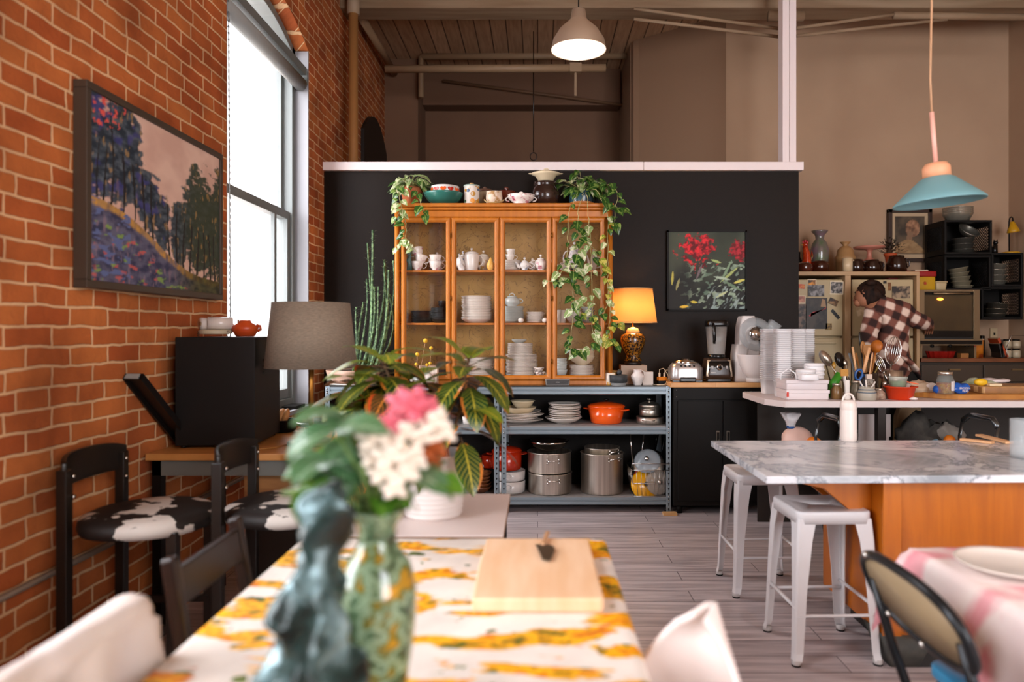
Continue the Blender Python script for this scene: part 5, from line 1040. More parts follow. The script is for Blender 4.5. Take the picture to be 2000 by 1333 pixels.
# below the work table
t = thing('shopping_bag', 'knotted clear shopping bag of oranges below the work table', 'bag', (UX(1562, 4.7), 4.75, .466))
mb = MB().ball((0, 0, .13), 1, 24, 14, (.12, .1, .13)); mb.v = [(x*(1+.2*N(x*10, y*10, z*10)), y, z) for x, y, z in mb.v]; mb.build('bag_body', mat('pink_bag', 'd9b4a6', .35), t)
MB().lathe([(.02, .25), (.03, .29), (.06, .35), (.05, .34), (.015, .27)], 14, cap=False, wob=lambda a, z: 1+.3*math.sin(5*a)).build('bag_neck', mat('pale_plastic', 'd3cfd0', .3), t, loc=(-.04, 0, 0)); MB().tube([(.022*math.cos(a)-.04, .022*math.sin(a), .255) for a in [2*PI*k/12 for k in range(12)]], .008, 6, closed=True).build('twist_tie', BLU, t)
for k, (x, z) in enumerate(((.06, .13), (.1, .07), (.05, .06))): solo('orange_fruit', MB().ball((0, 0, .0), .055, 16, 10), mat('orange_skin', 'e07a1c', .5), ['upper orange by the knotted bag', 'outer orange by the knotted bag', 'lowest orange under the knotted bag'][k], 'orange', (UX(1567, 4.7)+x, 4.66, .466+z+.02), group='oranges')
MB().box(.02, .625, .0, 2.15, .64, WT-.05).build('back_panel', mat('dark_shelf', '2b241f', .6), [o for o in COL.objects if o.name == 'work_table'][0])  # added dark sheet that darkens the space below the tabletop
t = thing('carton', 'open pale cardboard carton under the work table', 'box', (UX(1709, 4.68), 4.7, .466)); MB().box(-.1, 0, 0, .1, .16, .22).build('body', mat('carton_grey', 'a59a96', .7), t); MB().box(-.1, -.004, .2, .11, .0, .345).build('flap', MATS['carton_grey'], t)
crumple('dark_coat', mat('dark_cloth', '2e2a26', .9, var='45403a', vs=14), 'heap of dark grey cloth under the work table', 'cloth', (UX(1825, 4.75), 4.8, .466), .24, .14, .15, 12, 9, .4)
crumple('grey_cloth', mat('grey_cloth', '7f7870', .8), 'grey bag slumped on the dark cloth heap', 'cloth', (UX(1855, 4.7), 4.72, .62), .1, .08, .06, 14, 12)
crumple('blue_cloth', mat('blue_cloth', '93aabb', .8), 'pale blue cloth under the dark cloth heap', 'cloth', (UX(1800, 4.6), 4.6, .466), .12, .08, .085, 15, 12)
crumple('blue_cloth', mat('blue_cloth2', '5f8496', .8), 'teal blue folded cloth beside the pale blue one', 'cloth', (UX(1835, 4.6), 4.6, .466), .07, .06, .09, 16, 12)
crumple('white_cloth', mat('white_cloth', 'b8bdba', .8), 'whitish rumpled bag at the end of the cloth heap', 'cloth', (UX(1880, 4.6), 4.62, .466), .11, .07, .09, 17, 12)
solo('orange_fruit', MB().ball((0, 0, .0), .035, 14, 10), MATS['orange_skin'], 'single orange showing in the cloth heap', 'orange', (UX(1858, 4.55), 4.57, .66))
t = thing('paper_sack', 'beige round-topped paper sack hanging under the tabletop', 'bag', (UX(1778, 4.95), 5.0, .466)); MB().wallprism([(-.09, 0), (.09, 0), (.09, .41), (-.04, .41), (-.08, .3)], -.03, .03).build('body', mat('sack_tan', '9d8060', .8), t, bevel=.01)
for k, px in enumerate((1637, 1938)):
    t = thing('metal_stool', ['grey metal chair back showing under the work table beside the white bottle', 'grey metal chair back under the far end of the work table'][k], 'chair', (UX(px, 4.2), 4.15, 0))
    g = mat('gunmetal', '5f6365', .25, .9)
    MB().tube([(.0, 0, .80), (-.02, 0, .7), (-.01, .02, .45), (.05, .04, .0)], .017, 10, flat=.5).build('leg', g, t); MB().tube([(.0, .34, .80), (-.02, .34, .7), (-.01, .34, .45), (.05, .34, 0)], .017, 10, flat=.5).build('leg', g, t)
    MB().tube([(0, 0, .8), (.01, .06, .84), (.01, .28, .84), (0, .34, .80)], .017, 10).build('back_rail', g, t); MB().box(.02, 0, .43, .36, .34, .45).build('seat', g, t, bevel=.01)
    for y in (.02, .32): MB().tube([(.34, y, .44), (.38, y, 0)], .015, 8).build('leg', g, t)
# ---------------------------------------------------------------- marble island
tz = .80; A = U(1388, 861, (H-tz)*F/(861-VY)); B = U(1497, 931, (H-tz)*F/(931-VY)); 
isl = thing('kitchen_island', 'marble topped island with orange-brown wood panels and black plinth', 'island', (0, 0, 0))
def marble():
    m = bpy.data.materials.new('marble'); m.use_nodes = True; nt = m.node_tree; b = nt.nodes['Principled BSDF']; Nn = nt.nodes.new; L = nt.links.new
    tc = Nn('ShaderNodeTexCoord'); n1 = Nn('ShaderNodeTexNoise'); n1.inputs['Scale'].default_value = 2.4; n1.inputs['Detail'].default_value = 9; n1.inputs['Roughness'].default_value = .62; n1.inputs['Distortion'].default_value = .9; L(tc.outputs['Object'], n1.inputs[0])
    r = Nn('ShaderNodeValToRGB'); e = r.color_ramp.elements; e[0].position = .34; e[0].color = hexc('8f959a'); e[1].position = .62; e[1].color = hexc('dfe0e3'); x = e.new(.47); x.color = hexc('bcc0c5'); x = e.new(.495); x.color = hexc('868c92'); x = e.new(.52); x.color = hexc('cdced2')
    L(n1.outputs[0], r.inputs[0]); L(r.outputs[0], b.inputs['Base Color']); b.inputs['Roughness'].default_value = .2; return m
A2 = Vector((A.x, A.y)); B2 = Vector((B.x, B.y)); fr = Vector((3.05, B.y+.05)); bk_ = Vector((3.15, A.y+.02))
MB().prism([tuple(B2), tuple(fr), tuple(bk_), tuple(A2)], tz-.03, tz).build('marble_top', marble(), isl, bevel=.004)
ORW = plank_mat('island_wood', 'bb650f', 'c46d14', '5a3008', 6, 6, 0, 'xz', (9, .8, 1), .35, '9a4d0a', 2.5, .5, 0)
ix0, iy0, iy1 = UX(1725, 2.9), 2.9, A.y-.15
MB().box(ix0, iy0, .12, 3.0, iy1, tz-.03).build('wood_body', ORW, isl, bevel=.003)
MB().box(ix0-.006, iy0-.012, .12, ix0+.07, iy0, tz-.03).build('corner_panel', ORW, isl, bevel=.003)
MB().prism([(ix0+.1, iy0+.0), (2.95, iy0+.0), (2.95, iy1-.08), (ix0+.1, iy1-.08)], 0, .12).build('plinth', mat('plinth_black', '1d1a17', .5), isl)
for y in (iy0+.12, iy1-.2):    # curved brackets carrying the bar overhang
    P = [(ix0-.40, tz-.03), (ix0-.38, tz-.06), (ix0-.2, tz-.10), (ix0-.08, tz-.2), (ix0-.02, tz-.36), (ix0, tz-.42), (ix0, tz-.03)]
    MB().wallprism(P[::-1], y-.02, y+.02).build('bracket', ORW, isl, bevel=.003)
mb = MB(); mb.loft([[(x+ix0+.09, y+iy0+.06, z) for x, y in rr(a, a, .01)] for z, a in ((0, .12), (.13, .2))]); mb.build('foot', mat('foot_grey', '3a3a36', .6, var='4a4a44', vs=20), isl)
def onis(px, py): d = (H-tz)*F/(py-VY); return U(px, py, d)
t = thing('water_bottle', 'tall matte white water bottle with carry loop on the marble', 'bottle', onis(1657, 862)); dd = (H-tz)*F/(862-VY); r = 15.5*dd/F
MB().lathe([(r*.9, 0), (r*.97, .006), (r, .02), (r, .155), (r*.97, .158), (r*.97, .162), (r, .165), (r*.99, .19), (r*.8, .206), (r*.4, .21), (0, .211)], 36).build('body', mat('bottle_white', 'ddd0c8', .35), t)
MB().tube([(r*.72*math.cos(a), 0, .203+.038*math.sin(a)) for a in [PI*k/14 for k in range(15)]], .0055, 8).build('carry_loop', MATS['bottle_white'], t)
for k, (a, b, dz) in enumerate(((( 1877, 861), (1940, 868), 0), ((1912, 853), (1972, 868), .0))):
    p, q = onis(*a), onis(*b); v = q-p; solo('wood_stick', MB().box(0, -.02, 0, v.length, .02, .012), WOODP, ['flat pale wood stick on the marble, front one', 'flat pale wood stick on the marble, angled behind the other'][k], 'stick', (p.x, p.y, tz+dz+.001), math.atan2(v.y, v.x), bevel=.002)
t = thing('glass_jar', 'clear glass vessel on the marble beyond the wood sticks', 'jar', onis(2003, 895)); MB().lathe([(.055, 0), (.06, .005), (.06, .17), (.057, .17), (.056, .012), (0, .01)], 32).build('body', mat('jar_glass2', 'cfd6d8', .04, alpha=.3), t)
# ---------------------------------------------------------------- white metal stools
STW = mat('stool_white', 'd6d3d4', .3, .0, coat=.2)
def stool(label, loc, rz=0, nm='metal_stool'):
    t = thing(nm, label, 'stool', loc, rz); sh = .62; a = .155; b = .18
    n = 40; out = []; hole = []
    O = rr(2*a, 2*a, .035, 9); m_ = len(O)
    loops = []
    for z, i, r in ((sh-.05, 0, .035), (sh-.008, 0, .035), (sh-.002, .002, .034), (sh, .008, .03), (sh-.004, .02, .03), (sh-.005, .04, .03)):
        loops.append([(x, y, z) for x, y in rr(2*(a-i), 2*(a-i), max(.01, r-i*.3), 9)])
    hl = []
    for x, y in O: q = math.atan2(y*.45, x); hl.append((.048*math.cos(q), .017*math.sin(q), sh-.005))
    loops.append(hl); loops.append([(x, y, sh-.02) for x, y, z in hl])
    MB().loft(loops, cap=False).build('seat', STW, t, solid=.0016)
    for sx in (1, -1):
        for sy in (1, -1):
            L = []
            for z, w_, k in ((sh-.03, .075, a-.002), (sh-.12, .062, a+.006), (.3, .045, a+(b-a)*.55), (.05, .036, b-.002), (.02, .034, b+.004)):
                c = k; s_ = .006
                L.append([(sx*c, sy*(c-s_), z), (sx*(c-.0), sy*(c-w_), z), (sx*(c-.004), sy*(c-w_), z), (sx*(c-.005), sy*(c-.008), z), (sx*(c-.008), sy*(c-.005), z), (sx*(c-w_), sy*(c-.004), z), (sx*(c-w_), sy*c, z), (sx*(c-s_), sy*c, z)])
            if sx*sy < 0: L = [l[::-1] for l in L]
            l = MB().loft(L, smooth=False).build('leg', STW, t)
            MB().tube([(sx*(b-.012), sy*(b-.012), 0), (sx*(b-.012), sy*(b-.012), .024)], [.017, .02], 14).build('foot_cap', mat('stool_foot', 'b9b4b2', .5), l)
            MB().tube([(sx*(b-.012), sy*(b-.012), 0.0), (sx*(b-.012), sy*(b-.012), .007)], .0185, 14).build('rubber_foot', BLK, l)
    zc = .2; c = a+(b-a)*.68-.008
    for s in (1, -1):
        MB().tube([(-c, s*c, zc), (-c*.7, s*c, zc), (c*.7, s*c, zc), (c, s*c, zc)], [.010, .008, .008, .010], 8, flat=.8).build('cross_rail', STW, t)
        MB().tube([(s*c, -c, zc+.03), (s*c, c, zc+.03)], .009, 8, flat=.8).build('cross_rail', STW, t)
    return t
df = H*F/(1303-VY)
sx_ = (UX(1548, df)+UX(1722, df))/2
stool('white metal stool nearer the wood panel corner of the island', (sx_, df+.18, 0), .03)
d2_ = H*F/(1165-VY); stool('white metal stool tucked behind another under the marble bar', (UX(1432, d2_)+.178, d2_+.15, 0), .0)
# ---------------------------------------------------------------- pendants
yp_ = 3.9; zc_ = UZ(98, yp_)
t = thing('pendant_lamp', 'brushed silver dome pendant lamp hanging on a black cord', 'lamp', (UX(1130, yp_), yp_, zc_))
R_ = 54*yp_/F
t.rotation_euler = (0, 0, 0)
MB().lathe([(R_, 0), (R_*.93, R_*.35), (R_*.7, R_*.72), (R_*.42, R_*.98), (R_*.33, R_*1.08), (R_*.30, R_*1.1), (R_*.24, R_*1.45), (R_*.12, R_*1.5), (0, R_*1.5)], 40, cap=False).build('shade', mat('satin_nickel', 'c9bba8', .38, .8), t)
MB().lathe([(R_*.985, .002), (R_*.915, R_*.35), (R_*.69, R_*.7), (R_*.4, R_*.95), (0, R_*.96)], 40, cap=False).build('inner_shade', mat('inner_white', 'e8d6cc', .5), t)
MB().ball((0, 0, R_*.45), .03, 14, 10).build('bulb', mat('bulb_warm', 'ffe8d0', .4, emit=2.5), t)
MB().tube([(0, 0, R_*1.5), (0, 0, ZC-zc_)], .004, 6).build('cord', BLK, t)
point('pendant_light', (UX(1130, yp_), yp_, zc_+R_*.25), 1.0, (1, .85, .72), .03)
yp_ = 3.1; zb_ = UZ(397, yp_); t = thing('pendant_lamp', 'pale blue cone pendant lamp with peach neck above the island', 'lamp', (UX(1834, yp_), yp_, zb_)); 
R_ = 81*yp_/F; t.rotation_euler = (0, -.08, 0)
SB = mat('powder_blue', '6a9499', .5)
MB().lathe([(R_, 0), (R_*1.0, .006), (R_*.86, R_*.16), (R_*.38, R_*.58), (R_*.3, R_*.62), (0, R_*.63)], 48, cap=False).build('shade', SB, t, solid=.003)
MB().lathe([(R_*.31, R_*.6), (R_*.31, R_*.86), (R_*.24, R_*.96), (0, R_*.97)], 30).build('neck', mat('peach_wood', 'd99a74', .5), t)
MB().tube([(0, 0, R_*.96), (0, 0, R_*2.2)], .010, 10).build('rod', mat('pink_rod', 'dba392', .35), t)
MB().tube([(0, 0, R_*2.2), (.005, 0, R_*3), ((ZC-zb_)*-.08*-1, 0, ZC-zb_)], .0045, 6).build('cord', mat('cord_tan', 'b98f6c', .6), t)
# pipes overhead
PIP = mat('pipe_paint', '9c8062', .5)
def pipe(lab, P, r, m=PIP, nm='pipe', cat='pipe'): return solo(nm, MB().tube(P, r, 12), m, lab, cat)
pipe('thick tan vertical pipe against the brick wall behind the partition', [(UX(690, 6.2), 6.2, 1.0), (UX(690, 6.2), 6.2, ZC)], .042, mat('pipe_tan', '9b6b3a', .6))
pipe('white collar on the thick vertical pipe near the ceiling', [(UX(690, 6.2), 6.2, UZ(28, 6.2)), (UX(690, 6.2), 6.2, UZ(-10, 6.2))], .055, mat('pipe_white', 'a08a72', .6), 'pipe_collar')
pipe('painted pipe running back along the brick wall under the ceiling', [U(704, 30, 6.66), (-1.62, 8.1, 4.27)], .04)
pipe('long horizontal pipe close under the ceiling boards', [(-1.3, 8.0, UZ(111, 8)), (1.1, 8.0, UZ(109, 8))], .035)
pipe('horizontal pipe with capped end below the silver lamp', [(-1.55, 7.3, UZ(135, 7.3)), (UX(1183, 7.3), 7.3, UZ(133, 7.3))], .04)
pipe('short vertical pipe dropping at the corner of the ceiling pipes', [(-1.3, 8.0, UZ(111, 8)), (-1.3, 8.0, UZ(190, 8))], .03)
pipe('thin painted rod high above the far wall', [(UX(1003, 7.8), 7.8, UZ(66, 7.8)), (UX(1250, 7.8), 7.8, UZ(70, 7.8))], .016)
pipe('sloping rod across the far beam', [(UX(865, 8.4), 8.4, UZ(158, 8.4)), (UX(1215, 8.4), 8.4, UZ(205, 8.4))], .018, mat('rod_dark', '6a4c34', .6))
solo('pipe_hanger', MB().box(-.06, -.045, -.045, .06, .045, .045).box(-.012, -.01, -.28, .012, .01, -.04), PIP, 'square bracket with a dangling strap on the capped pipe', 'bracket', (UX(1124, 7.3), 7.3, UZ(134, 7.3)))
for a, b, lab in (((1238, 17), (1522, 56), 'upper truss rod descending to the white post'), ((1238, 37), (1522, 72), 'lower truss rod descending to the white post'), ((1556, 55), (1750, 28), 'upper truss rod rising away from the white post'), ((1556, 70), (1850, 38), 'lower truss rod rising away from the white post')):
    pipe(lab, [U(a[0], a[1], 6.1), U(b[0], b[1], 6.1)], .014, BM, 'truss_rod', 'rod')
pipe('thick painted rod running along the ceiling edge above the kitchen', [U(1745, 30, 6.1), U(2010, 34, 6.1)], .03, BM, 'truss_rod', 'rod')
solo('truss_plate', MB().tube([(-.15, 0, 0), (.15, 0, 0)], .045, 10).box(-.02, -.02, -.14, .02, .02, 0), BM, 'cast bracket joining the truss rods beside the white post', 'bracket', U(1535, 32, 6.15))
t = thing('hanging_cable', 'thin black hanging cord with a wire loop above the partition', 'cord', (UX(1042, 7.4), 7.4, UZ(306, 7.4)))
MB().tube([(0, 0, .05), (0, 0, ZC-UZ(306, 7.4))], .006, 6).build('cord', BLKG, t); MB().tube([(.035*math.cos(a), 0, .04*math.sin(a)) for a in [2*PI*k/16 for k in range(16)]], .005, 6, closed=True).build('wire_loop', BLKG, t)
pipe('thin conduit along the brick wall close to the floor', [(XL+.02, 1.8, UZ(1165, 2.32)), (XL+.02, 5.3, UZ(1165, 2.32))], .012, mat('conduit', '7a6a5c', .5, .4), 'conduit')
# ---------------------------------------------------------------- kitchen along the back wall
KF = 6.35     # front plane of the fridge doors
CAB = mat('kitchen_cream', 'b08d66', .5); FRW = mat('fridge_warm_lit', 'b19c76', .4)  # fridge white is tinted yellow, the warm kitchen light put into its colour
def K(px, d=KF): return UX(px, d)
def KZ(py, d=KF): return UZ(py, d)
t = thing('fridge_surround', 'cream wooden surround boxing in two white fridges', 'cabinet', (K(1552), KF-.02, 0)); ox = K(1552)
top = KZ(531); 
MB().box(0, 0, top-.035, K(1794)-ox, .65, top).build('top_board', CAB, t, bevel=.003)
for a, b in ((1649, 1660), (1788, 1794)): MB().box(K(a)-ox, 0, 0, K(b)-ox, .65, top-.035).build('side_panel', CAB, t, bevel=.002)
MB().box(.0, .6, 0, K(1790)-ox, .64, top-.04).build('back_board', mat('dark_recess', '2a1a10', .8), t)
for a, b, yb, lab in ((1553, 1648, 655, 'white fridge covered in photos beside the dark partition'), (1666, 1786, 655, 'white fridge behind the person in plaid')):
    f = thing('fridge', lab, 'fridge', (K(a), KF+.02, 0)); W_ = K(b)-K(a)
    MB().box(0, .05, .05, W_, .55, KZ(546)).build('body', FRW, f)
    z1 = KZ(546); zs = KZ(659)
    d1 = MB().box(0, 0, zs+.01, W_, .05, z1).build('door', FRW, f, bevel=.006); d2 = MB().box(0, 0, .08, W_, .05, zs-.01).build('door', FRW, f, bevel=.006)
    MB().box(.05, -.02, zs-.06, W_*.85, 0, zs-.035).build('handle', FRW, d2, bevel=.004)
def mag(px0, py0, px1, py1, lab, c1, c2=None, rot=0, border=None, cat='photo', nm='fridge_photo', vs=22):
    x = (px0+px1)/2; y = (py0+py1)/2; w_ = (px1-px0)*KF/F; h_ = (py1-py0)*KF/F
    t = thing(nm, lab, cat, (K(x), KF+.018, KZ(y))); t.rotation_euler = (0, rot, 0)
    if border: MB().box(-w_/2-.008, -.003, -h_/2-.012, w_/2+.008, 0, h_/2+.008).build('paper_border', mat('photo_paper', 'd2bfa0', .5), t); 
    MB().box(-w_/2, -.005, -h_/2, w_/2, -.002, h_/2).build('print', mat('print_%s%s' % (c1, c2), c1, .4, var=c2, vs=vs, lo=.45, hi=.6), t)
mag(1579, 557, 1611, 579, 'black and white skyline photo on the partition-side fridge', '2b2a2c', '8d8a8a', border=None)
mag(1580, 547, 1594, 557, 'small orange photo tucked above the skyline photo', '2a1708', 'd98a20', border=1)
mag(1624, 551, 1647, 573, 'white bordered black and white photo of a crowd', '3a3533', '9c948c', rot=.04, border=1, vs=40)
mag(1561, 579, 1573, 591, 'tiny pinkish photo with pale border on the fridge', '8a5044', 'c08468', border=1)
mag(1575, 582, 1617, 643, 'dark poster with a red car shape on the fridge door', '14100e', '3a3028', vs=9)
mag(1560, 594, 1576, 643, 'dark photo collage at the side of the red car poster', '17110d', '6a5344', vs=20)
mag(1620, 584, 1638, 596, 'tilted dark photo below the crowd photo', '2a1a10', '8d6a42', rot=.45)
mag(1622, 611, 1644, 617, 'black magnetic clip bar tilted on the fridge', '14100d', None, rot=.85, cat='magnet', nm='fridge_magnet')
mag(1614, 632, 1626, 645, 'small tan flower sticker at the poster corner', '8d6f34', '4a3214', cat='sticker', nm='sticker', vs=50)
mag(1559, 555, 1573, 564, 'orange fruit slice magnet near the partition edge', 'b5451c', 'c9762c', rot=.1, cat='magnet', nm='fridge_magnet', vs=60)
mag(1744, 559, 1779, 583, 'city skyline photo with a red bloom on the second fridge', '2e2622', 'a48c70', border=None, vs=14)
mag(1736, 552, 1742, 568, 'brown tassel magnet beside the skyline photo', '6b3f18', '8a5a26', cat='magnet', nm='fridge_magnet')
mag(1727, 549, 1733, 554, 'tiny black round magnet near the brown tassel', '15110e', None, cat='magnet', nm='fridge_magnet')
mag(1673, 592, 1690, 617, 'pale sketched paper pinned beside the person head', 'b59b78', 'd2bd98', rot=-.2, vs=18)
t = [o for o in bpy.data.objects if o.get('label', '').startswith('dark poster')][0]
RC = mat('car_red', 'a01420', .4)
MB().wallprism([(-.06, -.01), (-.03, .015), (.03, .02), (.08, .04), (.085, .06), (.06, .035), (.04, .03), (-.05, .0), (-.055, -.03), (-.07, -.02)], -.0065, -.0048).build('red_shape', RC, t); MB().wallprism([(.035, .06), (.05, .13), (.075, .12), (.085, .055)], -.0065, -.0048).build('pale_shape', mat('pale_print', '9a7a5a', .5), t)
# things on top of the surround
TZk = top+.001; dk = KF+.2
def KT(px): return (UX(px, dk), dk, TZk)
def kl(nm, px, prof, m, lab, cat, sx=1, ddy=0, **k):
    s_ = dk/F; return solo(nm, MB().lathe([(a*s_, b*s_) for a, b in prof], 28, **k), m, lab, cat, (UX(px, dk+ddy), dk+ddy, TZk))
AB = mat('iridescent_vase', '5d6a4e', .15, var='7a5e6a', vs=9, coat=.6)
kl('floor_vase', 1601, [(9, 0), (11, 2), (17, 30), (18, 48), (14, 62), (8, 70), (9, 78), (15, 84), (16, 87), (12, 87), (7, 76), (0, 74)], AB, 'tall iridescent green vase with flared neck on the fridge surround', 'vase', ddy=.12)
kl('brown_teapot', 1601, [(12, 0), (17, 4), (18, 14), (15, 22), (10, 24), (0, 26)], mat('amber_brown', '3a160a', .15, coat=.5), 'dark brown glazed pot in front of the iridescent vase', 'pot', ddy=-.02)  # body of a brown teapot
t = thing('rooster_figurine', 'red glass rooster figurine on the fridge surround', 'figurine', KT(1574)); s_ = dk/F
mb = MB().tube([(0, 0, 0), (0, 0, 8*s_), (2*s_, 0, 30*s_), (0, 0, 45*s_), (-2*s_, 0, 54*s_)], [9*s_, 11*s_, 8*s_, 6*s_, 5*s_], 14); mb.build('body', mat('ruby_glass', '8e1408', .15, var='c9461c', vs=30, coat=.5), t); MB().ball((-1*s_, 0, 56*s_), 5*s_).ball((-4*s_, 0, 50*s_), 2.6*s_, 10, 6, (.8, .5, 1.3)).build('head', MATS['ruby_glass'], t)
for k, (x, z) in enumerate(((-5, 61), (-1, 63), (3, 61))): MB().ball((x*s_, 0, z*s_), 2.6*s_, 10, 6, (.9, .4, 1.2)).build('comb_lobe', RC, t)
MB().tube([(-6*s_, 0, 56*s_), (-10*s_, 0, 55*s_)], [1.6*s_, .2*s_], 8).build('beak', mat('beak_gold', 'b5862a', .4), t)
MB().tube([(6*s_, 0, 22*s_), (12*s_, 0, 34*s_), (11*s_, 0, 44*s_)], [6*s_, 5*s_, 1.5*s_], 10, flat=.5).build('tail', mat('tail_green', '4a5a2a', .2, var='b3200f', vs=30, coat=.5), t)
kl('dark_pot', 1571, [(10, 0), (14, 4), (14, 14), (9, 18), (0, 19)], BRG, 'small dark glazed pot under the red rooster', 'pot', ddy=-.14)
kl('glass_bottle', 1561, [(5, 0), (6, 3), (6, 26), (2, 34), (2, 44), (0, 44)], BLKG, 'dark bottle at the very edge of the partition', 'bottle', ddy=.1)
kl('garlic_keeper', 1651, [(16, 0), (18, 4), (19, 30), (20, 33), (17, 36), (15, 48), (9, 54), (4, 57), (9, 62), (10, 64), (0, 62)], mat('mustard_clay', '9c7448', .6), 'stacked tan clay keeper with domed lid and funnel top', 'jar', ddy=.1)
t = thing('mug', 'tall cream mug in front of the tan clay keeper', 'mug', KT(1648)); s_ = dk/F; MB().lathe([(9*s_, 0), (9.5*s_, 28*s_), (8.5*s_, 28*s_), (8.5*s_, 2*s_), (0, s_)], 24).build('body', mat('mug_cream', 'cdb490', .3), t); handle(MB(), 9*s_, 5*s_, 24*s_, 9*s_, 1.3*s_).build('handle', MATS['mug_cream'], t)
t.location.y -= .08
for px, r, h, lab in ((1673, 15, 26, 'dark red glazed casserole beside the cream mug'), (1703, 17, 25, 'round dark brown glazed bean pot'), (1716, 9, 22, 'dark patterned glass tumbler beside the bean pot'), (1751, 19, 33, 'large dark brown pitcher under the potted herb')):
    t = thing('glazed_pot', lab, 'pot', (UX(px, dk-.05), dk-.05, TZk)); MB().lathe([(r*.7*s_, 0), (r*.95*s_, 3*s_), (r*s_, h*.5*s_), (r*.75*s_, h*.85*s_), (r*.7*s_, h*s_), (r*.6*s_, h*.95*s_), (0, h*.9*s_)], 26).build('body', mat('dark_glaze', '240f08', .14, coat=.5), t)
    if r > 12: handle(MB(), r*.9*s_, h*.3*s_, h*.85*s_, 8*s_, 1.6*s_).build('handle', MATS['dark_glaze'], t)
t = thing('cake_stand', 'pink pedestal cake stand on the fridge surround', 'cake stand', (UX(1698, dk+.12), dk+.12, TZk+.10)); t.location.z = TZk
MB().lathe([(17*s_, 24*s_), (14*s_, 27*s_), (5*s_, 32*s_), (4*s_, 44*s_), (8*s_, 49*s_), (28*s_, 51*s_), (30*s_, 55*s_), (0, 54*s_)], 32).build('stand', mat('pink_glaze', 'b3705c', .4), t); MB().lathe([(15*s_, 0), (17*s_, 24*s_)], 20).build('box_below', BRG, t)
t = thing('potted_herb', 'dark leafy herb in a small terracotta pot beside the portrait', 'plant', (UX(1739, dk+.05), dk+.05, TZk+12*s_)); t.location.z = TZk
MB().lathe([(9*s_, 0), (9*s_, 18*s_), (8*s_, 18.5*s_), (10*s_, 34*s_), (12*s_, 36*s_), (12*s_, 40*s_), (0, 39*s_)], 24).build('pot', mat('pot_orange', 'a8441c', .6), t)
rnd = random.Random(6); lv = []; mb = MB()
for i in range(90):
    a = rnd.uniform(0, 6.28); e = rnd.uniform(-.0, 1.3); L_ = rnd.uniform(12, 30)*s_; p = Vector((math.cos(a)*math.cos(e), math.sin(a)*math.cos(e), math.sin(e)))*L_+Vector((0, 0, 40*s_)); lv.append((0, (p, (p.x, p.y, p.z-.1), (0, 0, 1), .03, .016), dict(nu=2, nv=3, rnd=rnd)))
    if i % 4 == 0: mb.tube([(0, 0, 39*s_), p], .0015, 4)
mb.build('stems', STEMB, t)['kind'] = 'stuff'; foliage(lv, 'foliage', [leaf_mat('herb_leaf', '241c14', '3a3020')], t)
# portrait
w_, h_ = 85*6.95/F, 103*6.95/F
t = thing('portrait_painting', 'framed brown-toned painting of a person in profile with cream mat', 'painting', (UX(1783, 6.9), 6.96, UZ(512, 6.96)))
f_ = .035
MB().box(-w_/2, -.02, 0, w_/2, .03, f_).box(-w_/2, -.02, h_-f_, w_/2, .03, h_).box(-w_/2, -.02, 0, -w_/2+f_, .03, h_).box(w_/2-f_, -.02, 0, w_/2, .03, h_).build('picture_frame', mat('frame_brown', '2e1a0e', .4), t, bevel=.003)
def portrait(u, v):
    c = (.42, .30, .18) if (u < .1 or u > .9 or v < .09 or v > .92) else None
    if c: return c
    c = mixc((.035, .025, .015), (.09, .06, .035), .5+N(u*4, v*4, 1))
    d = math.hypot((u-.58)/.2, (v-.66)/.19); 
    if d < 1: c = mixc((.10, .045, .022), (.34, .17, .09), .45+1.1*N(u*7, v*7, 4)+.35*(u-.5)*3)
    if abs(u-.5-(v-.5)*.2) < .08 and .35 < v < .6: c = (.2, .11, .06)
    if v < .42-.9*abs(u-.45)**1.6+.03*N(u*9, v*9) and v > .1: c = mixc((.22, .12, .05), (.33, .2, .09), .5+N(u*5, v*8))
    return c
painted('canvas', portrait, w_-2*f_, h_-2*f_, 50, 60, t, (0, -.002, f_), (0, 0, 0), .6)
# counter, oven
ck = 6.4; CKZ = UZ(700, ck)
t = thing('kitchen_counter', 'long wooden kitchen counter on dark drawers along the back wall', 'counter', (UX(1797, ck), ck, 0))
MB().box(0, -.02, CKZ-.035, XR-UX(1797, ck)-.06, .58, CKZ).build('worktop', mat('counter_wood', '7a4420', .45, var='5f3216', vs=5, stretch=(1, 6, 1)), t, bevel=.003)
MB().box(0, .03, 0, XR-UX(1797, ck)-.06, .58, CKZ-.035).build('carcass', mat('drawer_brown', '33261b', .5), t)
for k in range(2):
    x = .02+k*.56
    for z0_, z1_ in ((CKZ-.21, CKZ-.06), (CKZ-.5, CKZ-.23), (.1, CKZ-.52)):
        d = MB().box(x, .01, z0_, x+.54, .03, z1_).build('drawer', mat('drawer_face', '3d2f22', .45), t, bevel=.003); MB().box(x+.24, -.006, z1_-.05, x+.34, .01, z1_-.035).build('pull', mat('brass_dull', '7a6444', .4, .7), d)
zo0, zo1 = UZ(663, ck), UZ(566, ck); W_ = UX(1913, ck)-UX(1794, ck)
t = thing('convection_oven', 'tall countertop oven with glass door, warm light and black control panel', 'oven', (UX(1795, ck), ck, CKZ))
h0 = zo0-CKZ
SO = mat('oven_steel', '8a7458', .35, .7)
MB().box(0, .03, h0, W_, .52, zo1-CKZ).build('body', mat('oven_dark', '1d1510', .5), t); MB().box(0, 0, h0, .05, .03, zo1-CKZ).box(W_-.055, 0, h0, W_, .03, zo1-CKZ).box(.05, 0, zo1-CKZ-.02, W_-.055, .03, zo1-CKZ).build('face_frame', SO, t, bevel=.002)
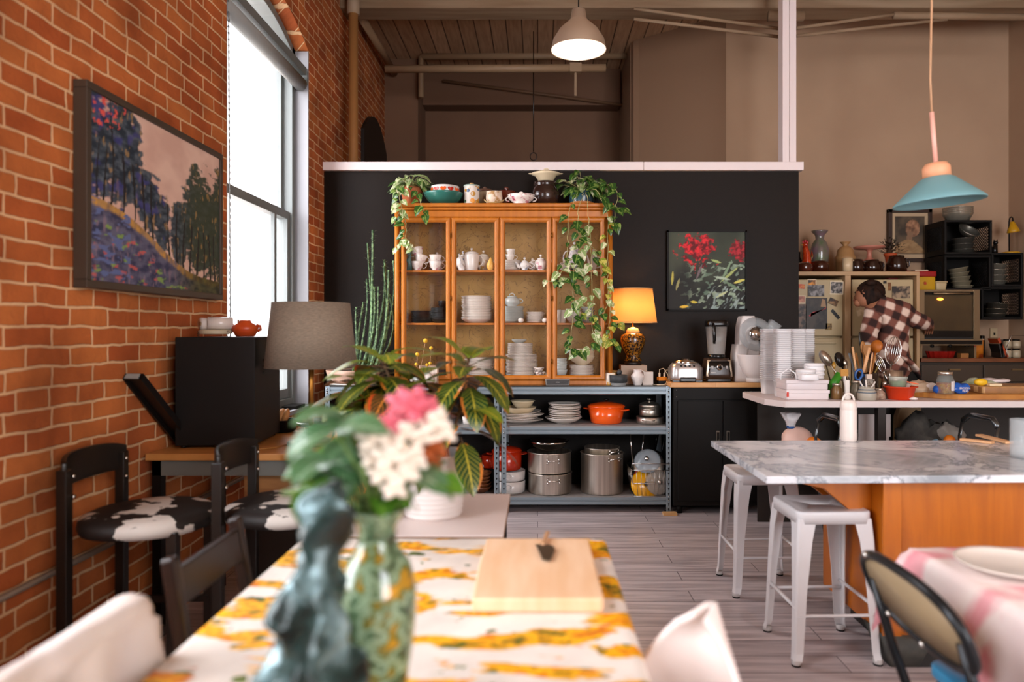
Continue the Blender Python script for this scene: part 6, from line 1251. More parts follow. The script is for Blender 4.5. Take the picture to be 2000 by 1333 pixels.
dd_ = MB().box(.055, .0, h0+.02, W_-.06, .012, h0+.075).build('door', BLKG, t); MB().box(.055, 0, zo1-CKZ-.045, W_-.06, .012, zo1-CKZ-.022).build('door_rail', BLKG, dd_); MB().box(.055, .004, h0+.075, W_-.06, .008, zo1-CKZ-.045).build('door_glass', mat('oven_glass', '5c4a34', .1, alpha=.3), dd_)
MB().tube([(.12, -.02, zo1-CKZ-.035), (W_-.1, -.02, zo1-CKZ-.035)], .007, 8).build('handle', SO, dd_)
for z in (.12, .2, .28): 
    mb = MB(); mb.tube([(.06, .035, h0+z), (W_-.065, .035, h0+z)], .003, 6)
    for k in range(16): mb.tube([(.07+k*.024, .03, h0+z), (.07+k*.024, .028, h0+z)], .002, 4)
    mb.build('rack', WIRE, t)
MB().box(.056, .026, h0+.08, W_-.061, .029, zo1-CKZ-.05).build('cavity', mat('cavity', '4a3c2a', .35, .3, var='6a5638', vs=5), t)
MB().ball((.2, .02, zo1-CKZ-.085), .018, 12, 8, (1.6, .4, .7)).build('oven_lamp', mat('oven_glow', 'ffb34a', .4, emit=4, emitc='ff9a30'), t)
MB().box(-.01, -.02, .115, W_+.01, .5, h0).build('control_panel', SO, t); MB().box(.0, -.026, .125, W_, -.019, h0-.012).build('black_fascia', BLKG, t)
for k, x in enumerate((.1, .26, .4, .43, .48)): MB().tube([(x, -.04 if k < 2 else -.03, h0-.06), (x, -.024, h0-.06)], .014 if k < 2 else .006, 14).build('knob', mat('knob_red', '8a2a18', .4) if k == 4 else BLK, t)
for x in (.02, W_-.04): MB().box(x, .02, 0, x+.02, .45, .115).build('leg', SO, t)
solo('black_pan', MB().lathe([(.12, 0), (.15, .05), (.145, .05), (.115, .005), (0, .004)], 30), BLKG, 'black pan lying on the oven control shelf', 'pan', (UX(1862, ck), ck-.0+.0, CKZ+h0-.115+.0)) if 0 else None
def loafpan():
    mb = MB(); n = 48
    for z, k in ((0, .86), (.055, 1)): pass
    L = []
    for z, k in ((0, .85), (.055, 1), (.058, 1.04), (.055, .97), (.005, .82)): L.append([((.13+.006*math.cos(14*q))*k*math.cos(q), (.06+.006*math.cos(14*q))*k*math.sin(q), z) for q in [2*PI*i/56 for i in range(56)]])
    return mb.loft(L)
solo('fluted_pan', loafpan(), mat('pan_red', '8e1a12', .35), 'red fluted baking pan under the countertop oven', 'pan', (UX(1849, ck), ck+.1, CKZ+.001))
solo('cork_block', MB().box(-.035, -.03, 0, .035, .03, .04), mat('tan_block', '8f5a24', .6), 'small tan block beside the red fluted pan', 'block', (UX(1891, ck), ck+.08, CKZ+.001))
t = thing('orange_canister', 'orange canister with pale lid beside the oven', 'canister', (UX(1923, ck), ck+.12, CKZ+.03)); t.location.z = CKZ
MB().loft([[(x*k, y*k, z) for x, y in rr(.1, .08, .02)] for z, k in ((0, .95), (.16, 1))]).build('body', mat('packet_orange', 'b06414', .4, var='7a2e10', vs=14, lo=.55, hi=.62), t); MB().loft([[(x, y, z) for x, y in rr(.108, .088, .02)] for z in (.16, .172)]).build('lid', mat('lid_pale', 'b59a76', .5), t)
mb = MB(); rbox(mb, .035, .05, .2, .01); solo('bottle', mb, BLKG, 'tall dark bottle right behind the orange canister', 'bottle', (UX(1937, ck), ck+.16, CKZ+.001)) if 0 else solo('bottle', mb, BLKG, 'tall dark narrow bottle between orange canister and books', 'bottle', (UX(1939, ck), ck+.16, CKZ+.001))
t = thing('lemon', 'yellow fruit resting on top behind the orange canister', 'fruit', (UX(1918, ck), ck+.25, CKZ+.001)); MB().ball((0, 0, .19), .03, 12, 8, (1, 1, 1.2)).build('fruit', mat('dull_yellow', 'a08a1c', .5), t); MB().lathe([(.03, 0), (.03, .17), (0, .17)], 14).build('stand', BRG, t)
for k, (px, w2_, h2_, a, c, lab) in enumerate(((1955, .02, .16, -.0, '2a1c14', 'upright dark cookbook on the counter'), (1966, .025, .19, -.45, '9c3a14', 'orange-red cookbook leaning against the dark one'), (1959, .03, .13, -.3, '1f1712', 'black book slumped between upright and leaning cookbooks'))):
    t = thing('cookbook', lab, 'book', (UX(px, ck)+.03, ck+.1, CKZ+.006)); t.rotation_euler = (0, a, 0); MB().box(-w2_/2, -.07, 0, w2_/2, .07, h2_).build('cover', mat('book_%s' % c, c, .5), t, bevel=.002); MB().box(-w2_/2+.003, -.066, .004, w2_/2-.003, .072, h2_+.001).build('pages', mat('pages', 'a8906e', .8), t)
for k in range(4): 
    t = thing('spice_jar', ['lower white jar nearer the leaning cookbook', 'upper white jar nearer the leaning cookbook', 'lower white jar farther from the leaning cookbook', 'upper white jar farther from the leaning cookbook'][k], 'jar', (UX(1981+18*(k//2), ck), ck+.1, CKZ+.001+.085*(k % 2))); MB().lathe([(.03, 0), (.036, .01), (.036, .06), (.025, .07)], 20).build('body', mat('jar_white', 'a8987e', .3), t); MB().lathe([(.03, .068), (.03, .082), (0, .083)], 20).build('lid', BLK, t)
solo('wire_rack', MB().tube([(-.04, 0, 0), (-.04, 0, .1), (.16, 0, .1), (.16, 0, 0)], .003, 6).tube([(-.04, 0, .1), (.0, 0, .2), (.16, 0, .2)], .003, 6), WIRE, 'thin wire jar rack over the white jars', 'rack', (UX(1978, ck), ck+.02, CKZ+.001))
t = thing('wall_outlet', 'pale electrical outlet on the kitchen wall', 'outlet', (UX(1942, 6.98), 6.985, UZ(651, 6.98))); MB().box(-.035, 0, -.05, .035, .014, .05).build('plate', mat('outlet_pale', 'b59c78', .5), t, bevel=.003); MB().box(-.004, -.002, -.02, .012, .001, .005).build('socket', BLK, t)
# red and yellow tubs beside the crate tower, standing on the oven
oz = zo1+.001
t = thing('food_box', 'yellow plastic box with small red emblem and red lid on the oven', 'box', (UX(1815, ck), ck+.15, oz))
mb = MB(); rbox(mb, .2, .16, .12, .02); mb.build('body', mat('yellow_tub', 'b58a10', .4), t); mb = MB(); rbox(mb, .215, .17, .05, .02, z0=.12); mb.build('lid', mat('red_lid', '8e1414', .4), t)
P = []
for i in range(22):
    a = PI/2+2*PI*i/22; r = (.019, .008)[i % 2]; P.append((r*math.cos(a)-.0, r*math.sin(a)+.06))
MB().wallprism(P[::-1], -.084, -.079).build('emblem', mat('emblem_red', 'a8280c', .5), t)
t = thing('food_box', 'flat red plastic container behind the yellow box', 'box', (UX(1800, ck)-.02, ck+.33, oz)); mb = MB(); rbox(mb, .3, .14, .19, .02); mb.build('body', mat('red_tub', '8a1712', .4), t)
solo('white_lid', MB().box(-.06, -.04, 0, .06, .04, .014), mat('lid_white', 'b8a48a', .5), 'pale lid lying on the red box', 'lid', (UX(1813, ck), ck+.15, oz+.171))  # a loose white lid
t = thing('cocotte', 'small white lidded cocotte beside the yellow box', 'pot', (UX(1849, ck), ck+.12, oz)); mb = MB(); rbox(mb, .09, .08, .065, .02, tx=1.15); mb.build('body', FRW, t); mb = MB(); rbox(mb, .115, .1, .015, .02, z0=.065); mb.build('lid', FRW, t)
# milk crates on the wall
CRM = mat('crate_black', '0d0906', .6, spec=.25)
def crate(label, px0, px1, py0, py1, d=6.58):
    x0, x1 = UX(px0, d), UX(px1, d); z0, z1 = UZ(py1, d), UZ(py0, d); W_, H_ = x1-x0, z1-z0; D = .34
    t = thing('milk_crate', label, 'crate', (x0, d, z0)); e = .02
    MB().box(0, 0, 0, W_, e, e).box(0, 0, H_-e, W_, e, H_).box(0, 0, e, e, e, H_-e).box(W_-e, 0, e, W_, e, H_-e).build('front_rim', CRM, t, bevel=.003)
    MB().box(0, e, 0, W_, D, .008).build('shell_bottom', CRM, t); MB().box(0, e, H_-.008, W_, D, H_).build('shell_top', CRM, t)
    MB().box(0, D-.008, .008, W_, D, H_-.008).build('shell_back', CRM, t)
    for X in (.0, W_-.006):
        mb = MB(); mb.box(X, e, .008, X+.006, D-.008, .05).box(X, e, H_-.05, X+.006, D-.008, H_-.008).box(X, e, .05, X+.006, .05, H_-.05).box(X, D-.04, .05, X+.006, D-.008, H_-.05)
        y0_, y1_, q0, q1 = .05, D-.04, .05, H_-.05; n = 9; R2 = (y1_-y0_)
        for i in range(-n, n):     # diagonal lattice
            for s_ in (1, -1):
                ya = y0_+(i/n)*R2*1.0; pts = []
                for f in (0, 1):
                    yy = ya+f*(q1-q0) if s_ > 0 else ya+(1-f)*(q1-q0); pts.append([yy, q0+f*(q1-q0)])
                (a0, b0), (a1, b1) = pts
                def clip(a0, b0, a1, b1):
                    t0, t1 = 0, 1; da = a1-a0
                    for lim, sg in ((y0_, 1), (y1_, -1)):
                        if abs(da) < 1e-9: continue
                        tt = (lim-a0)/da
                        if da*sg > 0: t0 = max(t0, tt)
                        else: t1 = min(t1, tt)
                    return (t0, t1) if t1 > t0+.02 else None
                c = clip(a0, b0, a1, b1)
                if c: mb.tube([(X+.003, a0+(a1-a0)*q, b0+(b1-b0)*q) for q in c], .0042, 4)
        mb.build('lattice_side', CRM, t)
    return (x0, d, z0, W_, H_)
cr = [crate('upper black milk crate beside the portrait, metal bowls inside', 1845, 1938, 430, 497), crate('black milk crate below the upper one, pale tubs inside', 1845, 1936, 499, 567), crate('black milk crate under the yellow lamp, steel bowls inside', 1937, 1999, 494, 560), crate('lowest black milk crate with shiny foil tins', 1917, 1998, 561, 624)]
PT = mat('pale_tub', '9a9078', .4, var='857a62', vs=5)
def inner(c, fx, n, r, h, m, lab, tilt=0, cat='tub'):
    x0, y0, z0, W_, H_ = c
    for i in range(n):
        t = solo('food_tub' if cat == 'tub' else 'metal_bowl', MB().lathe([(r*.82, 0), (r, h), (r*1.05, h), (r*1.05, h+.004), (r*.95, h+.002), (r*.78, .004), (0, .004)], 24), m, lab % ordn(i, n), cat, (x0+W_*fx+i*tilt*.02, y0+.17, z0+.012+i*(h*1.02+.006))); t.rotation_euler = (0, tilt*i*.09, 0)
inner(cr[0], .62, 3, .09, .045, mat('bowl_dull', '8a8478', .3, .8), 'dull metal bowl in the upper crate, %s', 0, 'bowl')
o = solo('metal_bowl', bowl_mb(.1, .06, .5), MATS['bowl_dull'], 'metal bowl tipped up on the others in the upper crate', 'bowl', (cr[0][0]+cr[0][3]*.66, cr[0][1]+.16, cr[0][2]+.2)); o.rotation_euler = (.7, .3, 0)
inner(cr[1], .62, 5, .085, .035, PT, 'pale plastic tub in the second crate, %s of the leaning pile', -.5)
inner(cr[2], .42, 4, .105, .045, mat('bowl_bright', 'b5ac9a', .25, .7), 'steel bowl, %s of the pile in the crate under the yellow lamp', .1, 'bowl')
inner(cr[3], .6, 3, .095, .04, mat('foil', 'b0a490', .25, .9), 'shiny foil tin in the lowest crate, %s', .6, 'tin')
inner((UX(1866, 6.6), 6.58, UZ(430, 6.58), .0, 0), 0, 1, .001, .001, CRM, '%s', 0) if 0 else None
for i in range(4):
    mb = MB().lathe([(.09, 0), (.125+.004*math.cos(0), .075), (.13, .078), (.122, .075), (.086, .004), (0, .003)], 40, wob=lambda a, z: 1+.03*math.cos(a*16)); solo('fluted_bowl', mb, mat('bowl_bright', 'b5ac9a', .25, .7), 'fluted metal bowl on top of the crates, %s' % ordn(i, 4), 'bowl', (UX(1889, 6.6), 6.75, UZ(429, 6.58)+.002+i*.018), group='fluted bowls on the crates')
t = thing('desk_lamp', 'small yellow clip lamp with bent stem on the crate', 'lamp', (UX(1976, 6.7), 6.72, UZ(493, 6.58)+.001))
YL = mat('lamp_yellow', 'b58410', .4)
MB().lathe([(.08, 0), (.085, .008), (.07, .016), (0, .018)], 28).build('base', YL, t); s_ = 6.7/F
MB().tube([(-.01, 0, .01), (-.012, 0, .3), (-.005, 0, .335), (.01, 0, .345), (.022, 0, .335), (.025, 0, .3)], .006, 8).build('stem', BLK, t); MB().lathe([(.055, 0), (.05, .02), (.02, .1), (0, .105)], 24).build('shade', YL, t, loc=(.03, 0, .2), rot=(0, -.15, 0))
t = thing('cat_figurine', 'small black cat shape behind the upper crate', 'figurine', (UX(1946, 6.75), 6.78, UZ(496, 6.6)+.002)); MB().tube([(0, 0, 0), (0, 0, .06), (.01, 0, .1)], [.03, .028, .02], 12).ball((.012, 0, .12), .022, 12, 8).tube([(.0, 0, .13), (-.004, 0, .155)], [.008, .001], 6).tube([(.024, 0, .13), (.03, 0, .155)], [.008, .001], 6).build('body', BLKG, t)
# ---------------------------------------------------------------- person at the back counter, seen from behind
yq = 5.95
P_ = thing('person', 'person in brown plaid shirt bending over the counter, hair tied up', 'person', (UX(1738, yq), yq, 0))
ox, oy = UX(1738, yq), yq
def R(px, py, dy=0): v = U(px, py, yq+dy); return (v.x-ox, v.y-oy, v.z)
def skin(name, verts, edges, m, parent, lv=2, root=0):
    me = bpy.data.meshes.new(name); me.from_pydata([v[:3] for v in verts], [], []) if 0 else me.from_pydata([tuple(v[0]) for v in verts], edges, [])
    o = bpy.data.objects.new(name, me); COL.objects.link(o); o.parent = parent
    md = o.modifiers.new('skin', 'SKIN'); md.use_smooth_shade = True
    me.skin_vertices.new() if not me.skin_vertices else None
    for i, v in enumerate(verts):
        r = v[1] if isinstance(v[1], tuple) else (v[1], v[1]); me.skin_vertices[0].data[i].radius = r; me.skin_vertices[0].data[i].use_root = (i == root)
    sb = o.modifiers.new('sub', 'SUBSURF'); sb.levels = lv; sb.render_levels = lv
    me.materials.append(m); return o
SK = mat('skin', '935f43', .6)
hip = (.10, .0, .98)
V_ = [(hip, (.13, .10)), ((.08, .02, 1.14), (.13, .1)), (R(1742, 640, .0), (.14, .1)), (R(1728, 600, .02), (.10, .09)), (R(1700, 590, .06), .052), (R(1690, 578, .08), .06),
      (R(1703, 612, .0), .06), (R(1697, 660, -.02), .05), (R(1706, 705, .1), .042), (R(1712, 712, .28), .032),
      (R(1768, 610, .0), .06), (R(1795, 632, .0), .048), (R(1814, 632, .16), .036), (R(1820, 640, .3), .026),
      ((.19, .0, .86), .085), ((.20, -.02, .48), .06), ((.20, .02, .09), .042), ((.20, -.12, .03), .035),
      ((.01, .0, .86), .085), ((.0, -.02, .48), .06), ((.0, .02, .09), .042), ((.0, -.12, .03), .035)]
E_ = [(0, 1), (1, 2), (2, 3), (3, 4), (4, 5), (3, 6), (6, 7), (7, 8), (8, 9), (3, 10), (10, 11), (11, 12), (12, 13), (0, 14), (14, 15), (15, 16), (16, 17), (0, 18), (18, 19), (19, 20), (20, 21)]
# feet point toward the counter
V_[17] = ((.20, .13, .03), .035); V_[21] = ((.0, .13, .03), .035)
def hand(base, dr, sgn):
    """five fingers curled from a palm"""
    n0 = len(V_); dr = Vector(dr).normalized(); up = Vector((0, 0, 1)); sd = dr.cross(up).normalized(); b = Vector(base)
    palm = b+dr*.06; V_.append((tuple(palm), (.026, .014))); E_.append((HB, n0))
    for k, (o, L_) in enumerate(((-.03, .058), (-.01, .068), (.01, .064), (.028, .05))):
        p1 = palm+sd*o*.9+dr*.02; p2 = p1+dr*L_*.5-up*.01; p3 = p2+dr*L_*.35-up*.028; i = len(V_)
        for q, r in ((p1, .0095), (p2, .0085), (p3, .007)): V_.append((tuple(q), r))
        E_.extend([(n0, i), (i, i+1), (i+1, i+2)])
    p1 = b+dr*.03+sd*sgn*.03; p2 = p1+dr*.03+sd*sgn*.012-up*.02; i = len(V_)
    for q, r in ((p1, .011), (p2, .009)): V_.append((tuple(q), r))
    E_.extend([(HB, i), (i, i+1)])
HB = 9; hand(V_[9][0], (.1, 1, -.4), 1)
HB = 13; hand(V_[13][0], (.3, 1, -.2), -1)
skin('body', V_, E_, SK, P_, 1)
# head with face, turned down and away
hd = MB(); c = Vector(R(1693, 577, .09)); m4 = Matrix.Translation(c) @ Euler((-.0, .55, .9)).to_matrix().to_4x4(); hd.M = m4
hd.ball((0, 0, 0), 1, 24, 16, (.078, .095, .112)); hd.ball((0, .085, -.02), .018, 10, 8, (.8, 1, 1.3)); hd.ball((0, .06, -.075), .035, 12, 8)
for s in (-1, 1): hd.ball((s*.078, .0, -.01), .02, 10, 8, (.4, 1, 1.4))
hdo = hd.build('head', SK, P_)
for s in (-1, 1): e = MB(); e.M = m4; e.ball((s*.03, .082, .01), .011, 10, 6); e.build('eye', mat('eye_dark', '1c120c', .2), hdo)
e = MB(); e.M = m4; e.tube([(-.022, .09, -.055), (0, .096, -.057), (.022, .09, -.055)], .005, 6); e.build('mouth', mat('lip', '8a4436', .5), hdo)
HR = mat('hair_dark', '150c08', .75, var='2c180e', vs=40, stretch=(1, 1, .2), bump=.6, spec=.2)
h = MB(); h.M = m4; h.ball((0, -.028, .022), 1, 32, 18, (.096, .112, .12)); h.ball((0, -.045, -.03), 1, 20, 12, (.08, .07, .085))
h.M = None; h.ball(R(1702, 553, .03), .04, 16, 10, (1.1, 1, .8)); h.tube([R(1704, 566, .02), R(1714, 576, 0), R(1722, 583, -.01), R(1729, 580, 0)], [.04, .036, .028, .012], 10)
h.v = [(x+.006*N(x*40, y*40, z*40), y+.006*N(z*40, x*40, 3), z+.004*N(x*50, z*50)) for x, y, z in h.v]
h.build('hair', HR, P_)
def plaid():
    m = bpy.data.materials.new('plaid_flannel'); m.use_nodes = True; nt = m.node_tree; b = nt.nodes['Principled BSDF']; Nn = nt.nodes.new; L = nt.links.new
    tc = Nn('ShaderNodeTexCoord'); mp = Nn('ShaderNodeMapping'); mp.inputs['Rotation'].default_value = (0, -.45, 0); L(tc.outputs['Object'], mp.inputs[0]); s = Nn('ShaderNodeSeparateXYZ'); L(mp.outputs[0], s.inputs[0])
    def band(o, f, ph):
        a = Nn('ShaderNodeMath'); a.operation = 'MULTIPLY_ADD'; a.inputs[1].default_value = f; a.inputs[2].default_value = ph; L(o, a.inputs[0]); q = Nn('ShaderNodeMath'); q.operation = 'SINE'; L(a.outputs[0], q.inputs[0])
        r = Nn('ShaderNodeMapRange'); r.inputs[1].default_value = -.4; r.inputs[2].default_value = .4; L(q.outputs[0], r.inputs[0]); return r.outputs[0]
    mul = Nn('ShaderNodeMath'); mul.operation = 'ADD'; L(band(s.outputs[0], 50, 0), mul.inputs[0]); L(band(s.outputs[2], 50, 1.2), mul.inputs[1])
    h_ = Nn('ShaderNodeMath'); h_.operation = 'MULTIPLY'; h_.inputs[1].default_value = .5; L(mul.outputs[0], h_.inputs[0])
    r = Nn('ShaderNodeValToRGB'); e = r.color_ramp.elements; e[0].position = .05; e[0].color = hexc('2b140f'); e[1].position = .95; e[1].color = hexc('d8bfae'); x = e.new(.5); x.color = hexc('744436'); L(h_.outputs[0], r.inputs[0]); L(r.outputs[0], b.inputs['Base Color']); b.inputs['Roughness'].default_value = .9; return m
PLD_ = plaid()
SV = [(R(1748, 738, .0), (.15, .13)), (R(1745, 705, .0), (.145, .125)), (R(1742, 668, .0), (.15, .13)), (R(1744, 632, -.01), (.165, .13)), (R(1732, 603, .01), (.13, .11)), (R(1712, 592, .04), .07),
      (R(1706, 615, -.02), .085), (R(1697, 655, -.05), .075), (R(1702, 700, .08), .062),
      (R(1768, 610, -.01), .085), (R(1792, 628, -.02), .072), (R(1815, 634, .12), .056)]
SE = [(0, 1), (1, 2), (2, 3), (3, 4), (4, 5), (4, 6), (6, 7), (7, 8), (4, 9), (9, 10), (10, 11)]
o = skin('plaid_shirt', SV, SE, PLD_, P_, 2, root=1)
dm = o.modifiers.new('creases', 'DISPLACE'); tx = bpy.data.textures.new('creases', 'CLOUDS'); tx.noise_scale = .09; dm.texture = tx; dm.strength = .03; dm.mid_level = .5
mb = MB(); c0 = Vector(R(1790, 735, -.04)); mb.tube([R(1752, 690, -.1), R(1770, 700, -.12), R(1785, 715, -.1), R(1792, 738, -.08)], [.03, .07, .075, .04], 12, flat=.35); mb.v = [(x+.01*N(x*20, z*20), y, z+.02*N(x*15, y*15, z*9)) for x, y, z in mb.v]
mb.build('shirt_tail', PLD_, P_)
TRM = mat('dark_trousers', '17130f', .9)
skin('trousers', [(hip, (.15, .12)), ((.09, .0, 1.08), (.14, .115)), ((.19, 0, .86), .1), ((.20, -.02, .48), .075), ((.20, .02, .1), .06), ((.01, 0, .86), .1), ((0, -.02, .48), .075), ((0, .02, .1), .06)], [(0, 1), (0, 2), (2, 3), (3, 4), (0, 5), (5, 6), (6, 7)], TRM, P_, 1)
for x in (.2, 0): mb = MB(); mb.ball((x, .07, .04), 1, 14, 10, (.05, .13, .04)); mb.build('shoe', BLK, P_)
solo('folded_towel', MB().wallprism([(-.03, -.04), (.05, .0), (.0, .09), (-.01, .08), (.02, .01)], -.01, .01), mat('towel_tan', 'a8845c', .9), 'corner of a tan towel by the shirt hem', 'towel', U(1800, 735, 6.36)+Vector((0, 0, 0))) if 0 else None
# ---------------------------------------------------------------- left side: landscape painting, desk, box, lamp, chairs
def landscape(u, v):
    x, y = u, v; n = N(x*6, y*6, 1); n2 = N(x*18, y*26, 4); n3 = N(x*40, y*14, 7)
    sky = mixc((.62, .40, .32), (.74, .52, .42), .5+n); c = sky
    gy = .46-.40*x**.9+.04*math.sin(x*7)       # the slope runs down to the far side
    if y > gy:
        tree = 0
        for cx, r, top in ((.02, .30, 1.1), (.18, .16, 1.05), (.36, .13, .72), (.47, .08, .6), (.62, .09, .58), (.76, .13, .82), (.9, .16, .86), (1.0, .12, .9)):
            e = 1-((x-cx)/r)**2-((y-(top+gy)/2)/((top-gy)/2))**2*.9+.55*n2+.4*n
            tree = max(tree, sstep(.0, .3, e))
        tc_ = mixc((.018, .03, .045), (.10, .13, .16), .3+n2*1.1); tc_ = mixc(tc_, (.045, .06, .03), sstep(.5, .8, x)*.8); tc_ = mixc(tc_, (.4, .24, .08), sstep(.36, .55, n3)*.6); tc_ = mixc(tc_, (.05, .05, .22), sstep(.15, .45, N(x*9, y*9, 12))*(x < .5)*.7); c = mixc(sky, tc_, tree)
        if .02 < x < .22 and y > .86+n*.1: c = mixc(c, (.7, .1, .08), sstep(.1, .3, N(x*30, y*30, 2)))
        for k, tx_ in enumerate((.05, .09, .13, .2, .27, .34, .4, .53, .6, .66, .72, .78, .84, .9, .95)):
            if abs(x-tx_-.01*math.sin(y*9+k)) < .008-.004*y+.003*n and y < gy+.32+.5*(k == 2): c = (.02, .018, .018)
    else:
        dg = gy-y; c = mixc((.035, .04, .09), (.13, .13, .2), .5+n2+.5*n)
        c = mixc(c, (.6, .32, .06), sstep(.055, .03, dg-.006*math.sin(x*30))*(.7+.6*n3)); c = mixc(c, (.30, .20, .25), sstep(.3, .5, n3)*.6*sstep(.05, .12, dg))
        g = sstep(.45, .8, x-.4*y)*.9; c = mixc(c, mixc((.03, .035, .02), (.10, .10, .03), .5+n2), g)
        f = N(x*14+5, y*26, 9); c = mixc(c, ((.6, .12, .10) if N(x*9, y*9, 22) > 0 else (.25, .4, .08)), sstep(.24, .45, f)*(dg > .12)*.8)
        if x < .25: c = mixc(c, (.12, .16, .34), sstep(.1, .3, N(x*15, y*30, 31)))
    return c
y0, y1, z0, z1 = 2.68, 3.84, 1.525, 2.305
t = thing('landscape_painting', 'large framed painting of a tree-lined sunlit slope on the brick wall', 'painting', (XL, (y0+y1)/2, z0), PI/2); W_, H_ = y1-y0, z1-z0
# local x runs along +y of the room after the quarter turn; the canvas faces the room
MB().box(-W_/2, -.055, 0, W_/2, -.002, .03).box(-W_/2, -.055, H_-.03, W_/2, -.002, H_).box(-W_/2, -.055, .03, -W_/2+.03, -.002, H_-.03).box(W_/2-.03, -.055, .03, W_/2, -.002, H_-.03).build('picture_frame', mat('frame_grey', '43382e', .5), t, bevel=.003)
painted('canvas', landscape, W_-.06, H_-.06, 240, 160, t, (0, -.046, .03), (0, 0, 0), .7)
# desk
DZ = .82; dx1 = -.86; t = thing('side_desk', 'wood-topped desk with grey apron against the brick wall', 'desk', (XL+.015, 3.15, 0)); W_ = dx1-XL-.015
MB().box(0, 0, DZ-.03, W_, .74, DZ).build('desktop', plank_mat('desk_wood', 'c28648', 'cf9454', 'c28648', 30, 30, 0, 'xy', (1, 10, 1), .4, 'a0662e', 3, .5, 0), t, bevel=.003)
AP = mat('apron_grey', '6b6c66', .5); MB().box(.02, .02, DZ-.10, W_-.02, .05, DZ-.03).build('apron', AP, t); MB().box(.02, .66, DZ-.10, W_-.02, .69, DZ-.03).build('apron', AP, t)
for x in (.04, W_-.06):
    for y in (.04, .66): MB().box(x-.02, y-.02, 0, x+.02, y+.02, DZ-.03).build('leg', BLK, t)
t = thing('wooden_crate', 'wooden crate with visible grain under the desk', 'crate', (-1.12, 3.22, 0)); mb = MB().box(-.2, 0, .5, .16, .3, .72).build('box_front', mat('crate_wood', 'a8733f', .6, var='7d4f28', vs=3, stretch=(1, 1, 6)), t, bevel=.004); MB().box(-.2, .02, 0, .16, .3, .5).build('lower_box', mat('crate_dark', '2a1d14', .7), t)
# black box
t = thing('speaker_cabinet', 'large matt black loudspeaker box turned to the wall on the desk', 'speaker', (-1.485, 3.30, DZ), .09)
MB().box(-.178, 0, .012, .178, .43, .512).build('cabinet', mat('box_black', '100b08', .6, spec=.3), t, bevel=.004)
for k in range(3): MB().tube([(.178, .13, .40-.03*k), (.181, .13, .40-.03*k)], .006, 10).build('screw', BLKG, t)
for x in (-.15, .15):
    for y in (.03, .4): MB().tube([(x, y, 0), (x, y, .013)], .012, 10).build('foot', BLKG, t)
BT = DZ+.513
t = thing('trivet', 'round pale trivet with metal coil feet on the black box', 'trivet', (UX(418, 3.42), 3.44, BT)); MB().lathe([(.07, .012), (.078, .014), (.074, .02), (.078, .026), (.07, .034), (0, .034)], 30).build('disc', mat('trivet_cream', 'b5a68c', .5), t)
for x in (-.07, .07): MB().tube([(x+.006*math.cos(a*1.9), -.03+.006*math.sin(a*1.9), a*.0028) for a in range(11)], .002, 5).build('coil_foot', WIRE, t)
for k, (dx, r, lab) in enumerate(((-.02, .028, 'rolled white napkin in plastic, whole roll behind'), (.03, .03, 'rolled white napkin with brown core facing forward'))):
    t = thing('paper_roll', lab, 'roll', (UX(418, 3.42)+dx, 3.42+.02*(1-k), BT+.034)); ang = .9 if k == 0 else .5
    P = [Vector((math.cos(ang)*s, math.sin(ang)*s, r)) for s in (-.055, .055)]
    MB().tube(P, r, 20).build('roll', mat('napkin_white', 'd0c5bd', .35, coat=.4), t); d = (P[1]-P[0]).normalized(); q = P[0]-d*.0015
    MB().tube([q, P[0]], r*.4, 14).build('core', mat('core_tan', '8f6f4c', .6), t)
t = thing('clay_pot', 'orange clay pot with ears and narrow neck on the black box', 'pot', (UX(474, 3.43), 3.46, BT)); OP = mat('orange_clay', 'c9501c', .4, var='b8431a', vs=6)
MB().lathe([(.04, 0), (.046, .004), (.062, .035), (.06, .05), (.03, .068), (.024, .08), (.02, .08), (.02, .06), (0, .05)], 30).build('body', OP, t)
for s in (-1, 1): MB().tube([(s*.055, 0, .055), (s*.072, 0, .05), (s*.074, 0, .034), (s*.06, 0, .028)], .008, 8).build('ear_handle', OP, t)
solo('clay_stopper', MB().tube([(0, 0, 0), (0, 0, .085)], .006, 8), mat('clay_pink', 'a8765c', .6), 'thin clay stick standing behind the orange pot', 'stick', (UX(457, 3.5), 3.55, BT))
t = thing('leaning_bracket', 'flat black bar leaning against the brick wall beside the black box', 'bracket', (0, 0, 0))
a, b = Vector((XL+.035, 3.02, 1.165)), Vector((XL+.06, 3.26, .83)); 
a = Vector((XL+.04, (XL+.04)*F/(262-VX), 0)); a.z = UZ(730, a.y); b = Vector((XL+.075, 3.42, .832)); d = (b-a); q = d.to_track_quat('Z', 'X').to_matrix().to_4x4(); mb = MB(); mb.M = Matrix.Translation(a) @ q; mb.box(-.012, -.042, 0, .0, .042, d.length).box(-.03, -.042, 0, -.012, -.034, d.length).box(-.03, .034, 0, -.012, .042, d.length).box(-.03, -.042, 0, 0, .042, .006); mb.build('channel', mat('bar_black', '14100e', .4), t)
t.location = (0, 0, 0)
mb = MB(); mb.M = Matrix.Translation(a) @ q; mb.box(-.028, -.03, -.004, -.004, .03, .0); mb.build('end_pad', mat('pad_grey', '8d9290', .5), t)
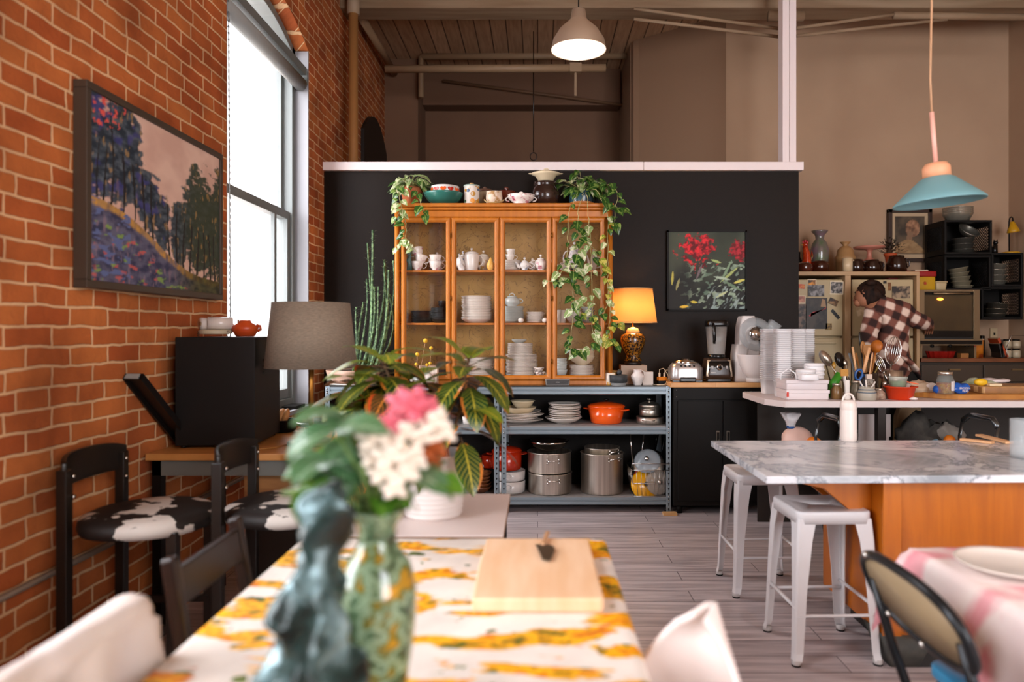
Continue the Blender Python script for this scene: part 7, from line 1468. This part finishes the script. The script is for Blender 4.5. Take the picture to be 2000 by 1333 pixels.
# lamp with grey linen shade
LX, LY = UX(608, 3.42), 3.42
t = thing('table_lamp', 'unlit brass table lamp with grey linen drum shade on the desk', 'lamp', (LX, LY, DZ))
MB().lathe([(.105, 0), (.11, .004), (.11, .014), (.105, .018), (.06, .02), (0, .021)], 40).build('base', mat('antique_brass', '8d7a5c', .35, .8), t); MB().tube([(0, 0, .018), (0, 0, .5)], .013, 16).build('pole', mat('brass_pole', 'b07c38', .3, .9), t)
zb, zt_ = UZ(718, LY)-DZ, UZ(592, LY)-DZ
sh = MB().lathe([(.212, zb), (.178, zt_)], 56, cap=False).build('shade', mat('linen_grey', '8d7e6c', .9, var='75685a', vs=60, stretch=(1, 1, 8), bump=.3), t, solid=.003)
MB().tube([(-.18, 0, zt_-.01), (.18, 0, zt_-.01)], .003, 6).build('shade_bar', WIRE, sh)
solo('lamp_cable', MB().tube([(UX(430, 3.28), 3.28, DZ+.004), (UX(480, 3.22), 3.22, DZ+.004), (UX(540, 3.3), 3.3, DZ+.004), (LX-.1, LY-.02, DZ+.004)], .0025, 6), mat('cord_gold', 'a87838', .5), 'thin cord running across the desktop to the lamp', 'cord')
# things behind the desk by the window
t = thing('side_chair', 'brown curved-back chair behind the desk by the window', 'chair', (UX(590, 4.3), 4.3, 0)); CB = mat('chair_brown', '6b4a30', .5)
MB().wallprism([(-.1, .35), (.14, .35), (.13, .62), (.08, .72), (-.02, .76), (-.08, .72)], -.012, .012).build('back', CB, t, bevel=.004); MB().box(-.1, .01, .42, .3, .4, .45).build('seat', CB, t)
for x in (-.08, .28):
    for y in (.02, .38): MB().box(x-.015, y-.015, 0, x+.015, y+.015, .42).build('leg', CB, t)
t = thing('black_bowl', 'black bowl of bread loaves on the desk behind the black box', 'bowl', (UX(548, 3.82), 3.83, DZ)) ; MB().lathe([(.055, 0), (.075, .01), (.08, .065), (.085, .068), (.075, .068), (.07, .015), (0, .012)], 30).build('body', BLK, t)
for k in range(3): 
    mb = MB(); mb.ball((0, 0, 0), 1, 16, 10, (.02, .04, .045)); o = solo('bread_slice', mb, mat('bread_crust', 'b87a3e', .7, var='d9a870', vs=25), ['first bread slice nearest the black box', 'middle bread slice in the black bowl', 'outermost bread slice in the black bowl'][k], 'bread', (UX(540, 3.82)+.025*k, 3.81, DZ+.085)); o.rotation_euler = (0, .35, .3)
t = thing('round_tray', 'shiny round metal tray table behind the brass lamp', 'tray', (UX(632, 4.25), 4.25, 0)); zt2 = UZ(822, 4.25); MB().lathe([(.155, zt2-.02), (.16, zt2), (.155, zt2), (.15, zt2-.012), (0, zt2-.012)], 36).build('tray', mat('tray_metal', '9aa0a2', .2, .9), t); MB().lathe([(.12, 0), (.02, .02), (.02, zt2-.02)], 20).build('stand', BLK, t)
solo('sill_box', MB().box(-.05, -.1, 0, .05, .1, .02), BLK, 'flat dark box on the window sill', 'box', (XL-.03, 5.2, .801)) 
# counter chairs
CH = mat('chair_black', '15100c', .35, var='1e1712', vs=5)
HIDE = mat('cowhide', '17110e', .6, var='c9c2ba', vs=5, lo=.565, hi=.57)
def hidechair(label, c, rz, seed):
    t = thing('counter_chair', label, 'chair', c, rz); sh = .68
    MB().lathe([(.05, sh-.035), (.2, sh-.03), (.225, sh-.015), (.225, sh-.005), (.0, sh)], 40).build('seat', CH, t)
    mb = MB().lathe([(.228, sh-.035), (.236, sh-.015), (.232, sh+.008), (.2, sh+.022), (.1, sh+.028), (0, sh+.028)], 44, wob=lambda a, z: 1+.012*math.sin(a*5+seed)); mb.build('hide_cover', HIDE, t, loc=(0, 0, 0))
    for y in (-.19, .19): MB().box(-.2-.018, y-.02, 0, -.2+.018, y+.02, .885).build('leg', CH, t, bevel=.003); MB().box(.15-.018, y*.85-.018, 0, .15+.018, y*.85+.018, sh-.02).build('leg', CH, t, bevel=.003)
    MB().box(-.2, -.17, .25, -.17, .17, .28).box(-.17, -.16, .3, .15, -.14, .325).box(-.17, .14, .3, .15, .16, .325).build('stretcher', CH, t)
    def bk(u, v):
        a = (u-.5)*2.0; hgt = .115*(1-.18*abs(2*u-1)**3); return (-.245+.10*(a*a)*.6*.9+.0, .235*math.sin(a*.98)*1.05, .815+hgt*v+.012*(0))
    mb = MB(); mb.grid(bk, 20, 6); mb.build('backrest', CH, t, solid=.016, bevel=.003)
    for y in (-.19, .19):
        for z in (.79, .86): MB().tube([(-.18, y*.93, z), (-.172, y*.93, z)], .007, 8).build('bolt', CHR, t)
hidechair('black counter chair with cowhide seat close to the brick wall', (-1.435, 2.66, 0), .06, 0)
hidechair('black counter chair with cowhide seat nearer the desk front', (-.97, 2.80, 0), .06, 2)
# ---------------------------------------------------------------- foreground tables
def cloth_flower(name, base, scale, cols):
    m = bpy.data.materials.new(name); m.use_nodes = True; nt = m.node_tree; b = nt.nodes['Principled BSDF']; Nn = nt.nodes.new; L = nt.links.new
    tc = Nn('ShaderNodeTexCoord'); 
    def noise_(sc, st, off, det=5, dist=0):
        mp = Nn('ShaderNodeMapping'); mp.inputs['Scale'].default_value = st; mp.inputs['Location'].default_value = off; L(tc.outputs['Object'], mp.inputs[0]); n = Nn('ShaderNodeTexNoise'); n.inputs['Scale'].default_value = sc; n.inputs['Detail'].default_value = det; n.inputs['Distortion'].default_value = dist; L(mp.outputs[0], n.inputs[0]); return n.outputs[0]
    def ramp(o, stops):
        r = Nn('ShaderNodeValToRGB'); e = r.color_ramp.elements; e[0].position, e[1].position = stops[0][0], stops[-1][0]; e[0].color = hexc(stops[0][1]); e[1].color = hexc(stops[-1][1])
        for p, c in stops[1:-1]: x = e.new(p); x.color = hexc(c)
        L(o, r.inputs[0]); return r.outputs[0]
    def mix(f, a, c, bl='MIX'):
        x = Nn('ShaderNodeMix'); x.data_type = 'RGBA'; x.blend_type = bl; L(f, x.inputs[0]); L(a, x.inputs[6]); L(c, x.inputs[7]); return x.outputs[2]
    out = ramp(noise_(5, (1, 1, 1), (3, 1, 0)), base)
    for f, st, off, lo, hi, stops, sc in cols:
        mask = ramp(noise_(f, st, off, 6, .4), [(lo, '000000'), (hi, 'ffffff')]); out = mix(mask, out, ramp(noise_(sc, (1, 1.6, 1), off, 4), stops))
    L(out, b.inputs['Base Color']); b.inputs['Roughness'].default_value = .55; b.inputs['Specular IOR Level'].default_value = .35; return m
FLC = cloth_flower('daisy_oilcloth', [(.35, 'cfc6bd'), (.6, 'e9e1d8')], 1, [(7.5, (.62, 1.5, 1), (0, 0, 0), .515, .54, [(.35, '4c5a1c'), (.42, 'c98a0c'), (.5, 'efb515'), (.6, 'e08a10'), (.7, 'b8560c')], 22), (14, (1, 1.6, 1), (4, 2, 0), .665, .68, [(.4, '3d4a20'), (.6, '6a7a2c')], 20)])
TZt = .75
t = thing('dining_table', 'long dining table with yellow flowered oilcloth', 'table', (0, 0, 0))
MB().box(-.68, .48, TZt-.03, .18, 2.10, TZt-.002).build('tabletop', mat('table_wood', '5a3a22', .5), t)
for x in (-.62, .12):
    for y in (.55, 2.02): MB().box(x-.025, y-.025, 0, x+.025, y+.025, TZt-.03).build('leg', MATS['table_wood'], t)
x0, x1, y0, y1 = -.70, .20, .46, 2.115
def cl(u, v):
    # cloth: flat on top, short drop all round
    dr = .10; uu = u*(x1-x0+2*dr)-dr; vv = v*(y1-y0+2*dr)-dr; x = min(max(uu, 0), x1-x0); y = min(max(vv, 0), y1-y0); dz = max(0, -uu, uu-(x1-x0))+max(0, -vv, vv-(y1-y0))
    w_ = .006*math.sin(y*22)*(dz > .02); return (x0+x+(w_ if uu > x1-x0 else -w_ if uu < 0 else 0), y0+y+.006*math.sin(x*25)*(vv > y1-y0), TZt+.001-min(dz, .12))
mb = MB(); mb.grid(cl, 60, 90)
solo('tablecloth', mb, FLC, 'white oilcloth printed with yellow and orange flowers on the dining table', 'tablecloth')
# wooden board with small cleaver
t = thing('cutting_board', 'pale wooden cutting board on the flowered tablecloth', 'board', (0, 1.78, TZt+.002), .0)
MB().prism([(-.142, -.23), (-.146, .0), (-.142, .22), (.142, .22), (.145, -.22), (.135, -.23)], 0, .032).build('board', mat('board_pale', 'ebc8a6', .5, var='e2b88f', vs=4, stretch=(6, 1, 1)), t, bevel=.006, seg=3)
t = thing('small_cleaver', 'small dark cheese cleaver with wooden handle on the pale board', 'knife', (.008, 1.86, TZt+.037), -.12)
MB().box(-.006, .05, 0, .006, .17, .01).build('handle', mat('knife_wood', 'b58a66', .5), t, bevel=.003); MB().prism([(-.02, .055), (-.012, .03), (.012, -.065), (.032, -.07), (.036, .01), (.03, .045), (.01, .06)], .002, .005).build('blade', mat('blade_dark', '5c5348', .3, .8), t)
# white side table with potted croton
t = thing('white_table', 'small white-topped table beyond the dining table', 'table', (0, 0, 0)); SZ = .72
MB().box(-.62, 2.25, SZ-.006, -.108, 2.82, SZ).build('white_top', mat('laminate_pink', 'd6c6c0', .4), t, bevel=.001); MB().box(-.62, 2.25, SZ-.028, -.108, 2.82, SZ-.006).build('board_edge', mat('board_edge', '8a5f34', .6), t)
for x in (-.59, -.14):
    for y in (2.29, 2.78): MB().box(x-.02, y-.02, 0, x+.02, y+.02, SZ-.028).build('leg', BLK, t)
px_, py_ = UX(847, 2.5), 2.50; t = thing('potted_croton', 'croton plant with yellow-veined leaves in a ribbed white pot', 'plant', (px_, py_, SZ))
prof = [(.092, 0), (.096, .004)]
for k in range(9): z = .008+k*.0165; r = .097+.013*k/9; prof += [(r+.002, z), (r+.004, z+.006), (r+.0005, z+.0135)]
prof += [(.113, .16), (.122, .212), (.124, .216), (.122, .22), (.115, .218), (.108, .17), (.1, .165)]
MB().lathe(prof, 48, cap=False).build('pot', mat('pot_white', 'd9cfca', .35), t); MB().lathe([(0, .185), (.112, .185), (.11, .175), (0, .175)], 28).build('soil', SOIL, t)
rnd = random.Random(12); st = MB(); lv = []
def whorl(tip, n, L_, W_, young=.2, droop=0, a0=0):
    tip = Vector(tip)
    for i in range(n):
        a = a0+2.4*i; f = i/n; el = .75-1.55*f-droop; dr = Vector((math.cos(a)*math.cos(el), math.sin(a)*math.cos(el)*.9-.1, math.sin(el))); mi = 1 if f < young else (2 if rnd.random() < .3 else 0)
        b = tip+Vector((0, 0, -.11*f)); l_ = L_*rnd.uniform(.8, 1.12)*(.8+.3*f); st.tube([b, b+dr*.03], .0025, 5); lv.append((mi, (b+dr*.028, dr, (0, 0, 1), l_, W_*rnd.uniform(.85, 1.15)), dict(bend=rnd.uniform(.3, .75), fold=.12, nu=4, nv=8, rnd=rnd)))
def C(px, py, d): v = U(px, py, d); return (v.x-px_, v.y-py_, v.z-SZ)
for base, tip, n in (((.03, 0, .18), C(915, 702, 2.46), 15), ((.0, .0, .18), C(900, 800, 2.4), 6), ((-.04, .0, .18), C(748, 708, 2.48), 17), ((-.05, .01, .18), C(712, 745, 2.6), 13), ((-.03, .03, .18), C(800, 745, 2.6), 13), ((-.03, -.02, .18), C(775, 770, 2.42), 12), ((-.02, .03, .18), C(735, 790, 2.55), 11), ((-.05, -.01, .18), C(715, 800, 2.45), 9)):
    b, e = Vector(base), Vector(tip); st.tube([b, b.lerp(e, .5)+Vector((.012, 0, -.01)), e], [.006, .005, .004], 8)
    whorl(e, int(n*1.25), .2, .1, .2, .1 if n < 8 else 0, rnd.uniform(0, 6))
st.build('stems', STEMB, t)['kind'] = 'stuff'; foliage(lv, 'foliage', [CROTON, CROTY, CROTR], t)
# vase with flowers
vx, vy = UX(737, 1.15), 1.15; t = thing('flower_vase', 'glazed green and gold vase on the flowered tablecloth', 'vase', (vx, vy, TZt+.002))
VG = mat('mottled_glaze', '8a9c80', .18, var='5c6a3a', vs=16, coat=.7, lo=.4, hi=.62)
def vase_mat():
    m = bpy.data.materials.new('painted_vase'); m.use_nodes = True; nt = m.node_tree; b = nt.nodes['Principled BSDF']; tc = nt.nodes.new('ShaderNodeTexCoord'); n = nt.nodes.new('ShaderNodeTexNoise'); n.inputs['Scale'].default_value = 26; n.inputs['Detail'].default_value = 6; r = nt.nodes.new('ShaderNodeValToRGB'); e = r.color_ramp.elements
    e[0].position = .33; e[0].color = hexc('1c2a1a'); e[1].position = .66; e[1].color = hexc('c08a1a'); x = e.new(.43); x.color = hexc('4a6244'); x = e.new(.5); x.color = hexc('8ba384'); x = e.new(.56); x.color = hexc('4c5a24')
    nt.links.new(tc.outputs['Object'], n.inputs[0]); nt.links.new(n.outputs[0], r.inputs[0]); nt.links.new(r.outputs[0], b.inputs['Base Color']); b.inputs['Roughness'].default_value = .15; b.inputs['Coat Weight'].default_value = .6; return m
MB().lathe([(.038, 0), (.042, .004), (.04, .012), (.046, .04), (.056, .1), (.0625, .16), (.062, .2), (.052, .24), (.035, .262), (.03, .275), (.031, .3), (.043, .322), (.045, .327), (.04, .325), (.027, .3), (.026, .27), (0, .26)], 44).build('body', vase_mat(), t)
# bouquet
bq = thing('flower_bouquet', 'bunch of white, pink and rust flowers with green leaves in the vase', 'bouquet', (vx, vy, TZt+.28)); rnd = random.Random(21); st = MB(); lv = []
def Q(px, py, d): v = U(px, py, d); return Vector((v.x-vx, v.y-vy, v.z-TZt-.28))
GL1 = leaf_mat('silver_green', '3f6b3e', '9db898', None, .28); GL2 = leaf_mat('fresh_green', '42761a', '7faa3a', None, .35)
for (px, py, d, n, L_, W_, mi) in ((640, 900, 1.15, 6, .085, .06, 0), (600, 950, 1.12, 4, .08, .055, 1), (655, 840, 1.1, 4, .085, .06, 0), (690, 880, 1.2, 5, .075, .05, 1), (690, 950, 1.12, 5, .08, .05, 0), (735, 900, 1.2, 5, .08, .035, 1), (750, 960, 1.15, 6, .06, .04, 1), (820, 930, 1.12, 4, .07, .05, 0), (620, 900, 1.2, 3, .08, .06, 0), (670, 810, 1.15, 2, .09, .05, 0), (850, 940, 1.1, 2, .06, .045, 1), (780, 960, 1.15, 4, .06, .04, 1)):
    e = Q(px, py, d); st.tube([(rnd.uniform(-.012, .012), 0, 0), (e.x*.35, e.y*.3, max(.06, e.z*.55)), e], .003, 6)
    for k in range(n): a = rnd.uniform(0, 6.28); lv.append((mi, (e, (math.cos(a), math.sin(a)*.8-.3, rnd.uniform(-.5, .5)), (0, -.5, 1), L_*rnd.uniform(.8, 1.2), W_), dict(bend=.4, nu=4, nv=6, rnd=rnd)))
for k in range(14): a = rnd.uniform(0, 6.28); st.tube([(math.cos(a)*.018, math.sin(a)*.018, 0), (math.cos(a)*.03, math.sin(a)*.025, .07), (math.cos(a)*.05, math.sin(a)*.04, .13)], .0035, 6)
st.build('stems', STEMG, bq)['kind'] = 'stuff'; foliage(lv, 'foliage', [GL1, GL2], bq)
WF = mat('petal_white', 'e8dccd', .6); PF = mat('petal_pink', 'c9405a', .6, var='d87a86', vs=14); RF = mat('petal_rust', '9a4a1c', .6)
def bloom(px, py, d, r, m, nm, petals=9, up=.5):
    c = Q(px, py, d); mb = MB(); r *= .9
    for i in range(petals):
        a = 2.4*i; e = 1.1-1.7*i/petals; dr = Vector((math.cos(a)*math.cos(e), math.sin(a)*math.cos(e), math.sin(e))); p = c+dr*r*.5
        mb.M = Matrix.Translation(p) @ dr.to_track_quat('Z', 'Y').to_matrix().to_4x4(); mb.ball((0, 0, 0), 1, 10, 7, (r*.36, r*.28, r*.62))
    mb.M = None; mb.build(nm, m, bq)
for px, py, d, r in ((730, 860, 1.12, .032), (765, 895, 1.1, .034), (748, 930, 1.1, .026), (790, 850, 1.14, .034), (800, 900, 1.12, .032), (845, 830, 1.15, .034), (825, 860, 1.15, .028), (770, 960, 1.08, .022), (735, 895, 1.12, .03), (790, 930, 1.1, .03), (812, 815, 1.17, .03), (760, 845, 1.15, .026), (865, 850, 1.16, .024)): bloom(px, py, d, r, WF, 'blossom')
for px, py, d, r in ((800, 800, 1.15, .042), (830, 808, 1.16, .032), (770, 830, 1.14, .026)): bloom(px, py, d, r, PF, 'blossom', 12)
for px, py, d, r in ((845, 880, 1.16, .028), (840, 905, 1.16, .022)): bloom(px, py, d, r, RF, 'blossom')
# verdigris sculpture
sc_ = thing('bronze_sculpture', 'dark twisting sculpture with pale blue-green patina beside the vase', 'sculpture', (UX(600, 1.02), 1.02, TZt+.002)); sx0 = UX(600, 1.02)
def G(px, py, dy=0): v = U(px, py, 1.02+dy); return Vector((v.x-sx0, dy, max(.02, v.z-TZt)))
def vm():
    m = bpy.data.materials.new('verdigris'); m.use_nodes = True; nt = m.node_tree; b = nt.nodes['Principled BSDF']; tc = nt.nodes.new('ShaderNodeTexCoord'); n = nt.nodes.new('ShaderNodeTexNoise'); n.inputs['Scale'].default_value = 13; n.inputs['Detail'].default_value = 5; r = nt.nodes.new('ShaderNodeValToRGB'); e = r.color_ramp.elements
    e[0].position = .36; e[0].color = hexc('0c1210'); e[1].position = .68; e[1].color = hexc('8fb0b8'); x = e.new(.5); x.color = hexc('28403f'); nt.links.new(tc.outputs['Object'], n.inputs[0]); nt.links.new(n.outputs[0], r.inputs[0]); nt.links.new(r.outputs[0], b.inputs['Base Color']); b.inputs['Roughness'].default_value = .22; b.inputs['Metallic'].default_value = .2; return m
mb = MB(); P = [G(600, 1500), G(600, 1420), G(608, 1320), G(598, 1240), G(612, 1180), G(628, 1120), G(622, 1060), G(634, 1015), G(655, 985), G(672, 968), G(690, 962)]; rad = [.075, .073, .062, .058, .046, .034, .03, .036, .034, .026, .006]
PP = []; RR = []
for i in range(len(P)-1):
    for k in range(6): f = k/6; PP.append(P[i].lerp(P[i+1], f)); RR.append(rad[i]*(1-f)+rad[i+1]*f)
PP.append(P[-1]); RR.append(rad[-1]); mb.tube(PP, RR, 28); mb.v = [tuple(Vector(p)*1+Vector((1, .6, .3))*(.030*N(p[0]*17, p[1]*17, p[2]*14, 4))) for p in mb.v]
mb.build('figure', vm(), sc_, sub=1)
# dark folding chair tucked at the table, cloth covered chair, white shell chair
DK = mat('dark_walnut', '20100a', .35, var='1c0f09', vs=6, stretch=(1, 1, 5))
t = thing('folding_chair', 'dark walnut slat-back folding chair beside the flowered table', 'chair', (-.76, 1.80, 0))
for y in (-.17, .18): MB().box(-.018, y-.016, 0, .018, y+.016, .86).build('back_post', DK, t, bevel=.01, seg=3, rot=(0, -.16, 0), loc=(.06, 0, 0)); MB().box(-.015, y-.03, 0, .015, y-.004, .5).build('leg', DK, t, rot=(0, .35, 0), loc=(-.12, 0, 0), bevel=.003)
MB().box(-.012, -.155, .74, .012, .165, .83).build('back_slat', DK, t, bevel=.006, rot=(0, -.16, 0), loc=(.06, 0, 0)); MB().box(-.012, -.155, .55, .012, .165, .60).build('back_slat', DK, t, bevel=.006, rot=(0, -.16, 0), loc=(.06, 0, 0)); MB().box(-.02, -.17, .43, .36, .18, .455).build('seat', DK, t, bevel=.006)
t = thing('draped_chair', 'chair back draped in white cloth by the brick-wall side of the table', 'chair', (-.76, 1.02, 0)); LIN = mat('white_linen', 'd8cdc9', .9, var='cfc0b5', vs=5)
def dr_(u, v):
    s_ = (v-.5)*2; y = -.28+.61*u+.012*math.sin(v*9); th = .042+.012*math.sin(u*7); a = s_*PI/2*1.0
    if abs(s_) < .45: q = s_/.45*PI/2; x = th*math.sin(q); z = .835+.045*math.cos(q)
    else: x = th*(1 if s_ > 0 else -1)*(1+.9*(abs(s_)-.45)); z = .835-(abs(s_)-.45)*.85
    n = .02*N(u*3, v*5, 4)+.006*math.sin(u*24+v*3)*(abs(s_) > .4); return (x+n, y, z+n*.5-.01*u)
mb = MB(); mb.grid(dr_, 40, 40); mb.build('cloth_cover', LIN, t, solid=.004)
MB().box(-.018, -.24, .45, .018, .28, .80).build('back_panel', mat('rail_tan', 'a87f50', .6), t); MB().box(-.38, -.24, .42, .03, .28, .46).build('seat', MATS['rail_tan'], t)
for x in (-.35, .0):
    for y in (-.2, .25): MB().box(x-.02, y-.02, 0, x+.02, y+.02, .42).build('leg', MATS['rail_tan'], t)
# white moulded chair
t = thing('shell_chair', 'white shell chair with curved back beside the flowered table', 'chair', (.268, 1.34, -.09), .62); SH = mat('shell_white', 'e0d2cc', .4)
def shl(u, v):
    a = (u-.5)*2; w_ = .205*(1-v**2.1)**.75+.014; y = a*w_+.03*v; x = .055-.09*(a*a)*(1-v*.5)+.07*v; z = .45+.46*v*(1-.05*a*a); return (x, y, z)
mb = MB(); mb.grid(shl, 24, 20); mb.build('back_shell', SH, t, solid=.014)
def sea(u, v): a = (u-.5)*2; return (-.34+.42*v, a*.22*(1-.15*(1-v)), .44-.02*math.sin(PI*v)*(1-a*a)+.03*abs(a)**3)
mb = MB(); mb.grid(sea, 16, 12); mb.build('seat', SH, t, solid=.014)
for x, y in ((-.26, -.16), (-.26, .16), (.06, -.16), (.06, .16)): MB().tube([(x*.7, y*.7, .43), (x*1.15, y*1.25, 0)], [.016, .010], 10).build('leg', mat('leg_wood', 'a8783e', .5), t)
# pink cloth table with plate and black metal chair
PK = cloth_flower('pink_cloth', [(.35, 'e8d6d4'), (.62, 'f0e2dd')], 1, [(3.4, (1, 1.6, 1), (2, 1, 0), .47, .56, [(.35, 'dd8792'), (.6, 'e8a8ae')], 4)])
t = thing('round_table', 'second dining table under the pink cloth', 'table', (0, 0, 0)); MB().box(1.07, 1.0, .70, 2.2, 2.03, .745).build('tabletop', MATS['table_wood'], t)
for x in (1.3, 2.1):
    for y in (1.1, 1.98): MB().box(x-.025, y-.025, 0, x+.025, y+.025, .70).build('leg', MATS['table_wood'], t)
X0, X1, Y0, Y1 = 1.05, 2.22, .98, 2.045
def pk(u, v):
    dr = .2; uu = u*(X1-X0+dr)-dr; vv = v*(Y1-Y0+2*dr)-dr; x = max(uu, 0); y = min(max(vv, 0), Y1-Y0); ex = max(0, -uu); ey = max(0, -vv, vv-(Y1-Y0)); dz = ex+ey if not (ex and ey) else max(ex, ey)+.35*min(ex, ey)
    k = min(1, dz/.1); fx = -.018*k*math.sin(y*19)-.025*k if ex > 0 else 0; fy = (.018*math.sin(x*17)+.02)*k if vv > Y1-Y0 else 0
    if ex and ey: fx -= .035*min(ex, ey)/dr; fy += (.03*min(ex, ey)/dr if vv > 0 else -.03)
    return (X0+x+fx, Y0+y+fy, .748-dz+.004*N(x*4, y*4))
mb = MB(); mb.grid(pk, 60, 70); solo('tablecloth', mb, PK, 'pink and white cloth hanging off the second dining table', 'tablecloth')
t = thing('dinner_plate', 'white plate lying on the pink cloth', 'plate', (UX(1975, 1.83), 1.83, .755)); plate_mb(.13, .018).build('plate', PORC, t)
t = thing('metal_folding_chair', 'black tube folding chair with tan back and blue seat by the pink cloth', 'chair', (.93, 1.72, 0)); TB = mat('tube_black', '26282a', .25, .6)
def ring(k, w_=.23, h_=.1):
    a = 2*PI*k/40; y = w_*math.copysign(abs(math.cos(a))**.75, math.cos(a)); s_ = h_*math.copysign(abs(math.sin(a))**.75, math.sin(a)); return Vector((-.03-.35*s_, y-.0, .70+s_*.9))
R0 = [ring(k) for k in range(40)]
MB().tube(R0, .0125, 10, closed=True).build('back_frame', TB, t)
mb = MB(); mb.add([(0-.03, 0, .70)]+[tuple(p) for p in [ring(k, .222, .092) for k in range(40)]], [(0, 1+k, 1+(k+1) % 40) for k in range(40)], True); mb.build('back_pad', mat('pad_tan', '8f7a5c', .5), t, solid=.008)
for y in (-.2, .2):
    MB().tube([(-.03, y, .70), (.02, y, .52), (.1, y, .3), (.22, y, .0)], .0125, 10).build('leg', TB, t)
    MB().tube([(.16, y*.92, .45), (.0, y*.92, .22), (-.12, y*.92, .0)], .011, 10).build('leg', TB, t)
mb = MB(); rbox(mb, .36, .38, .03, .05); mb.build('seat', mat('seat_blue', '2f7fa8', .35), t, loc=(.30, .04, .44))
for k in (30, 34, 6): MB().ball(R0[k]+Vector((-.012, 0, 0)), .008, 8, 6).build('rivet', CHR, t)
